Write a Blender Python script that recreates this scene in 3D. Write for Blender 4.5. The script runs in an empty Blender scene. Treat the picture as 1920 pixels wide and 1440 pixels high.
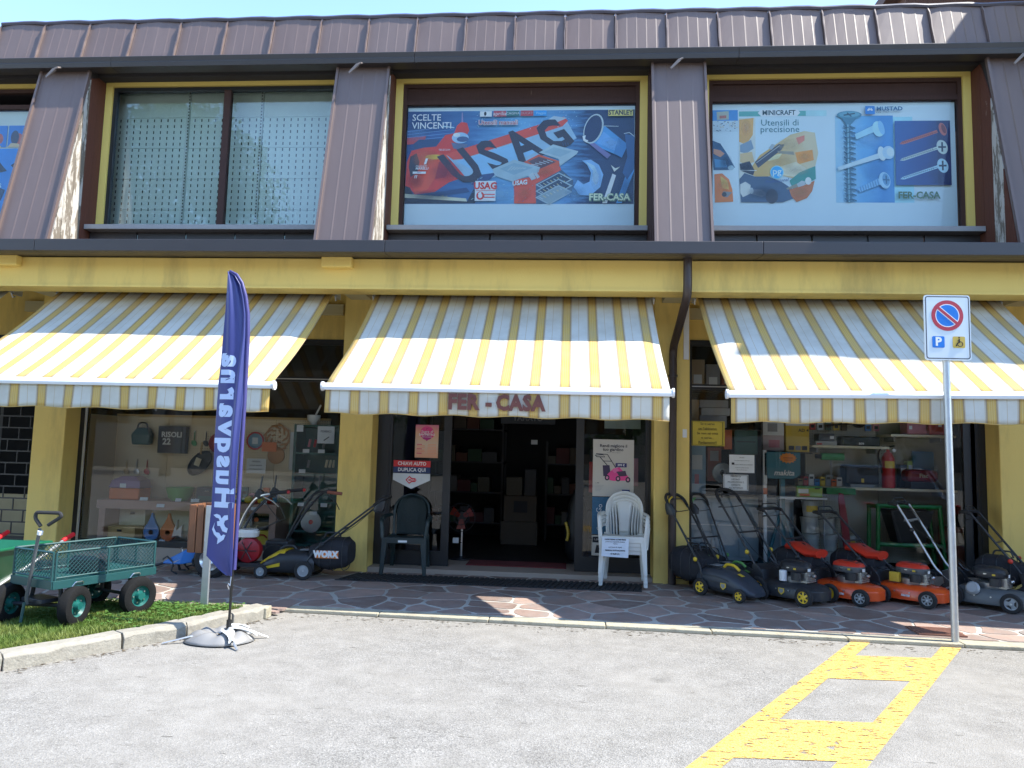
import bpy, bmesh, math, random
from mathutils import Vector, Matrix
random.seed(11)
S = bpy.context.scene
COL = S.collection
R = math.radians
# ------------------------------------------------------------ camera, light, exposure
def cam_axes(p, y, r):
    f = Vector((math.sin(y)*math.cos(p), math.cos(y)*math.cos(p), math.sin(p)))
    rt = Vector((math.cos(y), -math.sin(y), 0)); up = rt.cross(f)
    return rt*math.cos(r)+up*math.sin(r), -rt*math.sin(r)+up*math.cos(r), f
cd = bpy.data.cameras.new('camera'); cam = bpy.data.objects.new('camera', cd); COL.objects.link(cam)
rt, up, fw = cam_axes(.0929, -.0768, .026)
cam.matrix_world = Matrix(((rt.x, up.x, -fw.x, 0), (rt.y, up.y, -fw.y, 0), (rt.z, up.z, -fw.z, 1.55), (0, 0, 0, 1)))
cd.sensor_width = 36; cd.lens = 25.7; cd.clip_start = .05; cd.clip_end = 3000
S.camera = cam
to_sun = Vector((.70, -.05, 1)).normalized()
W = bpy.data.worlds.new('World'); S.world = W; W.use_nodes = True
nt = W.node_tree
sky = nt.nodes.new('ShaderNodeTexSky'); sky.sky_type = 'NISHITA'; sky.sun_disc = False
sky.sun_elevation = math.asin(to_sun.z); sky.sun_rotation = math.atan2(to_sun.x, to_sun.y)
sky.air_density = 1.0; sky.dust_density = .1; sky.ozone_density = 3.2
nt.links.new(sky.outputs[0], nt.nodes['Background'].inputs[0]); nt.nodes['Background'].inputs[1].default_value = .15
sl = bpy.data.lights.new('sun', 'SUN'); sl.energy = 2.9; sl.angle = R(.53); sl.color = (1, .95, .86)
so = bpy.data.objects.new('sun', sl); COL.objects.link(so); so.location = (14, -1, 20)
so.rotation_euler = (-to_sun).to_track_quat('-Z', 'Y').to_euler()
S.view_settings.view_transform = 'Standard'; S.view_settings.look = 'None'
S.view_settings.exposure = 1.88; S.view_settings.gamma = 1
S.cycles.use_denoising = True; S.cycles.max_bounces = 8; S.cycles.diffuse_bounces = 4
S.cycles.transparent_max_bounces = 16; S.cycles.caustics_reflective = False; S.cycles.caustics_refractive = False

# ------------------------------------------------------------ materials
MATS = {}
def new_mat(name):
    m = bpy.data.materials.new(name); m.use_nodes = True; MATS[name] = m
    return m, m.node_tree, m.node_tree.nodes['Principled BSDF']
def nd(t, ty, **kw):
    n = t.nodes.new(ty)
    for k, v in kw.items():
        if k in n.inputs: n.inputs[k].default_value = v
        else: setattr(n, k, v)
    return n
def c4(c): return (c[0], c[1], c[2], 1)
def scl(c, f): return tuple(min(1, max(0, v*f)) for v in c)
def mixc(t, fac, a, b):
    n = t.nodes.new('ShaderNodeMix'); n.data_type = 'RGBA'
    for i, v in ((0, fac), (6, a), (7, b)):
        if hasattr(v, 'links') or hasattr(v, 'is_linked'): t.links.new(v, n.inputs[i])
        elif i == 0: n.inputs[0].default_value = v
        else: n.inputs[i].default_value = c4(v)
    return n.outputs[2]
def math_(t, op, a, b=None, c=None):
    n = t.nodes.new('ShaderNodeMath'); n.operation = op
    for i, v in enumerate((a, b, c)):
        if v is None: continue
        if hasattr(v, 'is_linked'): t.links.new(v, n.inputs[i])
        else: n.inputs[i].default_value = v
    return n.outputs[0]
def coords(t, scale=(1, 1, 1)):
    tc = t.nodes.new('ShaderNodeTexCoord'); mp = t.nodes.new('ShaderNodeMapping')
    mp.inputs['Scale'].default_value = scale; t.links.new(tc.outputs['Object'], mp.inputs[0]); return mp.outputs[0]
def noise(t, vec, scale, detail=4, rough=.55):
    n = nd(t, 'ShaderNodeTexNoise', Scale=scale, Detail=detail, Roughness=rough); t.links.new(vec, n.inputs['Vector']); return n.outputs[0]
def ramp(t, fac, stops, interp='LINEAR'):
    n = t.nodes.new('ShaderNodeValToRGB'); n.color_ramp.interpolation = interp
    e = n.color_ramp.elements
    e[0].position = stops[0][0]; e[0].color = c4(stops[0][1]); e[1].position = stops[-1][0]; e[1].color = c4(stops[-1][1])
    for p, c in stops[1:-1]:
        q = e.new(p); q.color = c4(c)
    t.links.new(fac, n.inputs[0]); return n.outputs[0]
def bump(t, b, h, strength=.3, dist=.01):
    n = nd(t, 'ShaderNodeBump', Strength=strength, Distance=dist); t.links.new(h, n.inputs['Height']); t.links.new(n.outputs[0], b.inputs['Normal'])
def M(name, col, rough=.6, metal=0, var=.12, vs=6, bmp=0, bs=80, stretch=(1, 1, 1), rand=0, coat=0, spec=.5, dirt=None, ds=2.5, dl=.55):
    if name in MATS: return MATS[name]
    m, t, b = new_mat(name)
    v = coords(t, stretch); n = noise(t, v, vs)
    c = mixc(t, n, scl(col, 1-var), scl(col, 1+var))
    if rand:
        oi = t.nodes.new('ShaderNodeObjectInfo')
        hs = nd(t, 'ShaderNodeHueSaturation'); t.links.new(c, hs.inputs['Color'])
        t.links.new(math_(t, 'MULTIPLY_ADD', oi.outputs['Random'], rand*2, 1-rand), hs.inputs['Value']); c = hs.outputs[0]
    if dirt:
        n2 = noise(t, v, ds, 6, .65)
        f = ramp(t, n2, [(dl, (0, 0, 0)), (min(dl+.2, 1), (1, 1, 1))]); c = mixc(t, f, c, dirt)
    t.links.new(c, b.inputs['Base Color'])
    r = math_(t, 'MULTIPLY_ADD', n, .2, rough-.1); t.links.new(r, b.inputs['Roughness'])
    b.inputs['Metallic'].default_value = metal; b.inputs['Coat Weight'].default_value = coat
    b.inputs['Specular IOR Level'].default_value = spec
    if bmp: bump(t, b, noise(t, v, bs, 3), bmp, .01)
    return m
def asphalt():
    m, t, b = new_mat('asphalt'); v = coords(t)
    vo = nd(t, 'ShaderNodeTexVoronoi', Scale=130.0); t.links.new(v, vo.inputs['Vector'])
    grain = ramp(t, vo.outputs['Color'], [(0, (.11, .106, .098)), (.4, (.222, .213, .195)), (.8, (.305, .293, .268)), (1, (.42, .404, .375))])
    big = noise(t, v, .55, 5, .6); mid = noise(t, v, 5, 6, .65)
    c = mixc(t, ramp(t, big, [(.35, (0, 0, 0)), (.7, (1, 1, 1))]), grain, (.295, .279, .25))
    mx = nd(t, 'ShaderNodeMix', data_type='RGBA', blend_type='MULTIPLY'); mx.inputs[0].default_value = .55
    t.links.new(c, mx.inputs[6]); t.links.new(ramp(t, mid, [(.3, (.6, .59, .57)), (.65, (1, 1, 1))]), mx.inputs[7])
    so_ = nd(t, 'ShaderNodeTexVoronoi', Scale=1.1); t.links.new(v, so_.inputs['Vector'])
    spot = ramp(t, math_(t, 'ADD', so_.outputs['Distance'], math_(t, 'MULTIPLY', mid, .12)), [(.08, (.5, .5, .5)), (.17, (0, 0, 0))])
    # thin cracks and dark specks
    st = noise(t, coords(t, (3.2, 16, 1)), 1.6, 8, .7)
    ck = ramp(t, st, [(.635, (0, 0, 0)), (.655, (1, 1, 1))])
    c2 = mixc(t, math_(t, 'MULTIPLY', ck, .7), mixc(t, spot, mx.outputs[2], (.10, .095, .085)), (.05, .045, .035))
    t.links.new(c2, b.inputs['Base Color']); b.inputs['Roughness'].default_value = .9
    b.inputs['Specular IOR Level'].default_value = .25
    bump(t, b, vo.outputs['Distance'], .55, .006)
    return m
def paint_yellow():
    m, t, b = new_mat('road_paint'); v = coords(t)
    n = noise(t, v, 7, 8, .7); vo = nd(t, 'ShaderNodeTexVoronoi', Scale=95.0); t.links.new(v, vo.inputs['Vector'])
    c = mixc(t, noise(t, v, 3), (.62, .40, .10), (.74, .50, .17))
    c = mixc(t, ramp(t, vo.outputs['Distance'], [(.2, (1, 1, 1)), (.75, (.0, .0, .0))]), (.46, .28, .06), c)
    t.links.new(c, b.inputs['Base Color']); b.inputs['Roughness'].default_value = .75
    cr = noise(t, coords(t, (4, 13, 1)), 2.6, 8, .72)
    al = math_(t, 'MULTIPLY', ramp(t, cr, [(.555, (1, 1, 1)), (.585, (0, 0, 0))]), ramp(t, n, [(.60, (1, 1, 1)), (.64, (0, 0, 0))]))
    t.links.new(al, b.inputs['Alpha']); bump(t, b, vo.outputs['Distance'], .35, .005)
    return m
def fabric():
    m, t, b = new_mat('awning_fabric'); tc = t.nodes.new('ShaderNodeTexCoord'); sx = t.nodes.new('ShaderNodeSeparateXYZ')
    t.links.new(tc.outputs['Object'], sx.inputs[0])
    fr = math_(t, 'FRACT', math_(t, 'MULTIPLY_ADD', sx.outputs[0], 1/.284, 20.17))
    w = (.74, .725, .65); g = (.70, .48, .14); lg = (.76, .60, .26); br = (.33, .20, .09); tn = (.60, .49, .31)
    st = [(0.000, tn), (0.019, w), (0.035, br), (0.053, tn), (0.067, br), (0.081, g), (0.133, lg), (0.151, g), (0.200, lg), (0.218, g), (0.267, lg), (0.284, g),
          (0.336, br), (0.350, tn), (0.365, br), (0.383, w), (0.397, tn), (0.413, w), (0.668, tn), (0.684, w), (1, w)]
    c = ramp(t, fr, st, 'CONSTANT'); n = noise(t, coords(t), 3, 6, .6)
    c = mixc(t, ramp(t, n, [(.42, (0, 0, 0)), (.75, (.45, .45, .45))]), c, (.45, .40, .30))
    t.links.new(c, b.inputs['Base Color']); b.inputs['Roughness'].default_value = .85; b.inputs['Specular IOR Level'].default_value = .2
    tr = t.nodes.new('ShaderNodeBsdfTranslucent'); t.links.new(c, tr.inputs[0])
    ms = t.nodes.new('ShaderNodeMixShader'); ms.inputs[0].default_value = .30
    t.links.new(b.outputs[0], ms.inputs[1]); t.links.new(tr.outputs[0], ms.inputs[2]); t.links.new(ms.outputs[0], t.nodes['Material Output'].inputs[0])
    bump(t, b, noise(t, coords(t, (14, 3, 3)), 2, 4), .25, .01)
    return m
def glass(name, tint=(.93, .96, .95), ior=1.5, dirt=.02):
    m, t, b = new_mat(name); t.nodes.remove(b)
    tr = t.nodes.new('ShaderNodeBsdfTransparent'); tr.inputs[0].default_value = c4(tint)
    gl = t.nodes.new('ShaderNodeBsdfGlossy'); gl.inputs['Roughness'].default_value = .012; gl.inputs[0].default_value = (1, 1, 1, 1)
    fr = nd(t, 'ShaderNodeFresnel', IOR=ior); ms = t.nodes.new('ShaderNodeMixShader')
    n = noise(t, coords(t), 1.1, 3); bp = nd(t, 'ShaderNodeBump', Strength=.03, Distance=.02); t.links.new(n, bp.inputs['Height']); t.links.new(bp.outputs[0], gl.inputs['Normal'])
    t.links.new(math_(t, 'ADD', fr.outputs[0], dirt), ms.inputs[0]); t.links.new(tr.outputs[0], ms.inputs[1]); t.links.new(gl.outputs[0], ms.inputs[2])
    t.links.new(ms.outputs[0], t.nodes['Material Output'].inputs[0]); return m
def pegboard(name, col, hole, px, pz, ph, pw, slot=1.0):
    m, t, b = new_mat(name); tc = t.nodes.new('ShaderNodeTexCoord'); sx = t.nodes.new('ShaderNodeSeparateXYZ'); t.links.new(tc.outputs['Object'], sx.inputs[0])
    a = math_(t, 'ABSOLUTE', math_(t, 'SUBTRACT', math_(t, 'FRACT', math_(t, 'MULTIPLY_ADD', sx.outputs[0], 1/px, 50)), .5))
    c = math_(t, 'ABSOLUTE', math_(t, 'SUBTRACT', math_(t, 'FRACT', math_(t, 'MULTIPLY_ADD', sx.outputs[2], 1/pz, 50)), .5))
    f = math_(t, 'MULTIPLY', math_(t, 'LESS_THAN', a, pw/px/2), math_(t, 'LESS_THAN', c, ph/pz/2))
    col_ = mixc(t, noise(t, coords(t), 2.5), scl(col, .9), scl(col, 1.1))
    t.links.new(mixc(t, f, col_, hole), b.inputs['Base Color']); b.inputs['Roughness'].default_value = .7; return m
def oldwood(name, base, paint, lvl, axis=(6, 6, .7)):
    m, t, b = new_mat(name); v = coords(t, axis); g = noise(t, v, 9, 6, .65); p = noise(t, coords(t, (5, 5, 1.1)), 2.6, 7, .7)
    c = mixc(t, g, scl(base, .55), scl(base, 1.3))
    c = mixc(t, ramp(t, p, [(lvl, (0, 0, 0)), (lvl+.05, (1, 1, 1))]), c, paint)
    t.links.new(c, b.inputs['Base Color']); b.inputs['Roughness'].default_value = .8; bump(t, b, g, .5, .006); return m
def roofmetal():
    m, t, b = new_mat('roof_metal'); v = coords(t, (2.2, 1, .5)); n = noise(t, v, 2.2, 6, .6)
    oi = t.nodes.new('ShaderNodeObjectInfo')
    c = mixc(t, n, (.115, .076, .064), (.165, .116, .102)); c = mixc(t, math_(t, 'MULTIPLY', oi.outputs['Random'], .35), c, (.15, .118, .112))
    t.links.new(c, b.inputs['Base Color']); b.inputs['Roughness'].default_value = .5; b.inputs['Specular IOR Level'].default_value = .55
    bump(t, b, noise(t, coords(t, (1, 1, .35)), 3.5, 2), .12, .02); return m
asphalt(); paint_yellow(); fabric(); roofmetal()
glass('glass', (.98, .99, .985), ior=1.38, dirt=0.0); glass('glass_up', (.96, .99, .99), 1.25, .0); glass('glass_sky', (.93, .98, .97), 1.38, .02)
M('plaster', (.78, .575, .18), .85, 0, .08, 2.0, .3, 120, stretch=(1, 1, .22), dirt=(.56, .41, .14), ds=2.4, dl=.5, spec=.2)
M('plaster_pale', (.50, .44, .26), .85, 0, .06, 3, .2, 120, spec=.2)
M('frame_yellow', (.74, .56, .15), .6, 0, .06, 3)
M('gutter', (.040, .034, .034), .45, 0, .15, 3)
M('soffit_dark', (.03, .026, .026), .7)
M('roof_cap', (.06, .055, .075), .4)
M('dark_frame', (.016, .017, .019), .4)
M('alu', (.55, .56, .56), .35, .8, .05)
M('granite', (.30, .29, .28), .7, 0, .5, 260, .1, 200)
oldwood('wood_peeled', (.20, .165, .125), (.50, .46, .40), .47)
oldwood('wood_brown', (.115, .035, .017), (.30, .23, .17), .66)
oldwood('wood_dark', (.05, .02, .014), (.25, .18, .13), .68)
M('mortar', (.43, .41, .36), .95, 0, .2, 9, .4, 90, dirt=(.25, .24, .22))
M('porphyry', (.27, .19, .155), .75, 0, .32, 9, .45, 45, rand=.36, dirt=(.24, .21, .19), ds=4, dl=.48)
M('kerb_pale', (.38, .345, .25), .9, 0, .2, 14, .5, 60, dirt=(.22, .19, .14), ds=6, dl=.55)
M('kerb_grey', (.27, .25, .205), .9, 0, .3, 20, .6, 45, dirt=(.22, .19, .15), ds=3, dl=.55, rand=.12)
M('step_stone', (.33, .27, .22), .8, 0, .12, 6, .2)
M('soil', (.11, .105, .05), .95, 0, .4, 12, .5, 40)
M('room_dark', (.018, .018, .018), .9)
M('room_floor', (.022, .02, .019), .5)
M('room_grey', (.22, .22, .21), .9)
M('white', (.74, .75, .75), .5); M('white_plastic', (.70, .70, .67), .35, 0, .05, 3); M('paper', (.70, .72, .72), .8)
M('black', (.012, .012, .013), .5); M('black_gloss', (.012, .012, .014), .2); M('rubber', (.02, .02, .021), .8, 0, .2, 30, .3, 90)
M('bag', (.017, .018, .023), .85, 0, .3, 7, .4, 60)
M('steel', (.58, .59, .6), .3, .95, .08); M('galv', (.50, .52, .53), .45, .75, .18, 16)
M('ink', (.02, .02, .025), .7)
# ------------------------------------------------------------ builders
OFF = {}
class MB:
    def __init__(s): s.v = []; s.f = []; s.mi = []; s.m = 0
    def add(s, vs, fs):
        b = len(s.v); s.v += [Vector(p) for p in vs]
        for f in fs: s.f.append([b+i for i in f]); s.mi.append(s.m)
        return s
    def box(s, x0, x1, y0, y1, z0, z1):
        return s.add([(x, y, z) for z in (z0, z1) for y in (y0, y1) for x in (x0, x1)],
                     [(0, 2, 3, 1), (4, 5, 7, 6), (0, 1, 5, 4), (2, 6, 7, 3), (0, 4, 6, 2), (1, 3, 7, 5)])
    def obox(s, c, size, mat3):
        h = Vector(size)/2; c = Vector(c)
        b = len(s.v); s.box(-h.x, h.x, -h.y, h.y, -h.z, h.z)
        for i in range(b, len(s.v)): s.v[i] = mat3 @ s.v[i] + c
        return s
    def prism(s, pts, vec):
        n = len(pts); vec = Vector(vec); a = [Vector(p) for p in pts]
        return s.add(a+[p+vec for p in a], [list(range(n))[::-1], list(range(n, 2*n))]+[[i, (i+1) % n, n+(i+1) % n, n+i] for i in range(n)])
    def poly(s, pts): return s.add(pts, [list(range(len(pts)))])
    def tube(s, pts, r, n=8, closed=False, caps=True, flat=1.0):
        pts = [Vector(p) for p in pts]; k = len(pts); rs = r if isinstance(r, (list, tuple)) else [r]*k
        b = len(s.v); ref = None; fs = []
        for i, p in enumerate(pts):
            if closed: d = pts[(i+1) % k]-pts[i-1]
            else: d = pts[min(i+1, k-1)]-pts[max(i-1, 0)]
            d = d.normalized() if d.length > 1e-9 else Vector((0, 0, 1))
            if ref is None:
                ref = d.orthogonal().normalized()
                if abs(d.z) < .9: ref = Vector((0, 0, 1)).cross(d).normalized()
            ref = (ref-d*ref.dot(d)).normalized(); o = d.cross(ref)
            for j in range(n):
                a = 2*math.pi*j/n; s.v.append(p+ref*(math.cos(a)*rs[i])+o*(math.sin(a)*rs[i]*flat))
        for i in range(k if closed else k-1):
            q = (i+1) % k
            for j in range(n): fs.append([b+i*n+j, b+i*n+(j+1) % n, b+q*n+(j+1) % n, b+q*n+j])
        if caps and not closed: fs += [[b+j for j in range(n)][::-1], [b+(k-1)*n+j for j in range(n)]]
        s.f += fs; s.mi += [s.m]*len(fs); return s
    def lathe(s, prof, o=(0, 0, 0), ax=(0, 0, 1), n=20, sx=1, closed=False):
        ax = Vector(ax).normalized(); u = ax.orthogonal().normalized(); w = ax.cross(u); o = Vector(o); b = len(s.v); k = len(prof); fs = []
        for r, h in prof:
            for j in range(n):
                a = 2*math.pi*j/n; s.v.append(o+ax*h+u*(math.cos(a)*r)+w*(math.sin(a)*r*sx))
        for i in range(k if closed else k-1):
            q = (i+1) % k
            for j in range(n): fs.append([b+i*n+j, b+i*n+(j+1) % n, b+q*n+(j+1) % n, b+q*n+j])
        if not closed: fs += [[b+j for j in range(n)][::-1], [b+(k-1)*n+j for j in range(n)]]
        s.f += fs; s.mi += [s.m]*len(fs); return s
    def loft(s, rings, closed=True, caps=True):
        b = len(s.v); n = len(rings[0]); fs = []
        for r in rings: s.v += [Vector(p) for p in r]
        for i in range(len(rings)-1):
            for j in range(n if closed else n-1): fs.append([b+i*n+j, b+i*n+(j+1) % n, b+(i+1)*n+(j+1) % n, b+(i+1)*n+j])
        if caps and closed: fs += [[b+j for j in range(n)][::-1], [b+(len(rings)-1)*n+j for j in range(n)]]
        s.f += fs; s.mi += [s.m]*len(fs); return s
    def grid(s, fn, nu, nv):
        b = len(s.v); fs = []
        for j in range(nv+1):
            for i in range(nu+1): s.v.append(Vector(fn(i/nu, j/nv)))
        for j in range(nv):
            for i in range(nu): a = b+j*(nu+1)+i; fs.append([a, a+1, a+nu+2, a+nu+1])
        s.f += fs; s.mi += [s.m]*len(fs); return s
    def build(s, name, mat, parent=None, smooth=False, bev=0, solid=0, sub=0, label=None, seg=2):
        me = bpy.data.meshes.new(name); off = OFF.get(parent.name, Vector()) if parent else Vector()
        me.from_pydata([tuple(p-off) for p in s.v], [], s.f); me.validate()
        for m in (mat if isinstance(mat, (list, tuple)) else [mat]): me.materials.append(MATS[m] if isinstance(m, str) else m)
        bm = bmesh.new(); bm.from_mesh(me); bmesh.ops.recalc_face_normals(bm, faces=bm.faces); bm.to_mesh(me); bm.free()
        if len(s.mi) == len(me.polygons): me.polygons.foreach_set('material_index', s.mi)
        if smooth:
            me.polygons.foreach_set('use_smooth', [True]*len(me.polygons))
            if smooth != 'all': me.set_sharp_from_angle(angle=R(38))
        o = bpy.data.objects.new(name, me); COL.objects.link(o)
        if parent: o.parent = parent; OFF[o.name] = off
        if bev:
            md = o.modifiers.new('bevel', 'BEVEL'); md.width = bev; md.segments = seg; md.limit_method = 'ANGLE'; md.angle_limit = R(40); md.harden_normals = False
        if solid: md = o.modifiers.new('solid', 'SOLIDIFY'); md.thickness = solid
        if sub: md = o.modifiers.new('sub', 'SUBSURF'); md.levels = sub; md.render_levels = sub
        if label: o['label'] = label
        return o
def tag(o, label=None, cat=None, group=None, kind=None):
    if label: o['label'] = label
    if cat: o['category'] = cat
    if group: o['group'] = group
    if kind: o['kind'] = kind
    return o
def thing(name, label, cat, loc=(0, 0, 0), rz=0, world=False, group=None, scale=1):
    o = bpy.data.objects.new(name, None); COL.objects.link(o); o.empty_display_size = .1; o.location = loc; o.rotation_euler.z = rz
    if scale != 1: o.scale = (scale,)*3
    if world: OFF[o.name] = Vector(loc)
    return tag(o, label, cat, group)
def bx(name, mat, parent, *a, **k): return MB().box(*a).build(name, mat, parent, **k)
def kindof(o, k='structure'): o['kind'] = k; return o
def rot3(rx=0, ry=0, rz=0): return Matrix.Rotation(rz, 3, 'Z') @ Matrix.Rotation(ry, 3, 'Y') @ Matrix.Rotation(rx, 3, 'X')
XR = Vector((1, 0, 0)); ZU = Vector((0, 0, 1))
def txt(name, s, size, mat, parent, o, right=XR, upv=ZU, ext=.0012, align='CENTER', bold=0, shear=0, xs=1, sp=1, label=None):
    c = bpy.data.curves.new('t', 'FONT'); c.body = s; c.size = size; c.align_x = align; c.align_y = 'CENTER'; c.extrude = ext; c.resolution_u = 2
    c.offset = bold; c.shear = shear; c.space_character = sp
    t = bpy.data.objects.new('t', c); me = bpy.data.meshes.new_from_object(t); bpy.data.objects.remove(t); bpy.data.curves.remove(c)
    right = Vector(right).normalized(); upv = Vector(upv).normalized(); n = right.cross(upv); off = OFF.get(parent.name, Vector()) if parent else Vector()
    for v in me.vertices: v.co = Vector(o)+right*v.co.x*xs+upv*v.co.y+n*(v.co.z+ext)-off
    me.name = name; me.materials.append(MATS[mat] if isinstance(mat, str) else mat); ob = bpy.data.objects.new(name, me); COL.objects.link(ob)
    if parent: ob.parent = parent; OFF[ob.name] = off
    if label: ob['label'] = label
    return ob
def arc(cx, cy, r, a0, a1, n, f=lambda a, b: (a, b)):
    return [f(cx+r*math.cos(R(a0+(a1-a0)*i/n)), cy+r*math.sin(R(a0+(a1-a0)*i/n))) for i in range(n+1)]
def fillet(pts, r, n=4):
    pts = [Vector(p) for p in pts]; out = [pts[0]]
    for i in range(1, len(pts)-1):
        p = pts[i]; a = (pts[i-1]-p); b = (pts[i+1]-p); d = min(r, a.length*.45, b.length*.45)
        A = p+a.normalized()*d; B = p+b.normalized()*d
        for k in range(n+1):
            t = k/n; out.append(A*(1-t)**2+p*2*t*(1-t)+B*t*t)
    return out+[pts[-1]]
def copytree(o, parent=None):
    c = o.copy(); COL.objects.link(c); c.parent = parent
    for ch in list(o.children): copytree(ch, c)
    return c
# ------------------------------------------------------------ ground
def yk(x): return 6.86-.035*x
kindof(MB().poly([(-400, -400, 0), (400, -400, 0), (400, 400, 0), (-400, 400, 0)]).build('asphalt_ground', 'asphalt'))
sw = kindof(MB().prism([(-14, yk(-14)+.045, 0), (12, yk(12)+.045, 0), (12, 9.6, 0), (-14, 9.6, 0)], (0, 0, .0355)).build('sidewalk', 'mortar'))
# flush kerb strip along the sidewalk
x = -2.72
while x < 9:
    x2 = x+random.uniform(.9, 1.15)
    e = lambda: random.uniform(-.008, .008)
    MB().prism([(x+.004, yk(x)-.11+e(), 0), ((x+x2)/2, yk((x+x2)/2)-.11+e(), 0), (x2-.004, yk(x2)-.11+e(), 0), (x2-.004, yk(x2)+.045, 0), (x+.004, yk(x)+.045, 0)], (0, 0, .034)).build('kerbstone', 'kerb_pale', sw, bev=.008)
    x = x2
# crazy paving: irregular slabs cut as Voronoi cells
def clip(poly, p, n):
    out = []
    for i in range(len(poly)):
        a = poly[i]; b = poly[(i+1) % len(poly)]; da = (a-p).dot(n); db = (b-p).dot(n)
        if da <= 0: out.append(a)
        if da*db < 0: out.append(a+(b-a)*(da/(da-db)))
    return out
rnd = random.Random(5); seeds = []
gx, gy = .47, .335
for j in range(-1, 9):
    for i in range(-1, 29):
        seeds.append(Vector((-6.7+(i+.5*(j % 2)+rnd.uniform(-.46, .46))*gx, 6.75+(j+rnd.uniform(-.46, .46))*gy)))
for s_ in seeds:
    x0 = s_.x
    reg = [Vector((-6.9, 6.66)), Vector((-2.62, 6.66)), Vector((-2.62, yk(-2.62)+.05)), Vector((6.4, yk(6.4)+.05)), Vector((6.4, 9.06)), Vector((-6.9, 9.06))]
    if not (-6.9 < x0 < 6.4): continue
    if x0 > -2.62: reg = [Vector((-6.9, yk(-6.9)+.05)), Vector((6.4, yk(6.4)+.05)), Vector((6.4, 9.06)), Vector((-6.9, 9.06))]
    else: reg = [Vector((-6.9, 6.68)), Vector((6.4, 6.68)), Vector((6.4, 9.06)), Vector((-6.9, 9.06))]
    p = reg
    for q in seeds:
        d = q-s_
        if 0 < d.length < 1.5:
            p = clip(p, s_+d*.5-d.normalized()*rnd.uniform(.013, .027), d.normalized())
            if len(p) < 3: break
    if len(p) < 3: continue
    ar = abs(sum(p[i].x*p[(i+1) % len(p)].y-p[(i+1) % len(p)].x*p[i].y for i in range(len(p))))/2
    if ar < .006: continue
    # knocked-off corners
    p = [q_ for i in range(len(p)) for q_ in (p[i].lerp(p[i-1], min(.3, rnd.uniform(.015, .045)/max((p[i]-p[i-1]).length, 1e-6))), p[i].lerp(p[(i+1) % len(p)], min(.3, rnd.uniform(.015, .045)/max((p[i]-p[(i+1) % len(p)]).length, 1e-6))))]
    # rough edge: extra jittered points, straight along the cut border
    pp = []
    for i in range(len(p)):
        a, b = p[i], p[(i+1) % len(p)]; L = (b-a).length; pp.append(a)
        if L > .16 and abs(a.y-b.y) > .004:
            t = rnd.uniform(.35, .65); nrm = Vector((-(b-a).y, (b-a).x)).normalized(); pp.append(a+(b-a)*t+nrm*rnd.uniform(-.016, .012))
    h = .0385+rnd.uniform(0, .004)
    MB().prism([(v.x, v.y, .02) for v in pp], (0, 0, h-.02)).build('paving_slab', 'porphyry', sw)
# drain cover in the paving
mh = thing('drain_cover', 'rusty square drain cover set in the paving behind the sign post', 'drain cover', (3.33, 7.0, .042), R(-3))
MB().box(-.2, .2, -.15, .15, 0, .012).build('plate', M('rust', (.22, .105, .07), .85, 0, .3, 20, .3, 50), mh)
for i in range(7): bx('rib', 'rust', mh, -.18, .18, -.135+i*.04, -.118+i*.04, .012, .019)
# yellow bay markings
def lx(y): return .62+(y-3.87)*(2.50-.62)/(6.72-3.87)      # outer left edge
def rx(y): return 1.55+(y-4.0)*(3.29-1.50)/(6.60-4.0)       # outer right edge
w = .165
d = kindof(MB().poly([(lx(2.5), 2.5, .004), (lx(2.5)+w, 2.5, .004), (lx(6.72)+w, 6.72, .004), (lx(6.72), 6.72, .004)]).build('bay_marking', 'road_paint'))
MB().poly([(rx(2.5)-w, 2.5, .004), (rx(2.5), 2.5, .004), (rx(6.62), 6.62, .004), (rx(6.62)-w, 6.62, .004)]).build('marking_line', 'road_paint', d)
for ya, yb in ((5.54, 6.21), (4.03, 4.64), (2.6, 3.2)):
    MB().poly([(lx(ya)+w, ya, .004), (rx(ya+.03)-w, ya+.03, .004), (rx(yb+.03)-w, yb+.03, .004), (lx(yb)+w, yb, .004)]).build('marking_bar', 'road_paint', d)
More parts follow.
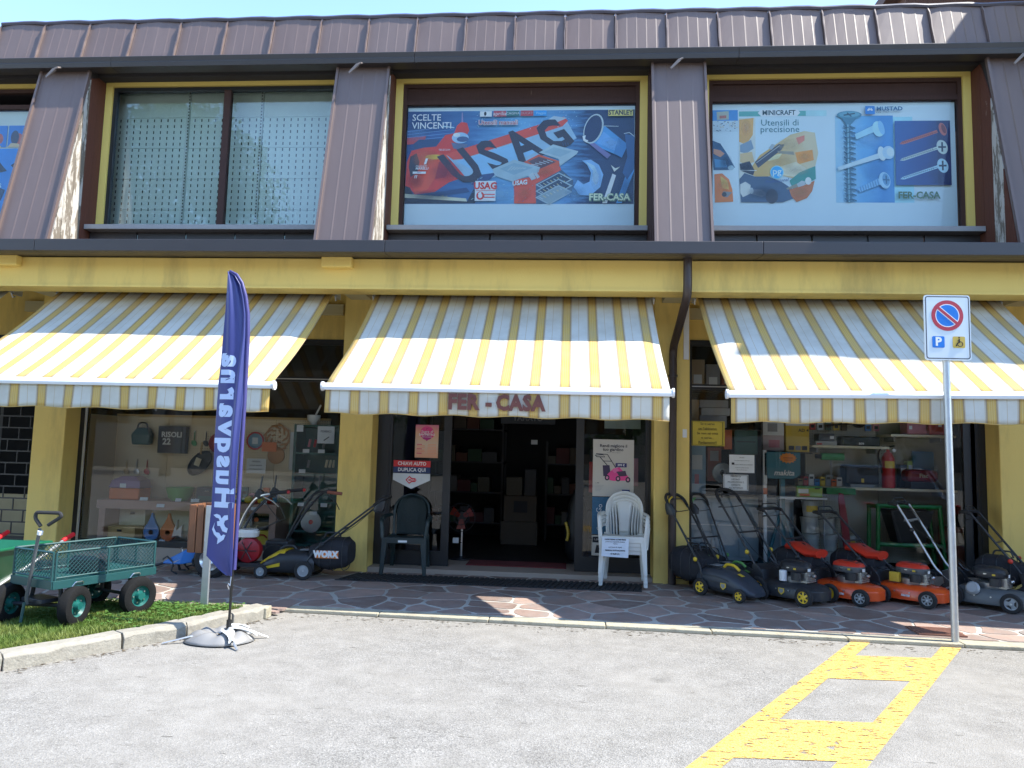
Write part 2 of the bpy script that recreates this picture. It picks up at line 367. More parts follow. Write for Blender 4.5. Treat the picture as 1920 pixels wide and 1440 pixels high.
# lawn bed at the left with its kerb
path = [(-5.9, 1.6), (-4.75, 3.45), (-3.74, 4.78), (-3.30, 5.42), (-3.02, 5.84), (-2.83, 6.24), (-2.66, 6.60)]
def offs(path, w):
    out = []
    for i, p in enumerate(path):
        a = Vector(path[max(i-1, 0)]); b = Vector(path[min(i+1, len(path)-1)]); n = Vector((-(b-a).y, (b-a).x)).normalized(); q = Vector(p)+n*w; out.append((q.x, q.y))
    return out
inn = offs(path, .15)
lawn = kindof(MB().prism([(x, y, 0) for x, y in inn]+[(-2.9, 6.52, 0), (-8, 6.35, 0), (-9, 1.6, 0)], (0, 0, .085)).build('lawn', 'soil'))
for i in range(len(path)-1):
    a, b = Vector(path[i]), Vector(path[i+1]); c, e_ = Vector(inn[i]), Vector(inn[i+1])
    for (t0, t1) in ((0, 1),) if (b-a).length < 1 else ((0, .5), (.5, 1)):
        g = .006/(b-a).length; P = [a.lerp(b, t0+g), a.lerp(b, t1-g), c.lerp(e_, t1-g), c.lerp(e_, t0+g)]
        hh = .115+random.uniform(-.008, .006)
        m_ = MB(); n = 6; rings = []
        for k in range(n+1):
            u = k/n; o_ = P[0].lerp(P[1], u); i_ = P[3].lerp(P[2], u); j = lambda s_: random.uniform(-s_, s_)
            rings.append([(o_.x, o_.y, -.01), (o_.x+j(.008), o_.y+j(.008), hh*.75+j(.012)), (o_.lerp(i_, .14).x, o_.lerp(i_, .14).y, hh+j(.006)), (i_.x, i_.y, hh+j(.006)), (i_.x, i_.y, -.01)])
        m_.loft(rings).build('kerbstone', 'kerb_grey', lawn, bev=.006)
for i in range(5): # low kerb between lawn and paving
    x0 = -7.5+i*1.0; yy = lambda x: 6.53+.025*(x+3.2)
    x1 = min(x0+.99, -2.66)
    MB().prism([(x0, yy(x0), 0), (x1, yy(x1), 0), (x1, yy(x1)+.12, 0), (x0, yy(x0)+.12, 0)], (0, 0, .10)).build('kerbstone', 'kerb_pale', lawn, bev=.008)
# ------------------------------------------------------------ shop building
B = thing('shop_building', 'yellow two-storey hardware shop with brown standing-seam mansard roof', 'building', (-.7, 9.5, 0), world=True)
COLX = [(-6.905, -6.47), (-2.848, -2.43), (1.053, 1.479), (5.056, 5.49), (-10.95, -10.52)]
for a, b in COLX: bx('column', 'plaster', B, a, b, 9.0, 9.5, .0, 3.60, bev=.012)
bx('beam', 'plaster', B, -14, 8, 8.0, 8.3, 3.345, 3.70, bev=.012)
bx('beam_lip', 'plaster', B, -14, 8, 7.985, 8.0-.002, 3.345, 3.372)
for x in (-6.62, -2.63): bx('beam_bracket', 'plaster', B, x-.175, x+.175, 7.90, 8.0-.003, 3.575, 3.70-.004, bev=.01)
bx('soffit', 'plaster_pale', B, -14, 8, 8.3, 9.3, 3.60, 3.66)
for a, b in COLX:
    c = (a+b)/2; bx('soffit_rib', 'plaster_pale', B, c-.13, c+.13, 8.302, 9.0-.002, 3.43, 3.598)
# wall above the shop windows
for a, b, z in ((-6.47, -2.848, 2.96), (-2.43, 1.053, 2.96), (1.479, 5.056, 3.02), (-10.52, -6.905, 2.96)):
    bx('wall_band', 'plaster', B, a+.002, b-.002, 9.30, 9.48, z, 3.6-.002)
    bx('conduit_box', 'plaster_pale', B, (b-.45 if a < 1 else a+.03), (b-.1 if a < 1 else a+.38), 9.24, 9.297, 3.28, 3.42)
# lower gutter (box section on the eave) and upper gutter
for x in range(-14, 8, 4):
    MB().prism([(x, 7.60, 3.665), (x, 7.60, 3.80), (x, 7.63, 3.80), (x, 7.645, 3.775), (x, 8.36, 3.775), (x, 8.36, 3.72), (x, 8.0, 3.72), (x, 7.98, 3.702), (x, 7.70, 3.665)], (3.996, 0, 0)).build('gutter', 'gutter', B, bev=.006)
    MB().prism([(x, 8.66, 6.40), (x, 8.645, 6.46), (x, 8.66, 6.47), (x, 8.64, 6.53), (x, 8.66, 6.545), (x, 8.70, 6.52), (x, 8.86, 6.50), (x, 8.86, 6.42)], (3.996, 0, 0)).build('gutter', 'gutter', B, bev=.004)
# mansard piers: creased metal between raised seams
def mans(z): return 8.28+.2114*(z-3.99)
def creased(m_, x0, x1, p0, p1, n, d, top=0):
    p0 = Vector(p0); p1 = Vector(p1); nrm = Vector((0, -(p1-p0).z, (p1-p0).y)).normalized()  # outward (towards street)
    if nrm.y > 0: nrm = -nrm
    row0, row1 = [], []
    for i in range(n):
        a = x0+(x1-x0)*i/n; b = x0+(x1-x0)*(i+1)/n; w_ = (b-a)
        for xx, o_ in ((a, d), (a+w_*.12, 0), (b-.0005, d*.55)):
            row0.append(Vector((xx, p0.y, p0.z))+nrm*o_); row1.append(Vector((xx, p1.y, p1.z))+nrm*(o_+top*math.sin(math.pi*(xx-x0)/(x1-x0))))
    m_.loft([row0, [a.lerp(b, .5) for a, b in zip(row0, row1)], row1], closed=False, caps=False)
P0, P1 = (0, mans(3.78), 3.78), (0, mans(6.46), 6.46)
def rib(name, x, p0, p1, h, w_, mat='roof_metal', wav=0):
    p0 = Vector(p0); p1 = Vector(p1); nrm = Vector((0, -(p1-p0).z, (p1-p0).y)).normalized()
    if nrm.y > 0: nrm = -nrm
    rings = []
    for k in range(7):
        q = p0.lerp(p1, k/6); q = Vector((x, q.y, q.z)); s_ = wav*math.sin(k*2.1+x*7)
        t_ = h*(.35 if k == 6 and wav else 1)
        rings.append([q+Vector((-w_/2, 0, 0))-nrm*.01, q+Vector((-w_/2+s_, 0, 0))+nrm*t_, q+Vector((w_/2+s_, 0, 0))+nrm*t_, q+Vector((w_/2, 0, 0))-nrm*.01])
    return MB().loft(rings).build(name, mat, B)
PX = [(-11.05, -10.35), (-7.05, -6.355), (-3.035, -2.34), (.955, 1.625), (4.93, 5.63)]
for a, b in PX:
    m_ = MB(); creased(m_, a+.03, b-.03, P0, P1, 4, .004); m_.build('cladding_panel', 'roof_metal', B)
    rib('cladding_seam', a+.015, P0, P1, .035, .03); rib('cladding_seam', b-.015, P0, P1, .035, .03)
    # body behind the cladding
    MB().prism([(a+.012, mans(3.78)+.012, 3.78), (a+.012, 9.12, 3.78), (a+.012, 9.12, 6.46), (a+.012, mans(6.46)+.012, 6.46)], (b-a-.024, 0, 0)).build('pier_core', 'soffit_dark', B)
    # weathered boards on both cheeks of the pier
    for side, xx in ((-1, a), (1, b)):
        edges = [mans(3.9)+.03, 8.46, 8.62, 8.79, 8.95, 9.095] if side > 0 else [mans(3.9)+.03, 8.50, 8.70, 8.90, 9.095]
        for k in range(len(edges)-1):
            y0, y1 = edges[k]+.002, edges[k+1]-.002
            z0 = 3.99+(y0-.02-8.28)/.2114; z1 = 3.99+(y1-.02-8.28)/.2114
            z0 = min(z0, 6.40); z1 = min(z1, 6.40)
            mt = ('wood_peeled' if (k < 3 or abs(xx-4.93) < .1) else 'wood_brown')
            if abs(xx-4.93) < .1: mt = 'wood_brown' if k != 1 else 'wood_peeled'
            if side < 0 and abs(xx-4.93) > .1: mt = 'wood_dark'
            xa, xb = (xx+.0, xx-.012) if side < 0 else (xx-.012+.012, xx+.012)
            dx = random.uniform(0, .004)*side
            MB().prism([(xx-.011*side, y0, 3.83), (xx-.011*side, y1, 3.83), (xx-.011*side, y1, z1), (xx-.011*side, y0, z0)], (.016*side+dx, 0, 0)).build('cheek_board', mt, B)
# lamp brackets under the upper gutter on each pier
for a, b in PX[1:]:
    c = a+.36; m_ = MB(); m_.tube([(c, 8.66, 6.40), (c, 8.60, 6.37), (c-.04, 8.60, 6.35)], .012, 6)
    m_.loft([[(c-.05, 8.585, 6.36), (c-.05, 8.615, 6.36), (c-.02, 8.615, 6.34), (c-.02, 8.585, 6.34)], [(c-.15, 8.59, 6.25), (c-.15, 8.605, 6.25), (c-.135, 8.605, 6.23), (c-.135, 8.59, 6.23)]]).build('roof_bracket', M('bracket_tan', (.20, .16, .14), .5), B)
# upper mansard strip: creased panels and tall seams, wavy capping
T0, T1 = (0, 8.765, 6.50), (0, 8.925, 7.165)
sx = [-7.78+i*.638 for i in range(22)]
for i in range(len(sx)-1):
    m_ = MB(); creased(m_, sx[i]+.012, sx[i+1]-.012, T0, T1, 5 if i % 3 else 4, .003, .014)
    m_.build('roof_panel', 'roof_metal', B)
    rib('roof_seam', sx[i], T0, T1, .042, .014, wav=.004)
m_ = MB(); pts = []
for i in range(len(sx)*4):
    x = sx[0]+i*.638/4; pts.append((x, 8.915+.006*math.sin(i*1.57), 7.172+.012*abs(math.sin(i*math.pi/4))))
m_.tube(pts, .027, 6).build('roof_capping', 'roof_cap', B, smooth=True)
bx('roof_core', 'soffit_dark', B, -14, 5.62, 8.95, 13.5, 6.42, 7.15)
MB().prism([(-14, 8.80, 6.45), (-14, 8.95, 6.45), (-14, 8.95, 7.15)], (19.6, 0, 0)).build('roof_slope_core', 'soffit_dark', B)
bx('window_head', 'soffit_dark', B, -14, 5.7, 8.70, 9.14, 6.455, 6.50)
bx('floor_slab', 'soffit_dark', B, -14, 8, 8.37, 13.5, 3.72, 3.86)
bx('back_wall', 'room_grey', B, -14, 8, 13.3, 13.5, 0, 7.0)
bx('party_wall', 'room_grey', B, 7.8, 8, 9.5, 13.3, 0, 6.4); bx('party_wall', 'room_grey', B, -14, -13.8, 9.3, 13.3, 0, 6.4)
# upper windows
WX = [(-10.35, -7.05), (-6.355, -3.035), (-2.34, .955), (1.625, 4.93)]
for i, (a, b) in enumerate(WX):
    win = MB()
    win.box(a+.004, b-.004, 9.10, 9.20, 6.365, 6.452); win.box(a+.004, a+.10, 9.10, 9.20, 4.372, 6.363); win.box(b-.10, b-.004, 9.10, 9.20, 4.372, 6.363)
    win = win.build('window', 'frame_yellow', B)
    m_ = MB(); m_.box(a+.10, a+.15, 9.13, 9.19, 4.375, 6.36); m_.box(b-.15, b-.10, 9.13, 9.19, 4.375, 6.36); m_.box(a+.15, b-.15, 9.13, 9.19, 6.31, 6.36)
    if i in (0, 2, 3): m_.box(a+.15, b-.15, 9.135, 9.19, 6.08, 6.14)
    if i in (2, 3): m_.box(a+.15, b-.15, 9.165, 9.20, 6.14, 6.31)
    m_.build('frame', 'wood_dark' if i != 1 else 'dark_frame', win)
    if i == 1: bx('mullion', 'wood_dark', win, -4.69, -4.60, 9.12, 9.20, 4.375, 6.31)
    bx('pane', 'glass_up' if i != 1 else 'glass_sky', win, a+.15, b-.15, 9.160, 9.164, 4.375, 6.31 if i == 1 else 6.08)
    bx('sill', 'granite', win, a+.015, b-.015, 8.86, 9.14, 4.305, 4.370, bev=.006)
    for k in range(5): # dark apron panels below the sill
        q = (b-a)/5; bx('apron_panel', 'gutter', win, a+.01+k*q, a+q-.01+k*q, 9.0, 9.02, 3.86, 4.30)
    if i in (2, 3): pass
bx('room_wall', 'room_grey', B, -7.04, -2.36, 10.6, 10.7, 3.87, 6.40)
# downpipe
dp = MB().tube(fillet([(1.265, 7.86, 3.70), (1.265, 7.86, 3.28), (1.265, 8.925, 2.86), (1.265, 8.925, .05)], .12, 5), .047, 14).build('downpipe', M('pipe_brown', (.045, .03, .026), .45, 0, .2, 4), B, smooth=True)
for z in (2.52, .9): MB().lathe([(.05, -.012), (.058, -.012), (.058, .012), (.05, .012)], (1.265, 8.925, z), (0, 0, 1), 16, closed=True).build('pipe_clamp', 'gutter', dp)
bx('wall_sticker', 'paper', B, 1.395, 1.445, 8.9965, 8.9985, 1.78, 1.88); bx('cable_cover', 'white', B, 1.40, 1.462, 8.965, 8.998, 2.73, 3.42)
# ---- ground floor shopfronts
def frame(m_, x0, x1, z0, z1, w_, y0, y1):
    m_.box(x0, x0+w_, y0, y1, z0, z1); m_.box(x1-w_, x1, y0, y1, z0, z1); m_.box(x0+w_, x1-w_, y0, y1, z0, z0+w_); m_.box(x0+w_, x1-w_, y0, y1, z1-w_, z1)
bx('threshold', 'step_stone', B, -2.43, 1.053, 9.04, 9.9, .0, .095, bev=.008)
for a, b, zt, nm in ((-6.47, -2.848, 2.958, 'l'), (1.479, 5.056, 3.018, 'r'), (-10.52, -6.905, 2.958, 'o')):
    bx('plinth', 'step_stone', B, a+.002, b-.002, 9.26, 9.5, 0, .20, bev=.006)
    m_ = MB(); frame(m_, a+.002, b-.002, .205, zt, .07, 9.285, 9.345); m_.box(a+.072, b-.072, 9.285, 9.345, 2.40, 2.46)
    if nm == 'r': m_.box(4.80, 4.985, 9.290, 9.34, .275, 2.40)
    sf = m_.build('shop_window', 'dark_frame', B)
    m_ = MB(); m_.box(a+.075, a+.105, 9.27, 9.284, .21, 2.40) if nm == 'l' else m_.box(4.89, 4.925, 9.27, 9.289, .21, 2.40)
    m_.box(a+.075, b-.075, 9.275, 9.2845, 2.425, 2.437)
    m_.build('trim', 'alu', sf)
    if nm == 'o': continue
    bx('pane', 'glass', sf, a+.072, b-.072, 9.312, 9.318, .275, 2.40); bx('pane', 'glass', sf, a+.072, b-.072, 9.312, 9.318, 2.46, zt-.07)
# entrance: two fixed glazed leaves, dark frames, open middle
ent = MB(); ent.box(-2.43, -2.27, 9.285, 9.35, .097, 2.958); ent.box(1.015, 1.053, 9.285, 9.35, .097, 2.958); ent.box(-2.268, 1.013, 9.285, 9.35, 2.32, 2.42)
ent = ent.build('entrance', 'dark_frame', B)
for a, b in ((-2.268, -1.47), (.118, 1.013)):
    m_ = MB(); s1 = .03 if a < -1 else .10; s2 = .10 if a < -1 else .03
    m_.box(a, a+s1, 9.29, 9.34, .10, 2.318); m_.box(b-s2, b, 9.29, 9.34, .10, 2.318); m_.box(a+s1, b-s2, 9.29, 9.34, .10, .28); m_.box(a+s1, b-s2, 9.29, 9.34, 2.25, 2.318)
    lf = m_.build('door_leaf', 'dark_frame', ent); bx('pane', 'glass', lf, a+s1, b-s2, 9.312, 9.318, .28, 2.25)
bx('pane', 'glass', ent, -2.268, 1.013, 9.312, 9.318, 2.42, 2.95)
# interior shell
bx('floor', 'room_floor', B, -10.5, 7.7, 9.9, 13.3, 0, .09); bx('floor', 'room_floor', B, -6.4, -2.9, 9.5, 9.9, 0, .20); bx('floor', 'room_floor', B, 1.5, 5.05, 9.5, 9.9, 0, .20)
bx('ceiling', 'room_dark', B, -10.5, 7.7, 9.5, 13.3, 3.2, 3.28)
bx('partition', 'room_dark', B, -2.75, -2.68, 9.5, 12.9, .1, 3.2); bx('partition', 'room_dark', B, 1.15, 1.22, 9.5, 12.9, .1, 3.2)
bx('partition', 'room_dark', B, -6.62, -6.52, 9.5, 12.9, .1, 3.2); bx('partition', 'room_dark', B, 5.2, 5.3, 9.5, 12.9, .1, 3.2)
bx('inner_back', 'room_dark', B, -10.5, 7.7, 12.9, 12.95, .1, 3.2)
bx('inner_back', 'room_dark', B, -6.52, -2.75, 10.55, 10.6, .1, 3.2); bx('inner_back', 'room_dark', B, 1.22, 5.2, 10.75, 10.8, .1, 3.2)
# rolling grille left of the first column, pale board behind its lower part
gr = MB()
for r_ in range(13): z = .30+r_*.155; gr.box(-9.2, -6.93, 9.255, 9.27, z, z+.018)
for r_ in range(12):
    for k in range(8):
        x = -9.1+k*.30+(.15 if r_ % 2 else 0)
        if x < -6.95: gr.box(x, x+.014, 9.257, 9.268, .318+r_*.155, .30+(r_+1)*.155)
gr.build('rolling_grille', 'dark_frame', B)
bx('back_board', M('cream_board', (.42, .36, .22), .8), B, -10.4, -6.95, 9.62, 9.64, .22, .80)
# ------------------------------------------------------------ awnings
M('bar_white', (.70, .71, .72), .4, 0, .05, 4)
def awning(x0, x1, label, lettering=False, tilt=0):
    yr, zr, yb, zb = 8.50, 3.42, 6.82, 2.155
    w_ = x1-x0
    A = thing('awning', label, 'awning', (x0, 8.6, 2.0), world=True)
    def f(u, v):
        y = yr+(yb-yr)*v; sag = .045*math.sin(math.pi*v)+(.003*math.sin(u*60+x0)+.003*math.sin(u*23+v*3+x0*2)+.004*math.sin(u*9+v*5))*math.sin(math.pi*v)
        edge = .028*max(0, 1-min(u, 1-u)*w_/.18)*math.sin(math.pi*min(1, v*1.1))
        return (x0+w_*u, y, zr+(zb-zr)*v-sag-edge+tilt*(u)*v)
    MB().grid(f, 60, 16).build('fabric', 'awning_fabric', A, smooth='all', solid=.002)
    m_ = MB().grid(lambda u, v: (x0+.012+(w_-.024)*u, yb-.03+.012*math.sin(u*23+1+x0)*v+.006*math.sin(u*71+x0*3)*v, zb-.045+tilt*u-.235*v-.008*math.sin(u*35+x0)*v), 80, 5)
    val = m_.build('valance', 'awning_fabric', A, smooth='all', solid=.0015)
    hem = MB().tube([(x0+.012+(w_-.024)*u/60, yb-.03+.012*math.sin(u/60*23+1+x0)+.006*math.sin(u/60*71+x0*3), zb-.28+tilt*u/60-.008*math.sin(u/60*35+x0)) for u in range(61)], .004, 5).build('hem', M('hem', (.5, .33, .1), .8), A)
    bar = MB().prism([(x0-.012, yb-.055, zb-.062), (x0-.012, yb-.062, zb-.03), (x0-.012, yb-.035, zb+.008), (x0-.012, yb+.02, zb+.012), (x0-.012, yb+.03, zb-.05)], (w_+.024, 0, 0))
    if tilt:
        for v in bar.v: v.z += tilt*(v.x-x0)/w_
    bar.build('front_bar', 'bar_white', A, bev=.006)
    for xx, tz in ((x0-.022, 0), (x1+.022, tilt)): MB().lathe([(.045, -.010), (.045, .010)], (xx, yb-.02, zb-.025+tz), (1, 0, 0), 14).build('end_cap', 'bar_white', A)
    MB().tube([(x0+.02, yr+.03, zr+.01), (x1-.02, yr+.03, zr+.01)], .045, 12).build('roller', 'alu', A)
    for sgn, xx in ((1, x0+.25), (-1, x1-.25)):
        mid = (xx+sgn*.75, 7.75, 2.72)
        m_ = MB(); m_.tube([(xx, yr+.05, zr-.12), mid], .022, 8); m_.tube([mid, (xx+sgn*.1, yb+.02, zb-.05)], .018, 8); m_.build('folding_arm', 'bar_white', A)
    for xx in (x0-.03, x1+.03):
        m_ = MB().box(xx-.015, xx+.015, yr-.03, 8.62, zr-.07, zr+.06); m_.tube([(xx, yr-.03, zr-.02), (xx, yr-.05, zr-.06), (xx, yr-.02, zr-.11), (xx, yr+.02, zr-.09)], .008, 6); m_.build('bracket', 'galv', A)
    if lettering:
        for i_, (s_, xx, sc) in enumerate((('FER', -.975, 1), ('-', -.735, 1), ('CASA', -.44, 1))):
            txt('lettering', s_, .195, M('lettering_brown', (.12, .035, .025), .6), val, (xx, yb-.052, zb-.155+tilt), ext=.002, bold=.010, xs=.88, sp=1.08)
    return A
awning(-6.30, -2.835, 'yellow and white striped awning over the left shop window, behind the flag')
awning(-2.312, .945, 'striped awning over the shop entrance with brown lettering on its valance', True)
awning(1.475, 4.80, 'striped awning over the right shop window, behind the parking sign', False, .05)
awning(-10.3, -6.95, 'striped awning at the far left edge, mostly out of view')
# ------------------------------------------------------------ parking sign
P = thing('parking_sign', 'no-parking sign on a galvanised pole at the pavement edge', 'sign', (3.335, 6.70, 0), R(1))
MB().tube([(.01, 0, -.05), (0, 0, 3.02)], .030, 16).build('pole', 'galv', P, smooth=True)
MB().lathe([(.075, 0), (.07, .012), (.04, .016)], (.01, 0, .0), n=16).build('foot', 'kerb_pale', P)
def rrect(x0, x1, z0, z1, r, y, n=5):
    out = []
    for cx, cz, a in ((x1-r, z1-r, 0), (x0+r, z1-r, 90), (x0+r, z0+r, 180), (x1-r, z0+r, 270)):
        out += [(cx+r*math.cos(R(a+90*i/n)), y, cz+r*math.sin(R(a+90*i/n))) for i in range(n+1)]
    return out
M('sign_white', (.62, .68, .70), .35, 0, .05, 4); M('sign_red', (.42, .03, .05), .35); M('sign_blue', (.005, .16, .55), .35); M('sign_yellow', (.55, .38, .06), .4); M('sign_dark', (.02, .03, .06), .5)
pl = MB().prism(rrect(-.198, .198, 2.455, 3.037, .025, -.045), (0, .012, 0)).build('plate', 'sign_white', P)
def ring(name, m, par, cx, cz, ro, ri, y, n=48):
    mb = MB(); o_ = [(cx+ro*math.cos(2*math.pi*i/n), y, cz+ro*math.sin(2*math.pi*i/n)) for i in range(n)]; q = [(cx+ri*math.cos(2*math.pi*i/n), y, cz+ri*math.sin(2*math.pi*i/n)) for i in range(n)]
    mb.add(o_+q, [[i, (i+1) % n, n+(i+1) % n, n+i] for i in range(n)]); return mb.build(name, m, par)
mb = MB(); a_ = rrect(-.188, .188, 2.466, 3.026, .022, -.047); b_ = rrect(-.180, .180, 2.474, 3.018, .016, -.047); n_ = len(a_)
mb.add(a_+b_, [[i, (i+1) % n_, n_+(i+1) % n_, n_+i] for i in range(n_)]).build('border', 'sign_dark', pl)
cx, cz = 0, 2.853
ring('red_ring', 'sign_red', pl, cx, cz, .137, .103, -.0475); ring('white_ring', 'white', pl, cx, cz, .103, .096, -.0475)
MB().poly([(cx+.096*math.cos(2*math.pi*i/48), -.0475, cz+.096*math.sin(2*math.pi*i/48)) for i in range(48)]).build('blue_disc', 'sign_blue', pl)
def strip(w_, y, L): 
    d_ = Vector((1, 0, -.87)).normalized()*L; n_ = Vector((.87, 0, 1)).normalized()*w_
    c_ = Vector((cx, y, cz)); return [c_-d_-n_, c_+d_-n_, c_+d_+n_, c_-d_+n_]
MB().poly(strip(.020, -.0485, .0985)).build('bar_edge', 'white', pl); MB().poly(strip(.013, -.0495, .108)).build('bar', 'sign_red', pl)
MB().prism(rrect(-.135, -.03, 2.565, 2.667, .012, -.0465), (0, -.001, 0)).build('parking_square', 'sign_blue', pl)
txt('letter', 'P', .105, 'white', pl, (-.083, -.048, 2.616), bold=.004, ext=.0004)
MB().prism(rrect(.04, .145, 2.565, 2.667, .012, -.0465), (0, -.001, 0)).build('disabled_square', 'sign_yellow', pl)
m_ = MB(); wc = (.102, -.0485, 2.60)
m_.tube([(wc[0]+.022*math.cos(R(a)), wc[1], wc[2]+.022*math.sin(R(a))) for a in range(-160, 150, 20)], .0032, 6)
m_.tube([(.094, -.0485, 2.648), (.098, -.0485, 2.612), (.080, -.0485, 2.608), (.068, -.0485, 2.582)], .005, 6); m_.tube([(.095, -.0485, 2.63), (.08, -.0485, 2.626)], .004, 6)
m_.lathe([(.0065, 0), (.0065, .001)], (.094, -.0485, 2.658), (0, -1, 0), 12)
m_.build('wheelchair_symbol', 'ink', pl)
for z in (2.60, 2.90): bx('clamp', 'galv', P, -.045, .045, -.033, .035, z-.015, z+.015)
# ------------------------------------------------------------ beach flag
M('flag_blue', (.034, .042, .175), .45, 0, .12, 5); M('flag_text', (.44, .54, .74), .5); M('grey_pvc', (.23, .225, .215), .38, 0, .08, 5); M('pole_black', (.012, .012, .012), .35)
F = thing('beach_flag', 'tall blue feather flag with white lettering on a grey weighted base', 'flag', (-2.66, 5.80, 0))
prof = [(.51, -.03, .03), (.56, -.10, .03), (.66, -.205, .03), (.85, -.20, .025), (1.05, -.19, .02), (1.30, -.19, .02), (1.6, -.195, .025), (1.85, -.19, .03), (2.05, -.185, .03), (2.25, -.17, .03), (2.45, -.165, .03), (2.62, -.160, .02), (2.76, -.158, -.005), (2.87, -.158, -.04), (2.94, -.158, -.09), (2.975, -.158, -.145)]
def fl(u, v):
    t = v*(len(prof)-1); i = min(int(t), len(prof)-2); k = t-i
    z = prof[i][0]*(1-k)+prof[i+1][0]*k; l = prof[i][1]*(1-k)+prof[i+1][1]*k; r_ = prof[i][2]*(1-k)+prof[i+1][2]*k
    x = l+(r_-l)*u
    y = -.05+.02*math.sin(u*3.0+z*1.6)-.022*math.exp(-((u-.84-.05*math.sin(z*3))/.07)**2)*(.3+.9*max(0, min(1, (z-1.2))))+.006*math.sin(u*17+z*5)*max(0, z-1.9)
    return (x, y, z)
MB().grid(fl, 36, 90).build('sail', 'flag_blue', F, smooth='all', solid=.0015)
MB().tube([(0, 0, .10), (.005, 0, .5), (.032, -.03, .9), (.035, -.035, 1.9), (.034, -.04, 2.45), (.022, -.04, 2.63), (-.002, -.045, 2.77), (-.04, -.045, 2.885), (-.09, -.045, 2.955), (-.15, -.045, 2.985)], [.011, .011, .013, .013, .012, .010, .009, .008, .007, .006], 8).build('pole', 'pole_black', F, smooth=True)
MB().tube([(-.012, -.01, .40), (-.02, -.02, .43), (-.008, -.03, .45), (.004, -.03, .43), (.003, -.015, .50)], .005, 6).build('clip', 'steel', F)
# lettering follows the cloth: the flag is seen from behind, so the word is mirrored and reads upwards
def flagtext(s_, size, z0, xb, gap, bold):
    for ch in s_:
        c = bpy.data.curves.new('t', 'FONT'); c.body = ch; c.size = size; c.align_x = 'LEFT'; c.align_y = 'BOTTOM_BASELINE' if hasattr(c, 'x') else 'TOP_BASELINE'; c.offset = bold; c.resolution_u = 3; c.extrude = 0
        t = bpy.data.objects.new('t', c); me = bpy.data.meshes.new_from_object(t); bpy.data.objects.remove(t); bpy.data.curves.remove(c)
        bm = bmesh.new(); bm.from_mesh(me); bmesh.ops.triangulate(bm, faces=bm.faces); bmesh.ops.subdivide_edges(bm, edges=[e for e in bm.edges if e.calc_length() > .03], cuts=2); bm.to_mesh(me); bm.free()
        wd = max(v.co.x for v in me.vertices)
        for v in me.vertices:
            X, Z = xb+v.co.y*(1 if v.co.y > 0 else .55), z0+v.co.x
            lo = min(range(len(prof)-1), key=lambda i: 0 if prof[i][0] <= Z <= prof[i+1][0] else 9)
            k = (Z-prof[lo][0])/(prof[lo+1][0]-prof[lo][0]); l = prof[lo][1]*(1-k)+prof[lo+1][1]*k; r_ = prof[lo][2]*(1-k)+prof[lo+1][2]*k
            u = (X-l)/(r_-l); y = fl(min(max(u, 0), 1), (lo+k)/(len(prof)-1))[1]
            v.co = (X, y-.0035, Z)
        me.materials.append(MATS['flag_text']); ob = bpy.data.objects.new('lettering', me); COL.objects.link(ob); ob.parent = F
        z0 += wd+gap
flagtext('Husqvarna', .232, 1.04, -.158, .028, .011)
MB().tube([(.032, -.034, .56), (.034, -.036, .9), (.036, -.038, 1.9), (.034, -.043, 2.45), (.022, -.043, 2.63), (-.002, -.048, 2.77), (-.04, -.048, 2.885), (-.09, -.048, 2.955), (-.15, -.048, 2.985)], [.017]*5+[.015, .013, .011, .009], 10).build('sleeve', M('flag_sleeve', (.05, .045, .17), .5), F, smooth=True)
def onsail(pts):
    out = []
    for X, Z in pts:
        lo = [i for i in range(len(prof)-1) if prof[i][0] <= Z <= prof[i+1][0]][0]; k = (Z-prof[lo][0])/(prof[lo+1][0]-prof[lo][0])
        l = prof[lo][1]*(1-k)+prof[lo+1][1]*k; r_ = prof[lo][2]*(1-k)+prof[lo+1][2]*k
        out.append((X, fl(min(max((X-l)/(r_-l), 0), 1), (lo+k)/(len(prof)-1))[1]-.004, Z))
    return out
def onsail_poly(name, pts): return MB().prism(onsail(pts), (0, -.002, 0)).build(name, 'flag_text', F)
L_ = onsail_poly('crown_logo', [(-.165, .985), (-.135, .995), (-.105, .985), (-.09, .96), (-.065, .985), (-.03, .99), (-.025, .955), (-.055, .945), (-.065, .92), (-.05, .895), (-.025, .885), (-.035, .85), (-.075, .86), (-.10, .90), (-.125, .90), (-.13, .935), (-.105, .94), (-.115, .96), (-.14, .965)])
onsail_poly('crown_logo', [(-.15, .925), (-.155, .885), (-.135, .85), (-.105, .845), (-.085, .82), (-.065, .835), (-.045, .83), (-.06, .795), (-.09, .775), (-.12, .755), (-.115, .80), (-.15, .83), (-.17, .87)])
# weighted base: pvc water bag draped over a folding cross foot
bag = MB()
def bagf(u, v):
    a = 2*math.pi*u; r0 = .05+.27*math.sin(math.pi*min(1, v*.55)); h = .085*math.sin(math.pi*min(1, .12+v*.88))**.7
    rr = .06+.21*v; z = .012+.085*(1-v**2.6)*(1-.55*(1-v)**3)
    w_ = 1+.02*math.sin(a*5+1)+.02*math.sin(a*9)*(1-v)
    z += .012*math.sin(a*7+v*4)*(1-v)*v*4
    return (-.06+rr*w_*math.cos(a)*1.0, -.02+rr*w_*math.sin(a)*.82, max(.006, z))
bag.grid(bagf, 48, 12).build('water_bag', 'grey_pvc', F, smooth='all', solid=.003)
for a, L in ((25, .34), (-48, .36), (205, .44), (140, .36)):
    e_ = Vector((math.cos(R(a)), math.sin(R(a)), 0)); p_ = e_*L
    MB().tube([e_*.05+Vector((-.02, -.02, .05)), e_*.24+Vector((-.03, -.02, .05)), p_+Vector((-.03, -.02, .010))], [.014, .014, .009], 8, flat=.6).build('foot', 'galv', F)
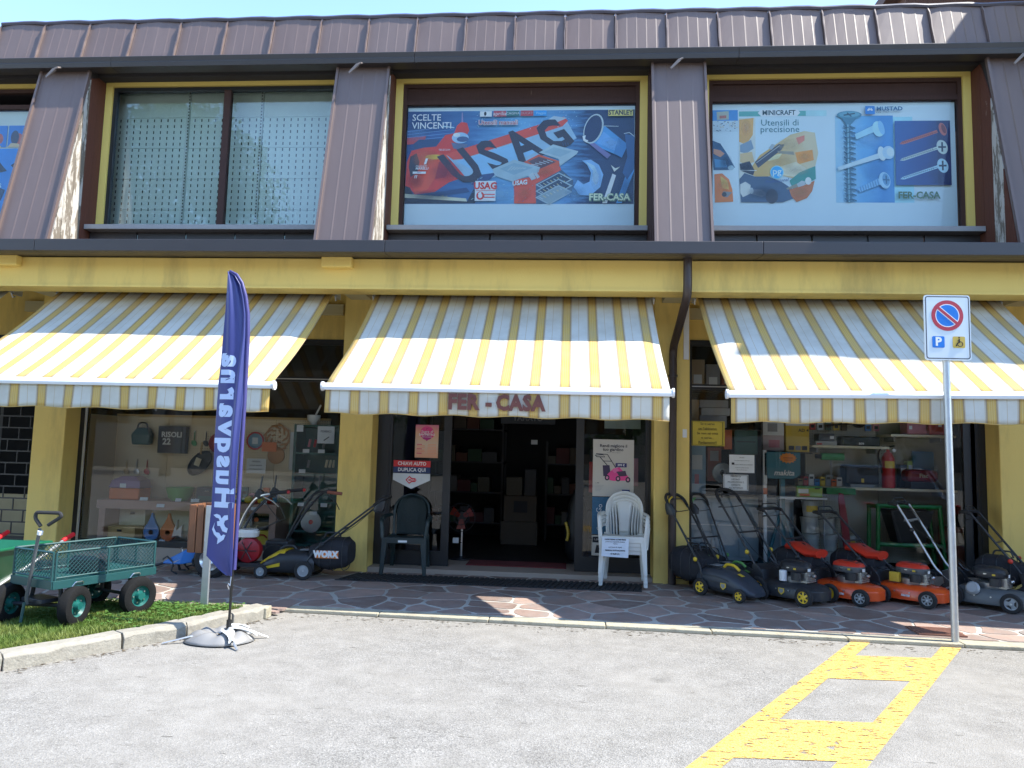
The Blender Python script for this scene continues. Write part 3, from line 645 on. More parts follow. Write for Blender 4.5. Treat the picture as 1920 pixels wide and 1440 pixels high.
for a in (10, -50, 70):
    e_ = Vector((math.cos(R(a)), math.sin(R(a)), 0)); n_ = Vector((-e_.y, e_.x, 0))
    MB().grid(lambda u, v: Vector((-.03, -.02, 0))+e_*(.05+.22*v)+n_*(.075*(u-.5)*(1+.5*math.sin(v*6)))+Vector((0, 0, .103-.05*v*v+.012*math.sin(u*9+v*4))), 8, 8).build('strap', M('pvc_light', (.5, .51, .5), .3), F, smooth='all', solid=.002)
MB().tube([(0, 0, .03), (0, 0, .16)], .02, 10).build('socket', 'pole_black', F)
# ------------------------------------------------------------ posters and display behind the upper windows
def PC(r, g, b, rough=.5):
    k = 'print_%02d_%02d_%02d' % (r*99, g*99, b*99)
    return M(k, tuple(min(.8, v*1.3) for v in (r, g, b)), rough, 0, .20, 5)
class Print:
    """flat print on a sheet: polygons in one mesh, words as lettering"""
    def __init__(s, par, fx, y): s.par = par; s.fx = fx; s.y = y; s.k = 0; s.mb = MB(); s.mats = []
    def p(s, pts, col):
        m = PC(*col) if isinstance(col, tuple) else MATS[col]
        if m not in s.mats: s.mats.append(m)
        s.mb.m = s.mats.index(m); s.k += 1; y = s.y-.0003*s.k
        s.mb.poly([(s.fx(a, b)[0], y, s.fx(a, b)[1]) for a, b in pts]); return s
    def r(s, a, b, c, d, col): return s.p([(a, b), (c, b), (c, d), (a, d)], col)
    def e(s, cx, cy, rx, ry, col, n=22, rot=0, a0=0, a1=360):
        cr, sr = math.cos(R(rot)), math.sin(R(rot)); o = []
        for i in range(n):
            a = R(a0+(a1-a0)*i/(n if a1-a0 == 360 else n-1)); x, y = rx*math.cos(a), ry*math.sin(a); o.append((cx+x*cr-y*sr, cy+x*sr+y*cr))
        return s.p(o, col)
    def line(s, pts, w, col):
        P_ = [Vector(q) for q in pts]; L, Rr = [], []
        for i, q in enumerate(P_):
            d = (P_[min(i+1, len(P_)-1)]-P_[max(i-1, 0)]).normalized(); n = Vector((-d.y, d.x)); L.append(q+n*w/2); Rr.append(q-n*w/2)
        for i in range(len(P_)-1): s.p([L[i], L[i+1], Rr[i+1], Rr[i]], col); s.k -= 1
        s.k += 1; return s
    def t(s, word, cx, cy, size, col, **kw):
        m = PC(*col) if isinstance(col, tuple) else MATS[col]; s.k += 1; x, z = s.fx(cx, cy)
        txt('lettering', word, size, m, s.par, (x, s.y-.0003*s.k-.001, z), ext=.0002, **kw); return s
    def soft(s, u, v, ru, rv, col, a=.8):
        k = 'tone_%02d_%02d_%02d_%02d' % (col[0]*99, col[1]*99, col[2]*99, a*99)
        if k not in MATS:
            m, t, b = new_mat(k); tc = t.nodes.new('ShaderNodeTexCoord'); mp = t.nodes.new('ShaderNodeMapping'); mp.inputs['Location'].default_value = (-.5, 0, -.5)
            t.links.new(tc.outputs['Generated'], mp.inputs[0]); sx = t.nodes.new('ShaderNodeSeparateXYZ'); t.links.new(mp.outputs[0], sx.inputs[0])
            d = math_(t, 'SQRT', math_(t, 'ADD', math_(t, 'MULTIPLY', sx.outputs[0], sx.outputs[0]), math_(t, 'MULTIPLY', sx.outputs[2], sx.outputs[2])))
            d = math_(t, 'ADD', d, math_(t, 'MULTIPLY', math_(t, 'SUBTRACT', noise(t, coords(t), 14, 4), .5), .16))
            t.links.new(ramp(t, d, [(.12, (a, a, a)), (.46, (0, 0, 0))]), b.inputs['Alpha']); b.inputs['Base Color'].default_value = c4(col); b.inputs['Roughness'].default_value = .5
        s.k += 1; y = s.y-.0003*s.k; x0, z0 = s.fx(u-ru, v+rv); x1, z1 = s.fx(u+ru, v-rv)
        MB().poly([(x0, y, z0), (x1, y, z0), (x1, y, z1), (x0, y, z1)]).build('picture_tone', k, s.par); return s
    def done(s, name='picture'): return s.mb.build(name, s.mats, s.par)
def gradient(name, stops, axis=0, scale=1, off=0, streak=None):
    m, t, b = new_mat(name); tc = t.nodes.new('ShaderNodeTexCoord'); sx = t.nodes.new('ShaderNodeSeparateXYZ'); t.links.new(tc.outputs['Object'], sx.inputs[0])
    f = math_(t, 'MULTIPLY_ADD', sx.outputs[axis], scale, off); n = noise(t, coords(t, streak or (1.5, 1, 1.5)), 3, 5, .6)
    f = math_(t, 'MULTIPLY_ADD', math_(t, 'SUBTRACT', n, .5), .35, f)
    t.links.new(ramp(t, f, stops), b.inputs['Base Color']); b.inputs['Roughness'].default_value = .45; return m
YP = 9.205
navy = (.008, .03, .11); sky_ = (.12, .36, .66); red = (.58, .035, .02); blk = (.012, .015, .03); wh = (.66, .70, .72); steel_ = (.26, .40, .52)
gradient('bg_usag', [(0, (.012, .05, .19)), (.3, (.05, .16, .38)), (.5, (.16, .42, .70)), (.70, (.10, .28, .55)), (.80, (.012, .04, .13)), (1, (.01, .03, .10))], 0, 1/3.0, 0, (.8, 1, 6))
PO = thing('window_poster', 'blue tool poster with a red racing car and toolbox in the middle upper window', 'poster', (-2.19, YP, 4.43), world=True)
bx('sheet', M('sheet_white', (.66, .76, .80), .6, 0, .06, 1.2), PO, -2.185, .80, YP, YP+.006, 4.41, 6.07)
f2 = lambda u, v: (-2.185+(u-372)/(1648-372)*2.98, 6.020-(v-605)/(1143-605)*1.262)
q = Print(PO, f2, YP-.001)
q.r(372, 605, 1648, 1143, 'bg_usag')
for i in range(7): q.p([(372, 720+i*9), (640, 690+i*10), (640, 693+i*10), (372, 726+i*9)], (.03, .09, .26) if i % 2 else (.10, .2, .42))
q.p([(372, 760), (480, 750), (470, 790), (372, 800)], (.5, .05, .05))
q.p([(405, 800), (440, 770), (560, 770), (540, 830), (430, 850)], (.02, .05, .13)); q.e(430, 900, 42, 55, (.02, .03, .07)); q.e(432, 900, 18, 25, (.05, .09, .2))
q.p([(372, 1050), (376, 900), (400, 835), (470, 818), (540, 812), (590, 745), (640, 735), (655, 690), (680, 668), (712, 676), (726, 720), (700, 770), (640, 820), (700, 850), (800, 840), (790, 900), (700, 990), (620, 1020), (540, 1075), (430, 1092), (405, 1060)], red)
q.p([(400, 1010), (470, 870), (560, 850), (640, 870), (560, 960), (500, 1060), (430, 1085)], (.72, .07, .025))
q.p([(395, 870), (430, 850), (448, 900), (440, 960), (400, 990), (388, 930)], (.03, .03, .05)); q.p([(560, 900), (640, 880), (600, 990), (540, 1000)], (.35, .02, .02))
q.e(676, 762, 48, 32, (.30, .46, .62)); q.e(690, 770, 34, 16, (.05, .09, .2)); q.e(655, 745, 20, 12, (.62, .7, .74)); q.p([(625, 790), (720, 800), (700, 830), (640, 825)], (.1, .12, .2))
q.p([(680, 615), (686, 615), (690, 672), (680, 672)], (.25, .2, .35)); q.p([(575, 690), (640, 700), (640, 706), (575, 698)], (.4, .55, .8))
q.e(530, 873, 50, 14, (.75, .45, .03)); q.p([(362+10, 1085), (720, 1112), (726, 1130), (372, 1108)], (.55, .52, .38)); q.p([(372, 1108), (726, 1130), (760, 1060), (800, 1080), (770, 1140), (372, 1141)], blk)
q.p([(372, 1040), (400, 1050), (420, 1090), (372, 1085)], blk); q.p([(430, 1090), (600, 1070), (720, 1050), (740, 1075), (560, 1100)], (.02, .05, .14))
# wing carrying the big letters
q.p([(600, 862), (1262, 648), (1330, 770), (1190, 845), (1000, 930), (880, 990), (740, 1020)], steel_)
q.p([(660, 900), (1060, 770), (1100, 850), (820, 985)], (.22, .42, .64))
q.p([(596, 858), (1255, 645), (1280, 668), (1250, 700), (690, 886), (640, 890)], (.66, .06, .03))
q.p([(1110, 700), (1200, 640), (1275, 652), (1190, 690)], (.35, .42, .48))
rt_ = Vector((.93, 0, .34)); uu = Vector((-.62, 0, .74))
for ch, u, v, sz in (('U', 700, 940, .70), ('S', 872, 880, .68), ('A', 1035, 815, .64), ('G', 1205, 755, .60)):
    q.t(ch, u, v, sz, (.03, .025, .04), right=rt_, upv=uu, bold=.024, xs=.8)
q.p([(735, 985), (890, 965), (850, 1005), (750, 1035)], (.03, .06, .16))
for i in range(60):
    a, b = random.uniform(740, 1320), random.uniform(990, 1135); q.line([(a, b), (a+random.uniform(4, 14), b-random.uniform(3, 9))], 2, (.40, .62, .80) if i % 3 else (.05, .12, .3)); q.k -= 1
for i in range(70):
    a, b = random.uniform(720, 1330), random.uniform(612, 720); q.line([(a, b), (a+random.uniform(3, 9), b-random.uniform(2, 6))], 2, (.34, .55, .74)); q.k -= 1
# toolbox with open trays and drawers
q.p([(985, 1008), (1108, 985), (1240, 930), (1250, 960), (1110, 1035), (1112, 1142), (990, 1142)], (.62, .07, .03)); q.p([(1108, 1030), (1250, 950), (1316, 1010), (1310, 1075), (1190, 1142), (1112, 1142)], (.05, .09, .15))
for i in range(3):
    z = i*36; q.p([(1106, 1036+z), (1235, 965+z), (1312, 1005+z), (1185, 1078+z)], (.30, .38, .42)); q.p([(1118, 1036+z), (1234, 972+z), (1298, 1006+z), (1185, 1070+z)], (.03, .05, .09) if i < 2 else (.22, .29, .33))
    for k in range(8): q.line([(1130+k*19, 1034-k*8+z), (1150+k*17, 1046-k*9+z)], 4, ((.5, .42, .2) if k % 2 else (.4, .46, .5))); q.k -= 1
q.p([(1040, 905), (1120, 862), (1240, 902), (1232, 950), (1110, 985), (1050, 945)], (.55, .08, .03)); q.p([(1062, 903), (1122, 875), (1220, 905), (1130, 945)], (.10, .05, .06))
for k in range(5): q.line([(1080+k*22, 918-k*6), (1120+k*20, 925-k*5)], 3, (.5, .52, .55))
q.p([(864, 946), (985, 892), (1130, 936), (1122, 965), (975, 1018), (880, 985)], (.30, .40, .45)); q.p([(905, 945), (985, 910), (1090, 938), (985, 980)], (.22, .33, .40))
for k in range(6): q.line([(950+k*17, 955-k*2), (975+k*15, 930+k*2)], 3, (.45, .5, .5))
q.p([(1122, 852), (1200, 806), (1340, 846), (1332, 862), (1240, 930), (1232, 890)], (.34, .43, .47)); q.p([(1150, 850), (1205, 822), (1305, 848), (1240, 878)], (.25, .36, .42))
for k in range(3): q.line([(1258+k*14, 815), (1252+k*14, 796)], 5, (.03, .05, .1))
q.p([(1065, 985), (1090, 965), (1110, 1000), (1085, 1012)], (.4, .45, .48)); q.p([(1097, 972), (1112, 966), (1130, 992), (1116, 1002)], (.4, .45, .48))
# socket and spanners
q.p([(1482, 700), (1612, 810), (1580, 882), (1395, 798)], (.07, .27, .55)); q.p([(1478, 735), (1600, 835), (1588, 865), (1440, 800)], (.13, .33, .62)); q.p([(1430, 800), (1520, 868), (1500, 890), (1395, 800)], (.16, .14, .30)); q.p([(1560, 770), (1612, 812), (1580, 885), (1535, 860)], (.05, .20, .45))
q.e(1422, 718, 52, 88, (.42, .47, .48), rot=17); q.e(1420, 718, 45, 80, (.012, .025, .08), rot=17); q.p([(1362, 760), (1380, 755), (1376, 778), (1395, 785), (1385, 798), (1366, 785)], (.7, .7, .66))
q.p([(1362, 900), (1410, 895), (1455, 925), (1480, 980), (1465, 1050), (1410, 1100), (1350, 1095), (1318, 1050), (1340, 1010), (1372, 1035), (1405, 1020), (1412, 970), (1390, 925)], (.20, .38, .62)); q.p([(1380, 905), (1430, 930), (1455, 985), (1440, 1040), (1420, 1010), (1425, 960)], (.36, .52, .70))
q.p([(1530, 975), (1550, 985), (1502, 1142), (1476, 1142)], (.62, .66, .64)); q.p([(1500, 885), (1520, 925), (1545, 945), (1572, 936), (1540, 965)], (.62, .62, .56)); q.p([(1640, 880), (1648, 960), (1582, 1142), (1552, 1142), (1600, 990)], (.08, .3, .62)); q.p([(1595, 750), (1648, 760), (1648, 950), (1610, 1010), (1585, 970), (1610, 880)], (.03, .10, .25))
q.line([(1590, 748), (1620, 742), (1648, 765)], 4, (.5, .55, .58)); q.line([(1480, 703), (1560, 706)], 3, (.5, .55, .55))
for a_ in ((480, 880, 90, 70, (.80, .22, .08), .45), (430, 1010, 60, 60, (.30, .01, .01), .5), (600, 960, 110, 70, (.30, .04, .08), .4), (500, 1100, 160, 40, (.01, .03, .08), .5), (430, 740, 90, 60, (.16, .32, .58), .35), (900, 1090, 120, 55, (.30, .56, .78), .45), (1330, 1090, 70, 55, (.22, .45, .70), .4), (1160, 965, 60, 36, (.70, .16, .05), .4), (1045, 1085, 50, 50, (.75, .18, .06), .4), (1520, 800, 60, 40, (.30, .56, .82), .45), (1440, 1000, 36, 80, (.50, .64, .78), .45), (1600, 1060, 60, 90, (.03, .10, .26), .4)): q.soft(*a_)
# words and chips
q.r(770, 1016, 886, 1130, wh); q.line([(775, 1072), (882, 1070)], 3, red); q.e(800, 1100, 22, 24, red, a0=0, a1=360); q.e(800, 1100, 12, 14, wh); q.p([(788, 1085), (806, 1076), (806, 1096), (794, 1098)], wh); q.r(818, 1090, 882, 1112, red); q.r(824, 1096, 884, 1106, wh)
q.t('USAG', 828, 1046, .125, red, bold=.005, xs=.95); q.t('USAG', 1020, 1028, .085, wh, bold=.003, xs=.9, right=Vector((.98, 0, .1)))
q.r(785, 613, 852, 645, wh); q.e(815, 628, 7, 12, (.02, .02, .02)); q.r(862, 612, 933, 645, (.45, .05, .07)); q.t('aprilia', 897, 629, .075, wh)
q.r(937, 613, 1005, 643, (.03, .13, .13)); q.t('CAGIVA', 971, 628, .045, wh, xs=1.1); q.r(1015, 612, 1085, 643, (.45, .04, .05)); q.t('DUCATI', 1050, 628, .045, (.4, .3, .3)); q.r(1092, 612, 1160, 643, (.03, .27, .62)); q.t('Piaggio', 1128, 628, .045, (.3, .5, .7))
q.t('Utensili manuali', 889, 681, .088, (.55, .62, .68), bold=.006, xs=.92); q.t('Utensili manuali', 889, 681, .088, (.42, .03, .05), bold=.001, xs=.92)
q.t('SCELTE', 400, 650, .125, wh, align='LEFT', bold=.001, xs=.95); q.t('VINCENTI', 400, 697, .125, wh, align='LEFT', bold=.001, xs=.95)
q.r(1502, 612, 1638, 648, (.62, .50, .12)); q.t('STANLEY', 1570, 630, .088, blk, bold=.0025, xs=.86)
q.t('FER-CASA', 1516, 1113, .125, (.10, .17, .12), bold=.012, xs=.95); q.t('FER-CASA', 1514, 1111, .125, (.60, .62, .42), bold=.003, xs=.95)
q.t('1', 484, 905, .10, wh, bold=.006, xs=1.4, shear=.2); q.t('MAGNETI', 462, 932, .035, wh, shear=.2); q.t('MARELLI', 466, 945, .045, wh, bold=.001, shear=.2); q.r(415, 962, 490, 975, wh); q.t('FIAT', 452, 968, .03, (.1, .1, .3)); q.t('iT', 434, 994, .05, wh, bold=.002); q.t('TELECOM', 590, 838, .035, wh); q.t('Shell', 600, 1107, .04, (.3, .25, .1))
q.done()
# right window poster
PO = thing('window_poster', 'pale screw and precision-tool poster in the right upper window', 'poster', (1.78, YP, 4.43), world=True)
bx('sheet', 'sheet_white', PO, 1.78, 4.775, YP, YP+.006, 4.41, 6.075)
f3 = lambda u, v: (1.78+(u-150)/(1548-150)*2.99, 6.035-(v-575)/(1135-575)*1.26)
q = Print(PO, f3, YP-.001)
gradient('bg_screw', [(0, (.36, .58, .72)), (.35, (.14, .42, .72)), (.6, (.05, .25, .58)), (1, (.10, .34, .66))], 0, 1/.95, -1.62)
gradient('bg_wood', [(0, (.60, .42, .16)), (.5, (.66, .40, .10)), (1, (.70, .56, .34))], 0, .8, 0)
gradient('bg_panel', [(0, (.02, .10, .34)), (.6, (.015, .05, .22)), (1, (.01, .02, .09))], 0, 1/.67, -3.3)
q.r(868, 640, 1310, 1135, (.30, .55, .74)); q.r(868, 632, 1200, 1135, 'bg_screw')
q.r(310, 600, 800, 630, (.10, .33, .30)); q.r(700, 598, 820, 632, (.36, .56, .58)); q.p([(420, 610), (440, 591), (650, 591), (668, 610), (650, 630), (440, 630)], (.62, .66, .66)); q.t('MINICRAFT', 543, 611, .09, (.012, .05, .06), bold=.002, xs=.9)
q.t('Utensili di', 548, 670, .118, (.03, .14, .16)); q.t('precisione', 548, 709, .118, (.03, .14, .16))
q.r(150, 592, 303, 720, (.45, .52, .55)); q.r(150, 592, 303, 655, (.05, .22, .50)); q.p([(178, 602), (250, 598), (250, 648), (180, 650)], (.36, .36, .28)); q.p([(195, 625), (235, 623), (235, 640), (195, 642)], (.4, .12, .08))
for i in range(40): a, b = random.uniform(155, 295), random.uniform(655, 715); q.line([(a, b), (a+random.uniform(3, 12), b+random.uniform(-5, 5))], 4, (.06, .1, .14) if i % 2 else (.5, .42, .3)); q.k -= 1
q.p([(150, 770), (200, 790), (240, 850), (285, 930), (260, 945), (160, 945)], (.012, .06, .13)); q.p([(160, 820), (200, 830), (225, 850), (200, 870), (160, 850)], (.5, .22, .12)); q.p([(165, 880), (230, 890), (240, 930), (170, 930)], (.05, .20, .38)); q.e(262, 932, 18, 14, (.3, .4, .45))
q.p([(165, 970), (210, 965), (250, 1000), (270, 1060), (275, 1130), (168, 1135)], (.60, .16, .02)); q.p([(200, 980), (240, 1010), (250, 1060), (210, 1050)], (.66, .42, .08)); q.p([(215, 1070), (270, 1075), (240, 1105), (215, 1100)], (.2, .2, .2)); q.e(222, 1088, 14, 14, (.03, .03, .03))
# workshop picture
q.r(310, 640, 405, 1000, (.52, .52, .46)); q.p([(310, 650), (395, 640), (390, 740), (350, 800), (310, 780)], (.58, .30, .08)); q.p([(315, 800), (380, 770), (395, 820), (350, 850), (315, 840)], (.18, .24, .30)); q.p([(315, 850), (385, 840), (398, 900), (350, 915), (315, 900)], (.55, .38, .18))
q.p([(360, 960), (430, 860), (520, 800), (610, 740), (690, 720), (750, 730), (768, 850), (742, 960), (640, 1000), (520, 970), (430, 1000)], 'bg_wood')
q.p([(635, 845), (735, 830), (742, 890), (650, 915)], (.62, .24, .03)); q.p([(640, 760), (690, 745), (690, 775), (655, 800)], (.55, .16, .10)); q.p([(520, 935), (640, 900), (700, 940), (640, 990), (540, 975)], (.60, .52, .36)); q.p([(470, 870), (560, 850), (540, 880), (480, 895)], (.66, .56, .32))
q.p([(400, 900), (540, 795), (575, 800), (555, 830), (420, 935)], (.05, .05, .07)); q.p([(480, 820), (500, 795), (520, 800), (500, 830)], (.3, .34, .36)); q.p([(530, 835), (625, 840), (630, 860), (540, 850)], (.25, .22, .16)); q.p([(312, 910), (370, 895), (400, 950), (390, 978), (316, 950)], (.012, .016, .03)); q.line([(310, 948), (410, 950)], 3, (.6, .62, .6))
q.line([(410, 905), (545, 805)], 4, (.35, .35, .33)); q.line([(560, 800), (590, 790)], 4, (.05, .05, .06))
q.p([(310, 1000), (340, 965), (400, 985), (480, 985), (560, 1020), (620, 1060), (630, 1110), (560, 1135), (320, 1135)], (.045, .08, .14)); q.p([(600, 1010), (660, 960), (750, 925), (752, 1000), (690, 1030), (620, 1060)], (.04, .22, .18)); q.p([(598, 1062), (700, 1030), (745, 1010), (730, 1070), (700, 1110), (640, 1133), (610, 1100)], (.45, .13, .03))
q.p([(315, 1030), (345, 1015), (375, 1035), (372, 1085), (330, 1105), (315, 1080)], (.50, .50, .46)); q.p([(370, 1060), (440, 1060), (470, 1090), (440, 1105), (375, 1085)], (.14, .16, .2)); q.e(497, 1100, 36, 42, (.035, .035, .05)); q.e(380, 1068, 12, 18, (.4, .44, .46))
q.p([(640, 1030), (670, 1010), (690, 1015), (690, 1035), (650, 1048)], (.4, .42, .42)); q.e(708, 1012, 18, 22, (.58, .58, .54)); q.p([(580, 1055), (640, 1028), (650, 1045), (590, 1062)], (.25, .22, .16))
q.e(527, 962, 39, 39, (.25, .52, .66)); q.e(527, 962, 34, 34, (.02, .30, .60)); q.t('pg', 527, 958, .12, (.5, .66, .72), bold=.002); q.t('Professional', 525, 1012, .06, (.02, .06, .2), right=Vector((.98, 0, .12)), shear=.3)
for a_ in ((600, 800, 90, 45, (.78, .62, .36), .4), (560, 900, 100, 50, (.70, .50, .20), .4), (690, 870, 45, 36, (.78, .42, .12), .45), (350, 700, 36, 55, (.72, .46, .22), .45), (450, 1080, 110, 50, (.015, .03, .07), .5), (660, 1080, 60, 36, (.66, .28, .08), .45), (230, 900, 45, 55, (.02, .08, .18), .5), (220, 1040, 45, 50, (.78, .34, .08), .45), (345, 935, 40, 28, (.01, .015, .03), .5), (640, 950, 90, 36, (.66, .58, .42), .4)): q.soft(*a_)
q.e(527, 962, 39, 39, (.25, .52, .66)); q.e(527, 962, 34, 34, (.02, .30, .60)); q.t('pg', 527, 958, .12, (.5, .66, .72), bold=.002)
for a_ in ((1060, 760, 110, 80, (.30, .56, .80), .4), (1090, 950, 100, 100, (.08, .30, .62), .4)): q.soft(*a_)
# screws
q.e(947, 630, 72, 23, (.06, .20, .28)); q.e(947, 627, 60, 16, (.12, .30, .38)); q.line([(915, 632), (980, 622)], 8, (.02, .06, .09)); q.line([(935, 618), (960, 640)], 8, (.02, .06, .09)); q.p([(905, 650), (990, 650), (952, 690), (930, 690)], (.05, .16, .24))
q.r(930, 685, 952, 1135, (.05, .15, .22)); q.r(936, 685, 941, 1135, (.22, .40, .48))
for i in range(15):
    z = 690+i*30; q.p([(912, z), (930, z+12), (930, z+22), (912, z+8)], (.03, .10, .16)); q.p([(952, z+4), (980, z+14), (980, z+22), (952, z+16)], (.03, .10, .16)); q.k -= 1; q.line([(930, z+16), (952, z+10)], 4, (.02, .07, .12)); q.k -= 1
q.p([(975, 745), (1090, 690), (1105, 725), (985, 775)], (.30, .52, .74)); q.e(1110, 715, 32, 46, (.34, .56, .74), rot=-15); q.e(1128, 708, 16, 42, (.20, .42, .68), rot=-15)
q.p([(875, 935), (1110, 855), (1115, 885), (880, 955)], (.42, .52, .56)); q.e(1128, 858, 22, 42, (.50, .58, .60), rot=-12); q.e(1165, 852, 34, 38, (.36, .50, .60), rot=-12); q.e(1175, 850, 20, 26, (.48, .56, .58), rot=-12)
q.p([(985, 1060), (1105, 1000), (1120, 1035), (1000, 1080)], (.18, .38, .58)); q.e(1140, 1012, 32, 48, (.28, .46, .60), rot=-12); q.e(1148, 1008, 20, 36, (.10, .25, .42), rot=-12); q.line([(1130, 1008), (1168, 1010)], 8, (.02, .1, .2)); q.line([(1148, 985), (1150, 1032)], 8, (.02, .1, .2))
for i in range(8): q.line([(1000+i*14, 1048-i*6), (1008+i*14, 1080-i*6)], 5, (.06, .2, .4)); q.k -= 1
q.r(1203, 670, 1515, 1040, 'bg_panel'); q.r(1440, 670, 1515, 1040, (.012, .02, .09))
for j, (c1, c2, y0) in enumerate((((.42, .10, .07), (.22, .04, .03), 800), ((.45, .50, .46), (.10, .13, .16), 895), ((.36, .52, .60), (.06, .12, .2), 1002))):
    q.p([(1228, y0+4), (1240, y0-8), (1440, y0-76), (1446, y0-60), (1250, y0+6)], c1); q.line([(1235, y0), (1442, y0-66)], 3, c2)
    for i in range(16): q.line([(1245+i*11, y0-14-i*3.6), (1251+i*11, y0+3-i*3.6)], 3, c2); q.k -= 1
    q.e(1467 if j else 1473, y0-72 if j else y0-80, 30 if j else 20, 42 if j else 38, c1, rot=-18)
    if j: q.line([(1445, y0-72), (1488, y0-72)], 10, (.02, .03, .05)); q.line([(1467, y0-100), (1467, y0-45)], 10, (.02, .03, .05))
    else: q.e(1478, y0-82, 11, 28, (.16, .03, .03), rot=-18)
q.r(1037, 583, 1091, 630, (.02, .18, .50)); q.p([(1046, 608), (1060, 592), (1066, 604), (1056, 611)], wh); q.p([(1064, 604), (1070, 592), (1082, 608), (1072, 611)], wh)
q.t('MUSTAD', 1100, 600, .072, (.03, .12, .24), bold=.002, xs=1.12, align='LEFT'); q.t('www . ITALY', 1135, 619, .03, (.15, .2, .25)); q.t('FER-CASA', 1329, 1100, .12, (.07, .13, .06), bold=.004, xs=.95)
q.done()
# left edge poster
PO = thing('window_poster', 'blue poster in the upper window at the left edge of the picture', 'poster', (-9.5, YP, 4.43), world=True)
bx('sheet', M('sheet_cream', (.58, .62, .56), .6, 0, .08, 2), PO, -10.2, -7.21, YP, YP+.006, 4.41, 6.075)
q = Print(PO, lambda u, v: (u, v), YP-.001)
for i in range(10):
    x = -10.1+i*.29; q.r(x, 5.56, x+.27, 5.87, (.02, .14, .42)); q.e(x+.15, 5.68, .07, .08, (.40, .08, .05)); q.e(x+.10, 5.70, .06, .10, (.03, .03, .05)); q.p([(x, 5.56), (x+.2, 5.56), (x+.16, 5.61), (x+.05, 5.62)], (.5, .36, .2))
q.r(-10.2, 4.56, -7.225, 5.54, (.02, .17, .48))
for i in range(5):
    x = -10.1+i*.6; q.p([(x, 5.30), (x+.18, 5.42), (x+.42, 5.36), (x+.55, 5.22), (x+.3, 5.16), (x+.1, 5.2)], blk); q.p([(x, 4.95), (x+.3, 5.05), (x+.55, 4.95), (x+.5, 4.80), (x+.1, 4.78)], (.01, .03, .08)); q.p([(x+.1, 4.68), (x+.5, 4.72), (x+.5, 4.60), (x+.1, 4.6)], (.01, .03, .07))
q.t('Tools for professionals', -8.35, 5.02, .13, (.5, .6, .66), xs=.9); q.done()
# perforated display wall behind the left upper window
pegboard('peg_metal', (.72, .77, .72), (.03, .035, .035), .098, .085, .042, .016)
DW = thing('display_wall', 'grey perforated metal shelving wall behind the left upper window', 'display wall', (-4.7, 9.72, 3.86), world=True)
for i, (a, b) in enumerate(((-6.9, -6.40), (-6.36, -5.35), (-5.31, -4.30), (-4.26, -3.25), (-3.21, -2.4))):
    for k in range(6): bx('panel', 'peg_metal' if k < 5 else M('peg_plain', (.72, .77, .72), .5), DW, a, b, 9.72, 9.735, 3.87+k*.44, 4.305+k*.44)
pegboard('peg_upright', (.64, .67, .64), (.02, .02, .02), .04, .045, .024, .016)
for x in (-6.38, -5.33, -4.28, -3.23): bx('upright', 'peg_upright', DW, x-.02, x+.02, 9.69, 9.73, 3.87, 6.5)
DW.location.y -= .30
# ------------------------------------------------------------ things on show behind the shop windows
pegboard('peg_wood', (.74, .61, .40), (.09, .065, .04), .035, .035, .010, .010)
M('shelf_wood', (.46, .28, .21), .6, 0, .1, 8, stretch=(.5, 4, 4)); M('box_wood', (.52, .34, .13), .6, 0, .15, 9, stretch=(.6, 4, 4)); M('card', (.40, .29, .17), .8, 0, .08, 6)
M('cream', (.66, .60, .42), .6); M('green_p', (.05, .28, .09), .4); M('orange_p', (.62, .13, .02), .4); M('blue_p', (.04, .20, .48), .4); M('purple_p', (.23, .13, .26), .35); M('red_p', (.45, .02, .02), .35); M('darkgreen', (.012, .075, .06), .35)
M('teal_dark', (.02, .10, .085), .4); M('grey_p', (.25, .26, .27), .5); M('yellow_p', (.62, .43, .04), .4); M('pink_p', (.50, .16, .20), .45); M('pale_blue', (.22, .36, .46), .5)
def boxthing(name, label, cat, mat, x0, x1, y0, y1, z0, z1, prints=(), bev=.004, group=None, lid=None):
    t = thing(name, label, cat, ((x0+x1)/2, (y0+y1)/2, z0), world=True, group=group)
    bx('body', mat, t, x0, x1, y0, y1, z0, z1, bev=bev)
    if lid: bx('lid', lid, t, x0-.006, x1+.006, y0-.006, y1+.006, z1+.001, z1+.03, bev=.004)
    for i, pr in enumerate(prints):
        if pr[0] == 't': txt('lettering', pr[1], pr[2], pr[3], t, (x0+(x1-x0)*pr[4], y0-.004-.001*i, z0+(z1-z0)*pr[5]), ext=.0005, bold=pr[6] if len(pr) > 6 else 0)
        else: bx('print', pr[1], t, x0+(x1-x0)*pr[2], x0+(x1-x0)*pr[3], y0-.0015-.001*i, y0, z0+(z1-z0)*pr[4], z0+(z1-z0)*pr[5])
    return t
def pricetag(x, y, z, w_=.07, label=''):
    o = MB().obox((x, y, z), (w_, .002, .045), rot3(R(-18))).build('price_tag', 'paper'); return tag(o, label, 'price tag', 'price tags in the shop windows')
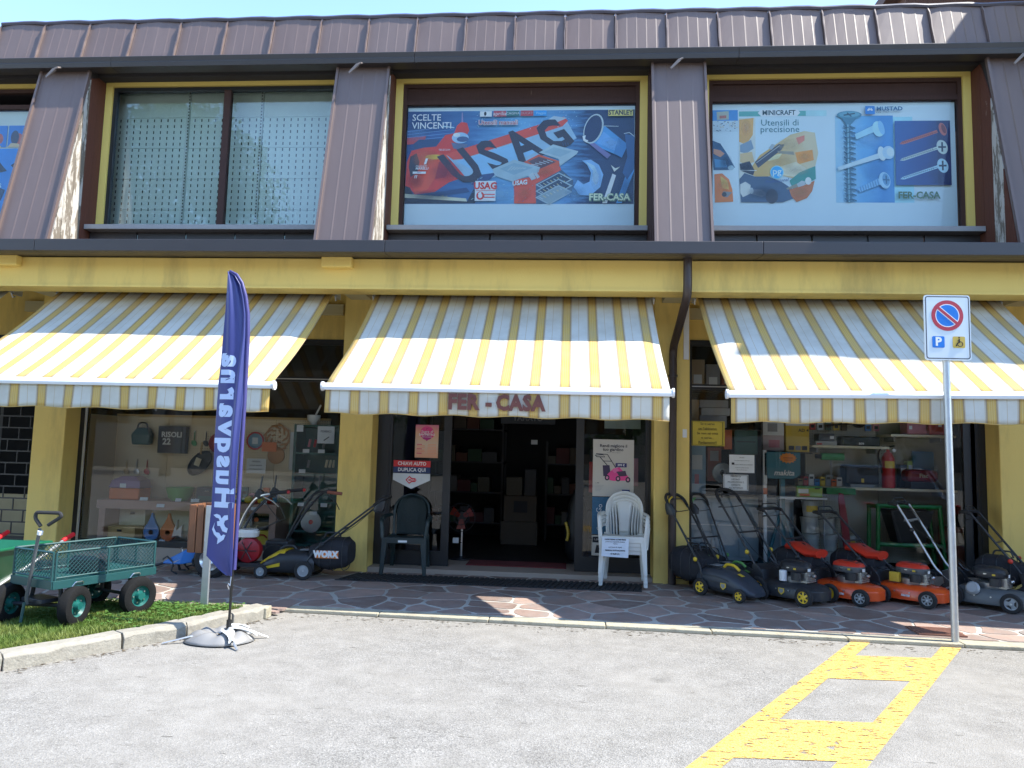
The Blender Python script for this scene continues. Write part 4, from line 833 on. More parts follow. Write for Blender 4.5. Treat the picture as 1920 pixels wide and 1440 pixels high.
# left window
T = thing('pegboard', 'tan perforated back panel of the left shop window', 'pegboard', (-4.8, 10.02, .21), world=True)
for i in range(4): bx('panel', 'peg_wood', T, -6.42+i*.78, -5.645+i*.78, 10.02, 10.035, .21, 1.92)
bx('top_rail', 'box_wood', T, -6.42, -3.3, 10.0, 10.05, 1.922, 1.95); bx('side', 'peg_wood', T, -6.44, -6.42, 9.42, 10.03, .21, 1.92)
T = thing('display_shelf', 'pinkish wooden shelf bench in the left shop window', 'shelf', (-5.0, 9.75, .205), world=True)
bx('shelf_board', 'shelf_wood', T, -6.28, -3.80, 9.5, 10.0, .72, .775, bev=.004); bx('fascia', 'shelf_wood', T, -6.28, -3.80, 9.485, 9.498, .66, .772)
for x in (-6.26, -3.90): bx('upright', 'shelf_wood', T, x, x+.09, 9.51, 9.99, .205, .718)
bx('base_board', M('counter_grey', (.16, .15, .14), .5), T, -6.38, -2.95, 9.40, 10.0, .202, .235)
T = boxthing('cookware_box', 'dark box with white lettering hung on the pegboard', 'box', M('slate', (.06, .065, .075), .5), -5.73, -5.33, 9.90, 9.99, 1.41, 1.79, (('t', 'RISOLI', .105, 'white', .5, .68, .003), ('t', '22', .12, 'white', .33, .42, .004), ('p', 'black', .84, .90, 0, 1)))
T = thing('food_mixer', 'small dark food mixer hung high on the pegboard beside the dark box', 'mixer', (-5.98, 9.93, 1.5), world=True)
MB().loft([[(-6.1, 9.88, 1.52), (-5.86, 9.88, 1.52), (-5.86, 10.0, 1.52), (-6.1, 10.0, 1.52)], [(-6.12, 9.87, 1.66), (-5.84, 9.87, 1.66), (-5.84, 10.0, 1.66), (-6.12, 10.0, 1.66)], [(-6.05, 9.9, 1.76), (-5.90, 9.9, 1.76), (-5.90, 10.0, 1.76), (-6.05, 10.0, 1.76)]]).build('body', 'darkgreen', T, bev=.02)
MB().tube(fillet([(-6.06, 9.93, 1.75), (-6.04, 9.93, 1.83), (-5.93, 9.93, 1.83), (-5.90, 9.93, 1.75)], .04), .012, 8).build('handle', 'black', T)
T = thing('frying_pan', 'oval black grill pan leaning on the pegboard', 'pan', (-5.11, 9.95, 1.2), world=True)
MB().lathe([(.02, .0), (.17, .0), (.205, -.03), (.212, -.03), (.175, .006), (.02, .006)], (-5.11, 9.95, 1.285), (0, 1, 0), 28, sx=.6).build('pan', 'black', T, smooth=True)
MB().tube([(-5.11, 9.93, 1.41), (-5.09, 9.92, 1.58)], .012, 8).build('handle', 'box_wood', T); MB().obox((-5.13, 9.90, 1.30), (.08, .003, .11), rot3(0, R(18))).build('leaflet', 'cream', T)
T = thing('red_pan', 'round red pan hanging partly hidden by the blue flag', 'pan', (-4.86, 9.97, 1.46), world=True)
MB().lathe([(.01, 0), (.12, 0), (.135, -.05), (.14, -.05), (.13, .008), (.01, .008)], (-4.86, 9.97, 1.57), (0, 1, 0), 24).build('pan', 'red_p', T, smooth=True); MB().tube([(-4.86, 9.95, 1.69), (-4.86, 9.94, 1.86)], .011, 8).build('handle', 'black', T)
T = thing('round_grater', 'octagonal glass dish with red rim hung to the right of the flag', 'dish', (-4.345, 9.98, 1.48), world=True)
MB().lathe([(.085, 0), (.12, -.02), (.125, -.02), (.09, .006)], (-4.345, 9.98, 1.615), (0, 1, 0), 8).build('dish', 'pale_blue', T); ring('rim', 'red_p', T, -4.345, 1.615, .128, .105, 9.955, 16); bx('leaflet', 'paper', T, -4.385, -4.305, 9.95, 9.953, 1.57, 1.66)
T = thing('trivet', 'carved round wooden trivets hanging beside the green cabinet', 'trivet', (-4.04, 10.0, 1.4), world=True)
m_ = MB()
for k in range(26):
    a = k*2.4; r_ = .02+.155*math.sqrt(k/26); m_.tube([(-4.04+r_*math.cos(a), 9.985, 1.67+r_*math.sin(a)), (-4.04+(r_+.03)*math.cos(a+.5), 9.985, 1.67+(r_+.03)*math.sin(a+.5))], .012, 5)
m_.tube([(-4.04+.17*math.cos(2*math.pi*i/24), 9.985, 1.67+.17*math.sin(2*math.pi*i/24)) for i in range(24)], .01, 6, closed=True); m_.build('openwork', M('trivet_wood', (.48, .24, .09), .6), T)
MB().lathe([(.01, 0), (.12, 0), (.12, .015), (.01, .015)], (-4.05, 9.99, 1.42), (0, 1, 0), 24).build('board', 'trivet_wood', T)
tag(bx('price_sign', M('orange_paper', (.72, .20, .06), .7), None, -4.24, -4.03, 9.945, 9.948, 1.47, 1.60), 'orange price sign in front of the wooden trivets', 'sign')
T = boxthing('notice', 'white printed notice hung low beside the flag', 'notice', 'paper', -4.38, -4.11, 9.80, 9.803, 1.17, 1.37, (('t', 'OFFERTA', .03, 'ink', .5, .8), ('t', 'prezzo speciale', .028, 'ink', .5, .55), ('t', 'fino ad esaurimento', .022, 'ink', .5, .3)), bev=0)
tag(bx('price_list', 'paper', None, -3.86, -3.70, 10.0, 10.004, 1.22, 1.75), 'tall white price list between trivets and green cabinet', 'notice')
T = boxthing('picnic_case', 'orange and purple plastic case on the left end of the shelf', 'case', 'orange_p', -6.17, -5.74, 9.55, 9.85, .777, .93, (('p', 'paper', .36, .56, 1.05, 1.4),), bev=.02)
MB().loft([[(-6.18, 9.55, .932), (-5.73, 9.55, .932), (-5.73, 9.85, .932), (-6.18, 9.85, .932)], [(-6.16, 9.57, 1.03), (-5.75, 9.57, 1.03), (-5.75, 9.84, 1.03), (-6.16, 9.84, 1.03)], [(-6.05, 9.62, 1.09), (-5.84, 9.62, 1.09), (-5.84, 9.8, 1.09), (-6.05, 9.8, 1.09)]]).build('upper_shell', 'purple_p', T, bev=.015)
T = thing('green_bowl', 'light green bowl on the shelf left of the flag', 'bowl', (-5.235, 9.68, .777), world=True)
MB().lathe([(.10, 0), (.15, .05), (.185, .18), (.178, .18), (.14, .055), (.01, .02)], (-5.235, 9.68, .778), n=28).build('bowl', M('green_light', (.14, .38, .10), .4), T, smooth=True); bx('foot_ring', 'green_light', T, -5.29, -5.18, 9.62, 9.74, .7772, .778)
boxthing('dark_box', 'dark boxed appliance on the shelf beside the green bowl', 'box', M('dark_box', (.05, .06, .07), .5), -4.98, -4.68, 9.62, 9.85, .777, .97, (('p', 'teal_dark', .1, .9, .1, .4), ('t', 'inox', .03, 'paper', .5, .75)))
boxthing('cream_box', 'cream storage box at the back under the shelf', 'storage box', 'cream', -6.16, -5.79, 9.82, 9.98, .41, .65, (('p', 'ink', .42, .6, .62, .76),))
boxthing('cream_box', 'wide cream storage box behind the coloured drops', 'storage box', 'cream', -5.70, -5.05, 9.86, 9.98, .236, .65, ())
boxthing('wooden_box', 'wooden box with dark handle slot under the shelf', 'box', 'box_wood', -6.21, -5.79, 9.60, 9.80, .236, .41, (('p', 'ink', .40, .56, .62, .78),))
for nm, mt, xc in (('blue', 'blue_p', -5.57), ('orange', 'orange_p', -5.335)):
    T = thing('drop_bellows', nm+' drop-shaped bellows standing under the shelf', 'bellows', (xc, 9.62, .236), world=True)
    pts = [(0, .0)]+[(.11*math.sin(R(a)), .118-.118*math.cos(R(a))) for a in range(20, 121, 20)]+[(.055, .24), (.028, .30), (.010, .37)]
    poly = [(xc+a, 9.61, .237+b) for a, b in pts]+[(xc-a, 9.61, .237+b) for a, b in pts[::-1][:-1]]
    MB().prism(poly, (0, .05, 0)).build('body', mt, T, bev=.008); MB().lathe([(.028, 0), (.034, -.004), (.034, .0)], (xc, 9.608, .35), (0, 1, 0), 16).build('valve', M(nm+'_deep', scl((.04, .20, .48) if nm == 'blue' else (.62, .13, .02), .45), .5), T); MB().tube([(xc, 9.635, .60), (xc, 9.635, .65)], .006, 6).build('nozzle', 'steel', T)
for i, (x, y, z) in enumerate(((-5.63, 9.49, .80), (-5.15, 9.49, .80), (-5.38, 9.47, .72), (-4.92, 9.49, .80), (-6.05, 9.42, .255), (-5.30, 9.42, .26), (-3.98, 9.49, .80), (-3.45, 9.42, .80), (-4.10, 9.48, .72))):
    pricetag(x, y, z, .11 if i in (0, 2, 3) else .08, ['white price tag in front of the orange case', 'white price tag in front of the green bowl', 'white price tag on the shelf edge below the green bowl', 'white price tag in front of the dark boxed appliance', 'white price tag at the foot of the wooden box', 'white price tag at the foot of the orange drop', 'white price tag at the right end of the shelf', 'white price tag in front of the green cabinet', 'white price tag on the right of the shelf edge'][i])
T = thing('drill_case', 'yellow tool case with red handle under the shelf by the cabinet', 'case', (-4.0, 9.7, .236), world=True)
bx('body', 'yellow_p', T, -4.14, -3.86, 9.6, 9.75, .237, .42, bev=.012); MB().tube(fillet([(-4.10, 9.585, .33), (-4.08, 9.57, .37), (-3.98, 9.57, .37), (-3.95, 9.585, .33)], .02), .01, 6).build('handle', 'red_p', T)
T = thing('bench_grinder', 'dark bench machine with round guards under the shelf', 'grinder', (-4.04, 9.7, .43), world=True)
m_ = MB().tube([(-4.2, 9.72, .54), (-3.9, 9.72, .54)], .06, 14); m_.box(-4.12, -3.98, 9.66, 9.80, .425, .48); m_.build('motor', 'black', T, smooth=True)
for x in (-4.2, -3.9): MB().lathe([(.02, -.02), (.10, -.02), (.10, .02), (.02, .02)], (x, 9.72, .55), (1, 0, 0), 20).build('wheel', 'grey_p', T)
MB().lathe([(.02, 0), (.03, 0), (.03, .01)], (-4.13, 9.64, .56), (0, 1, 0), 10).build('knob', 'orange_p', T)
T = thing('toy_bits', 'yellow and red fruit-shaped pieces on the right end of the shelf', 'ornament', (-4.1, 9.6, .777), world=True)
for i in range(4): MB().lathe([(.01, 0), (.045, .02), (.055, .05), (.04, .085), (.01, .1)], (-4.22+i*.09, 9.56+.03*(i % 2), .777), n=12).build('piece', 'yellow_p' if i % 2 == 0 else 'red_p', T, smooth=True)
# green knife cabinet
T = thing('knife_cabinet', 'dark green glass-fronted cabinet beside the yellow column', 'cabinet', (-3.35, 9.75, .235), world=True)
m_ = MB(); m_.box(-3.66, -3.62, 9.60, 9.95, .237, 1.85); m_.box(-3.08, -3.04, 9.60, 9.95, .237, 1.85); m_.box(-3.62, -3.08, 9.93, 9.95, .237, 1.85); m_.build('carcass', 'darkgreen', T)
for z in (.237, .42, .80, 1.17, 1.45, 1.82): bx('shelf', 'teal_dark', T, -3.618, -3.082, 9.61, 9.928, z, z+.025)
for x, z, c in ((-3.5, 1.55, 'pink_p'), (-3.42, 1.55, 'red_p'), (-3.3, 1.53, 'grey_p'), (-3.2, 1.28, 'cream'), (-3.25, 1.28, 'cream'), (-3.15, 1.28, 'cream'), (-3.5, 1.27, 'grey_p')):
    MB().tube([(x, 9.75, z), (x+.02, 9.74, z+.10)], .018, 6).build('knife', c, T)
for x, z in ((-3.48, 1.47), (-3.27, 1.47), (-3.52, 1.20), (-3.2, .76)): bx('tag', 'paper', T, x-.045, x+.045, 9.595, 9.598, z, z+.05)
bx('notice', 'paper', T, -3.33, -3.10, 9.585, 9.588, 1.60, 1.83); txt('lettering', 'FORBICI', .04, 'ink', T, (-3.215, 9.583, 1.76)); MB().tube([(-3.24, 9.582, 1.64), (-3.17, 9.582, 1.69)], .006, 5).build('scissors_mark', 'ink', T); bx('tag', 'paper', T, -3.62, -3.53, 9.585, 9.588, 1.75, 1.84)
MB().lathe([(.02, 0), (.135, 0), (.14, .004), (.135, .008), (.02, .008)], (-3.36, 9.58, .56), (0, 1, 0), 36).build('saw_blade', 'steel', T); MB().lathe([(.03, 0), (.03, .002)], (-3.36, 9.578, .56), (0, 1, 0), 16).build('blade_label', 'red_p', T); bx('tag', 'paper', T, -3.38, -3.28, 9.57, 9.573, .65, .70)
T = thing('mortar_pot', 'white pot with a pale stick on top of the green cabinet', 'pot', (-3.45, 9.75, 1.852), world=True)
MB().lathe([(.045, 0), (.05, .03), (.085, .07), (.09, .13), (.082, .13), (.05, .06)], (-3.45, 9.75, 1.852), n=18).build('pot', 'white_plastic', T, smooth=True); MB().tube([(-3.46, 9.74, 1.9), (-3.35, 9.72, 2.12)], .012, 6).build('stick', 'white_plastic', T)
tag(MB().prism([(-5.08, 9.5, .30), (-5.08, 9.5, .48), (-5.16, 9.5, .40), (-5.15, 9.5, .54), (-5.19, 9.5, .42), (-5.22, 9.5, .30), (-5.14, 9.5, .33)], (0, .06, 0)).build('saw_guard', 'alu', None, bev=.006), 'shiny angular metal guard left of the slatted bin', 'tool part')
ORD_ = ['first', 'second', 'third', 'fourth', 'fifth']
# hanging small things at the top of the left window
for i, x in enumerate((-6.0, -5.75, -5.5, -4.2, -3.3)):
    tag(MB().tube([(x, 9.9, 2.38), (x, 9.9, 2.15), (x+.03, 9.9, 2.05)], [.006, .012, .02], 6).build('hanging_tool', 'steel' if i % 2 else 'grey_p'), ORD_[i]+' small metal tool from the left hanging high in the left window', 'tool', 'tools hanging in the left window')
HN = [('wooden spoon', 'box_wood'), ('steel ladle', 'steel'), ('red brush', 'red_p'), ('green scraper', 'green_p'), ('black spatula', 'black'), ('white sieve', 'white_plastic'), ('blue cloth pack', 'blue_p'), ('small grey pan', 'grey_p')]
for i, (nm, mt) in enumerate(HN):
    x = -6.22+i*.15 if i < 3 else -5.25+(i-3)*.17; z = 1.30 if i < 3 else 1.06
    if i in (3, 4): z = 1.72
    T = thing('hanging_utensil', nm+' hanging on the tan pegboard', 'utensil', (x, 9.99, z-.2), world=True); MB().tube([(x, 10.0, z), (x, 10.0, z-.13)], .007, 6).build('handle', mt, T); MB().lathe([(.01, -.01), (.035, -.006), (.035, .006), (.01, .01)], (x, 10.0, z-.16), (0, 1, 0), 12, sx=1.3).build('head', mt, T); bx('hook', 'steel', T, x-.004, x+.004, 9.985, 10.019, z, z+.008)
for i in range(7):
    x = -4.62+i*.10; mt = ['paper', 'yellow_p', 'teal_dark', 'pink_p', 'grey_light_', 'orange_p', 'blue_p'][i]
    if mt == 'grey_light_': mt = M('grey_light_', (.36, .37, .37), .6)
    boxthing('small_pack', ['white', 'yellow', 'dark green', 'pink', 'light grey', 'orange', 'blue'][i]+' small pack standing on the right half of the shelf', 'packet', mt, x, x+.085, 9.78, 9.84, .777, .90+.04*(i % 3), (('p', 'ink', .2, .8, .55, .75), ('p', 'paper', .2, .7, .15, .3)))
# ---- entrance: stickers and posters on the glass
T = thing('festival_poster', 'pink and orange festival poster on the left door glass', 'poster', (-1.79, 9.29, 1.45), world=True)
gradient('festival', [(0, (.72, .36, .22)), (.4, (.66, .50, .36)), (.75, (.70, .38, .22)), (1, (.62, .16, .22))], 2, 2.4, .0); bx('sheet', 'festival', T, -1.94, -1.64, 9.286, 9.288, 1.45, 1.87)
q = Print(T, lambda u, v: (-1.94+u*.30, 1.45+v*.42), 9.2855); pk = (.55, .04, .16); q.e(.5, .80, .28, .16, pk); q.e(.35, .72, .16, .12, pk); q.e(.66, .72, .16, .12, pk); q.e(.5, .62, .2, .08, (.35, .02, .16)); q.p([(.4, .58), (.6, .58), (.5, .5)], (.35, .02, .16))
for i in range(7): q.r(.08, .40-i*.045, .42, .415-i*.045, (.6, .2, .12)) if i % 3 else q.r(.08, .39-i*.045, .3, .415-i*.045, (.5, .05, .12)); q.r(.55, .40-i*.045, .92, .415-i*.045, (.6, .25, .15))
q.t('1°', .5, .87, .035, (.05, .02, .03)); q.t('Sagra di', .5, .79, .05, wh, shear=.2); q.t('SAN PIETRO', .5, .70, .038, wh, bold=.001); q.t('FESTA IN PAESE', .5, .63, .018, wh); q.done()
T = thing('key_sticker', 'red, navy and white key-cutting sticker on the left door glass', 'sticker', (-1.97, 9.29, 1.1), world=True)
q = Print(T, lambda u, v: (-2.21+u*.48, 1.10+v*.31), 9.286); q.p([(0, .74), (1, .74), (1, 1), (0, 1)], (.50, .025, .03)); q.p([(0, .49), (1, .49), (1, .735), (0, .735)], (.012, .03, .10)); q.p([(0, .20), (.5, -.16), (1, .20), (1, .47), (0, .47)], (.52, .54, .55))
q.t('CHIAVI AUTO', .5, .87, .062, wh, bold=.0015, xs=.95); q.t('DUPLICA QUI', .5, .615, .062, wh, bold=.0015, xs=.95); q.p([(.34, .20), (.44, .37), (.52, .28), (.60, .28), (.64, .2), (.6, .12), (.52, .12), (.44, .04)], (.5, .02, .04)); q.p([(.38, .20), (.44, .31), (.50, .235), (.60, .235), (.615, .2), (.6, .165), (.50, .165), (.44, .1)], wh); q.t('SILCA', .51, .2, .035, (.5, .02, .04), bold=.002); q.done()
T = thing('mower_poster', 'cream poster with a pink lawnmower on the right door glass', 'poster', (.585, 9.29, 1.05), world=True)
bx('sheet', M('poster_cream', (.56, .53, .47), .6, 0, .03), T, .33, .84, 9.286, 9.288, 1.03, 1.74)
q = Print(T, lambda u, v: (.33+(u-1465)/270*.51, 1.74-(v-230)/372*.71), 9.2855); mg = (.62, .05, .22)
q.t('Rendi migliore il', 1600, 272, .052, blk, bold=.001); q.t('tuo giardino', 1598, 296, .052, blk, bold=.001); q.t('Offerte valide in negozio', 1600, 315, .017, (.2, .2, .2))
q.line([(1480, 335), (1530, 330), (1545, 345), (1490, 345), (1480, 335)], 5, blk); q.line([(1485, 325), (1560, 328), (1620, 420)], 5, blk); q.line([(1510, 345), (1575, 415)], 5, blk); q.line([(1530, 372), (1590, 372)], 4, blk)
q.p([(1530, 400), (1575, 398), (1585, 470), (1535, 470)], (.03, .02, .06)); q.p([(1560, 460), (1600, 420), (1640, 410), (1660, 430), (1700, 470), (1705, 495), (1600, 500), (1555, 490)], mg); q.p([(1590, 430), (1620, 412), (1640, 430), (1610, 450)], (.70, .12, .3)); q.p([(1620, 440), (1680, 432), (1690, 465), (1640, 470)], (.05, .03, .06))
for a, b in ((1560, 480), (1632, 485), (1697, 490)): q.e(a, b, 16, 18, blk); q.e(a, b, 8, 9, (.5, .2, .3))
q.p([(1615, 383), (1688, 383), (1688, 410), (1615, 410)], (.03, .025, .12)); q.t('399 €', 1651, 397, .037, wh, bold=.001); q.r(1658, 555, 1710, 602, (.02, .03, .14)); q.t('n', 1684, 575, .04, wh); q.t('n 399', 1495, 516, .02, blk)
for i in range(5): q.r(1480, 530+i*9, 1480+(60-i*6), 532+i*9, (.3, .3, .3))
q.done()
T = thing('blue_poster', 'blue leaflet taped low on the right door glass behind the chairs', 'poster', (.46, 9.29, .56), world=True)
bx('sheet', M('leaf_blue', (.03, .13, .24), .5, 0, .35, 30), T, .33, .60, 9.286, 9.288, .56, 1.02); txt('lettering', 'Go', .09, 'white', T, (.42, 9.284, .88), right=Vector((.2, 0, .9)), upv=Vector((-.9, 0, .2))); txt('lettering', 'Garden', .06, 'white', T, (.42, 9.284, .70), right=Vector((.1, 0, .95)), upv=Vector((-.95, 0, .1)))
T = thing('promo_poster', 'pale promotion poster with small products behind the stacked chairs', 'poster', (.46, 9.29, .3), world=True)
bx('sheet', 'poster_cream', T, .33, .62, 9.2865, 9.288, .30, .55); bx('panel', 'ink', T, .34, .48, 9.285, 9.2863, .46, .53); txt('lettering', '1.099 €', .035, 'white', T, (.41, 9.284, .495)); MB().prism([(.37, 9.2855, .33), (.46, 9.2855, .33), (.46, 9.2855, .42), (.39, 9.2855, .43)], (0, .0008, 0)).build('product_picture', 'ink', T)
# things inside the entrance
T = thing('doormat', 'dark red doormat just inside the entrance', 'doormat', (-.63, 9.75, .096), world=True); bx('mat', M('mat_red', (.16, .028, .03), .95, 0, .25, 40, .4, 90), T, -1.26, .02, 9.45, 9.88, .0965, .107)
for i in range(30): pass
ORD = ['first', 'second', 'third', 'fourth', 'fifth', 'sixth', 'seventh', 'eighth', 'ninth', 'tenth']
CN = dict(d_card='brown', d_grey='grey', shaded_red='dark red', shaded_green='dark green', d_cream='tan', black='black', shaded_orange='rust', shaded_paper='pale')
for k_, c_ in dict(d_card=(.07, .05, .03), d_grey=(.035, .036, .038), shaded_red=(.08, .008, .008), shaded_green=(.01, .045, .015), d_cream=(.08, .07, .045), shaded_orange=(.10, .025, .008), shaded_paper=(.13, .13, .13), d_rack=(.03, .03, .032)).items(): M(k_, c_, .6)  # darkened copies: the dimness of the deep doorway is put into the colour
T = thing('standing_fan', 'black fan with red centre standing inside the left door edge', 'fan', (-1.40, 9.95, .096), world=True)
m_ = MB()
for k in range(2):
    r_ = .10+.09*k; m_.tube([(-1.40+r_*math.cos(2*math.pi*i/28), 9.93-.05*math.cos(k*.35), .66+r_*math.sin(2*math.pi*i/28)) for i in range(28)], .005, 5, closed=True)
for k in range(12): a = 2*math.pi*k/12; m_.tube([(-1.40+.04*math.cos(a), 9.88, .66+.04*math.sin(a)), (-1.40+.19*math.cos(a), 9.95, .66+.19*math.sin(a))], .003, 4)
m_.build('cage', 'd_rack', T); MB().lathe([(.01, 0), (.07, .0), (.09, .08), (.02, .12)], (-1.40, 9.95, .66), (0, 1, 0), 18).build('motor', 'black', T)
for k in range(3):
    a = 2*math.pi*k/3+.5; e_ = Vector((math.cos(a), 0, math.sin(a))); n_ = Vector((-e_.z, .3, e_.x))*.06; c_ = Vector((-1.40, 9.93, .66)); MB().poly([c_+e_*.03-n_*.4, c_+e_*.16-n_, c_+e_*.16+n_, c_+e_*.03+n_*.4]).build('blade', M('fan_red', (.20, .02, .01), .4), T, solid=.004)
MB().tube([(-1.40, 9.98, .11), (-1.40, 9.98, .62)], .018, 8).build('pole', 'steel', T); MB().lathe([(.17, 0), (.17, .02), (.03, .04)], (-1.40, 9.98, .098), n=20).build('base', 'black', T); bx('tag', 'paper', T, -1.50, -1.42, 9.86, 9.862, .32, .39)
def rack(label, x0, x1, y0, y1, zs, seed, pal):
    t = thing('store_rack', label, 'rack', ((x0+x1)/2, (y0+y1)/2, .1), world=True); rr = random.Random(seed)
    for x in (x0, x1-.03):
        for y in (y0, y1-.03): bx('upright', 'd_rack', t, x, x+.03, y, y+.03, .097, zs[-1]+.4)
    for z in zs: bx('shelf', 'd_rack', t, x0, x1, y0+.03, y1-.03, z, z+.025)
    n = 0; nn = []
    for z in zs:
        x = x0+.04
        while x < x1-.12:
            w_ = rr.uniform(.10, .26); h_ = rr.uniform(.12, .28)
            if x+w_ > x1-.03: break
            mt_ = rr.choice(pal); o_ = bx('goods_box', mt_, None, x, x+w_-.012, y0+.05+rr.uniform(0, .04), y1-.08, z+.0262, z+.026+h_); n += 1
            k_ = sum(1 for q_ in nn if q_ == z); nn.append(z)
            tag(o_, '%s box, %s from the left, %s shelf of the %s rack inside' % (CN.get(mt_, 'dark'), ORD[k_], ORD[zs.index(z)], 'left' if 'left' in label else 'right'), 'box', 'goods on the racks inside the shop'); x += w_
    return t
pal = ['d_card', 'd_grey', 'shaded_red', 'shaded_green', 'd_cream', 'shaded_orange', 'shaded_paper', 'black']
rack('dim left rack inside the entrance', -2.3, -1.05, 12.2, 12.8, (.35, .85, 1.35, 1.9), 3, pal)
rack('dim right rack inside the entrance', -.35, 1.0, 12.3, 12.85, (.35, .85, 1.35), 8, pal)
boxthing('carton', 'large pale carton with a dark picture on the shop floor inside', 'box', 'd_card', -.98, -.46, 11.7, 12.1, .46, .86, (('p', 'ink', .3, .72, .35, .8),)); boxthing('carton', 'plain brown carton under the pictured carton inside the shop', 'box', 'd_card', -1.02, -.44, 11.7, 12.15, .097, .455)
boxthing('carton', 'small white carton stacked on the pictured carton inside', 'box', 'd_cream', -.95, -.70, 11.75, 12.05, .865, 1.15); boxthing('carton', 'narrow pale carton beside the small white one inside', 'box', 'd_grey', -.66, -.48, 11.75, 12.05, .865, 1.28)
boxthing('shop_sign', 'dark hanging sign with pale letters inside the entrance', 'sign', 'dark_box', -1.1, -.2, 12.1, 12.13, 2.02, 2.2, (('t', 'YAMATO', .12, 'grey_p', .5, .5, .003),))
tag(bx('notice_paper', 'paper', None, -.56, -.46, 11.5, 11.503, 1.68, 1.75), 'small bright paper hanging inside the dark entrance', 'notice')
boxthing('wall_poster', 'grey product poster on the dim wall inside the entrance', 'poster', 'grey_p', -1.75, -1.06, 12.15, 12.16, 2.15, 2.5, (('p', 'ink', .3, .45, .2, .7), ('p', 'ink', .6, .75, .2, .7)), bev=0)
boxthing('brand_panel', 'pale panel with dark letters high behind the right door glass', 'sign', M('panel_green', (.28, .33, .28), .6), .5, .98, 9.9, 9.92, 1.9, 2.12, (('t', 'OLIVARI', .075, 'ink', .45, .7, .001),))
T = thing('hose_bag', 'yellow-trimmed dark sack leaning inside the right door edge', 'sack', (.16, 10.15, .096), world=True)
MB().lathe([(.10, 0), (.16, .1), (.17, .4), (.12, .75), (.05, .95)], (.16, 10.2, .098), n=16).build('sack', 'black', T, smooth=True); MB().tube([(.02+.02*math.sin(i*.5), 10.02+.01*i, .38+.03*i) for i in range(9)], .02, 6).build('trim', 'yellow_p', T)
for i in range(6):
    x = .30+i*.11; o_ = bx('packet', ['red_p', 'blue_p', 'orange_p', 'green_p', 'grey_p', 'pink_p'][i], None, x, x+.09, 9.75, 9.79, 1.05+.05*(i % 3), 1.45+.06*(i % 2)); tag(o_, ['red', 'blue', 'orange', 'green', 'grey', 'pink'][i]+' packet hanging behind the right door glass', 'packet', 'packets behind the right door glass')
# ---- right window
T = thing('pegboard', 'grey-beige perforated back panel of the right shop window', 'pegboard', (4.1, 10.3, .21), world=True)
pegboard('peg_grey', (.40, .37, .29), (.07, .06, .05), .035, .035, .010, .010)
for i in range(2): bx('panel', 'peg_grey', T, 3.25+i*.96, 4.20+i*.96, 10.3, 10.315, .21, 2.6)
for nm, x0, x1, z in (('upper left', 3.2, 4.17, 1.715), ('upper right', 4.19, 5.0, 1.88), ('lower', 3.0, 5.0, 1.18)):
    T = thing('wall_shelf', nm+' pale shelf in the right shop window', 'shelf', ((x0+x1)/2, 10.0, z), world=True); bx('board', 'cream', T, x0, x1, 9.85, 10.29, z, z+.03); 
    for xx in (x0+.1, x1-.12): bx('bracket', 'grey_p', T, xx, xx+.02, 10.0, 10.29, z-.06, z-.001)
boxthing('yellow_sign', 'yellow notice taped on the glass beside the column', 'notice', M('paper_yellow', (.60, .46, .06), .7), 1.535, 1.955, 9.286, 9.288, 1.69, 2.0, (('t', 'Se ti serve', .042, 'ink', .5, .88), ('t', "ce l'abbiamo", .045, 'ink', .5, .69), ('t', 'Se non sai cosa', .042, 'ink', .5, .5), ('t', 'ti serve...', .042, 'ink', .5, .32), ('t', 'Parliamone!!', .045, 'ink', .5, .13), ('p', 'ink', .22, .78, .63, .635), ('p', 'ink', .22, .78, .07, .075), ('p', 'ink', .05, .06, .03, .97), ('p', 'ink', .94, .95, .03, .97), ('p', 'ink', .05, .95, .03, .035), ('p', 'ink', .05, .95, .965, .97)), bev=0)
boxthing('white_notice', 'upper white printed notice on the right shop window', 'notice', 'paper', 2.01, 2.315, 9.286, 9.288, 1.37, 1.59, (('t', 'Avviso', .022, 'ink', .5, .85), ('t', 'si accettano pagamenti elettronici', .014, 'ink', .5, .68), ('t', 'BUONO CARTA DEL DOCENTE', .016, 'ink', .55, .45), ('t', 'si informa la gentile clientela', .014, 'ink', .5, .28), ('t', 'che si accettano buoni', .014, 'ink', .5, .16), ('p', 'ink', .1, .2, .44, .56)), bev=0)
boxthing('white_notice', 'lower white notice with block letters on the right shop window', 'notice', 'paper', 1.935, 2.24, 9.286, 9.288, 1.15, 1.345, (('t', 'PREZZI DI', .028, 'ink', .5, .88), ('t', 'LISTINO', .028, 'ink', .5, .70), ('t', 'PROMOZIONI E', .028, 'ink', .5, .52), ('t', 'OFFERTE', .028, 'ink', .5, .34), ('t', "ALL'INTERNO", .028, 'ink', .5, .16), ('p', 'ink', .03, .04, .04, .96), ('p', 'ink', .96, .97, .04, .96), ('p', 'ink', .03, .97, .04, .05), ('p', 'ink', .03, .97, .95, .96)), bev=0)
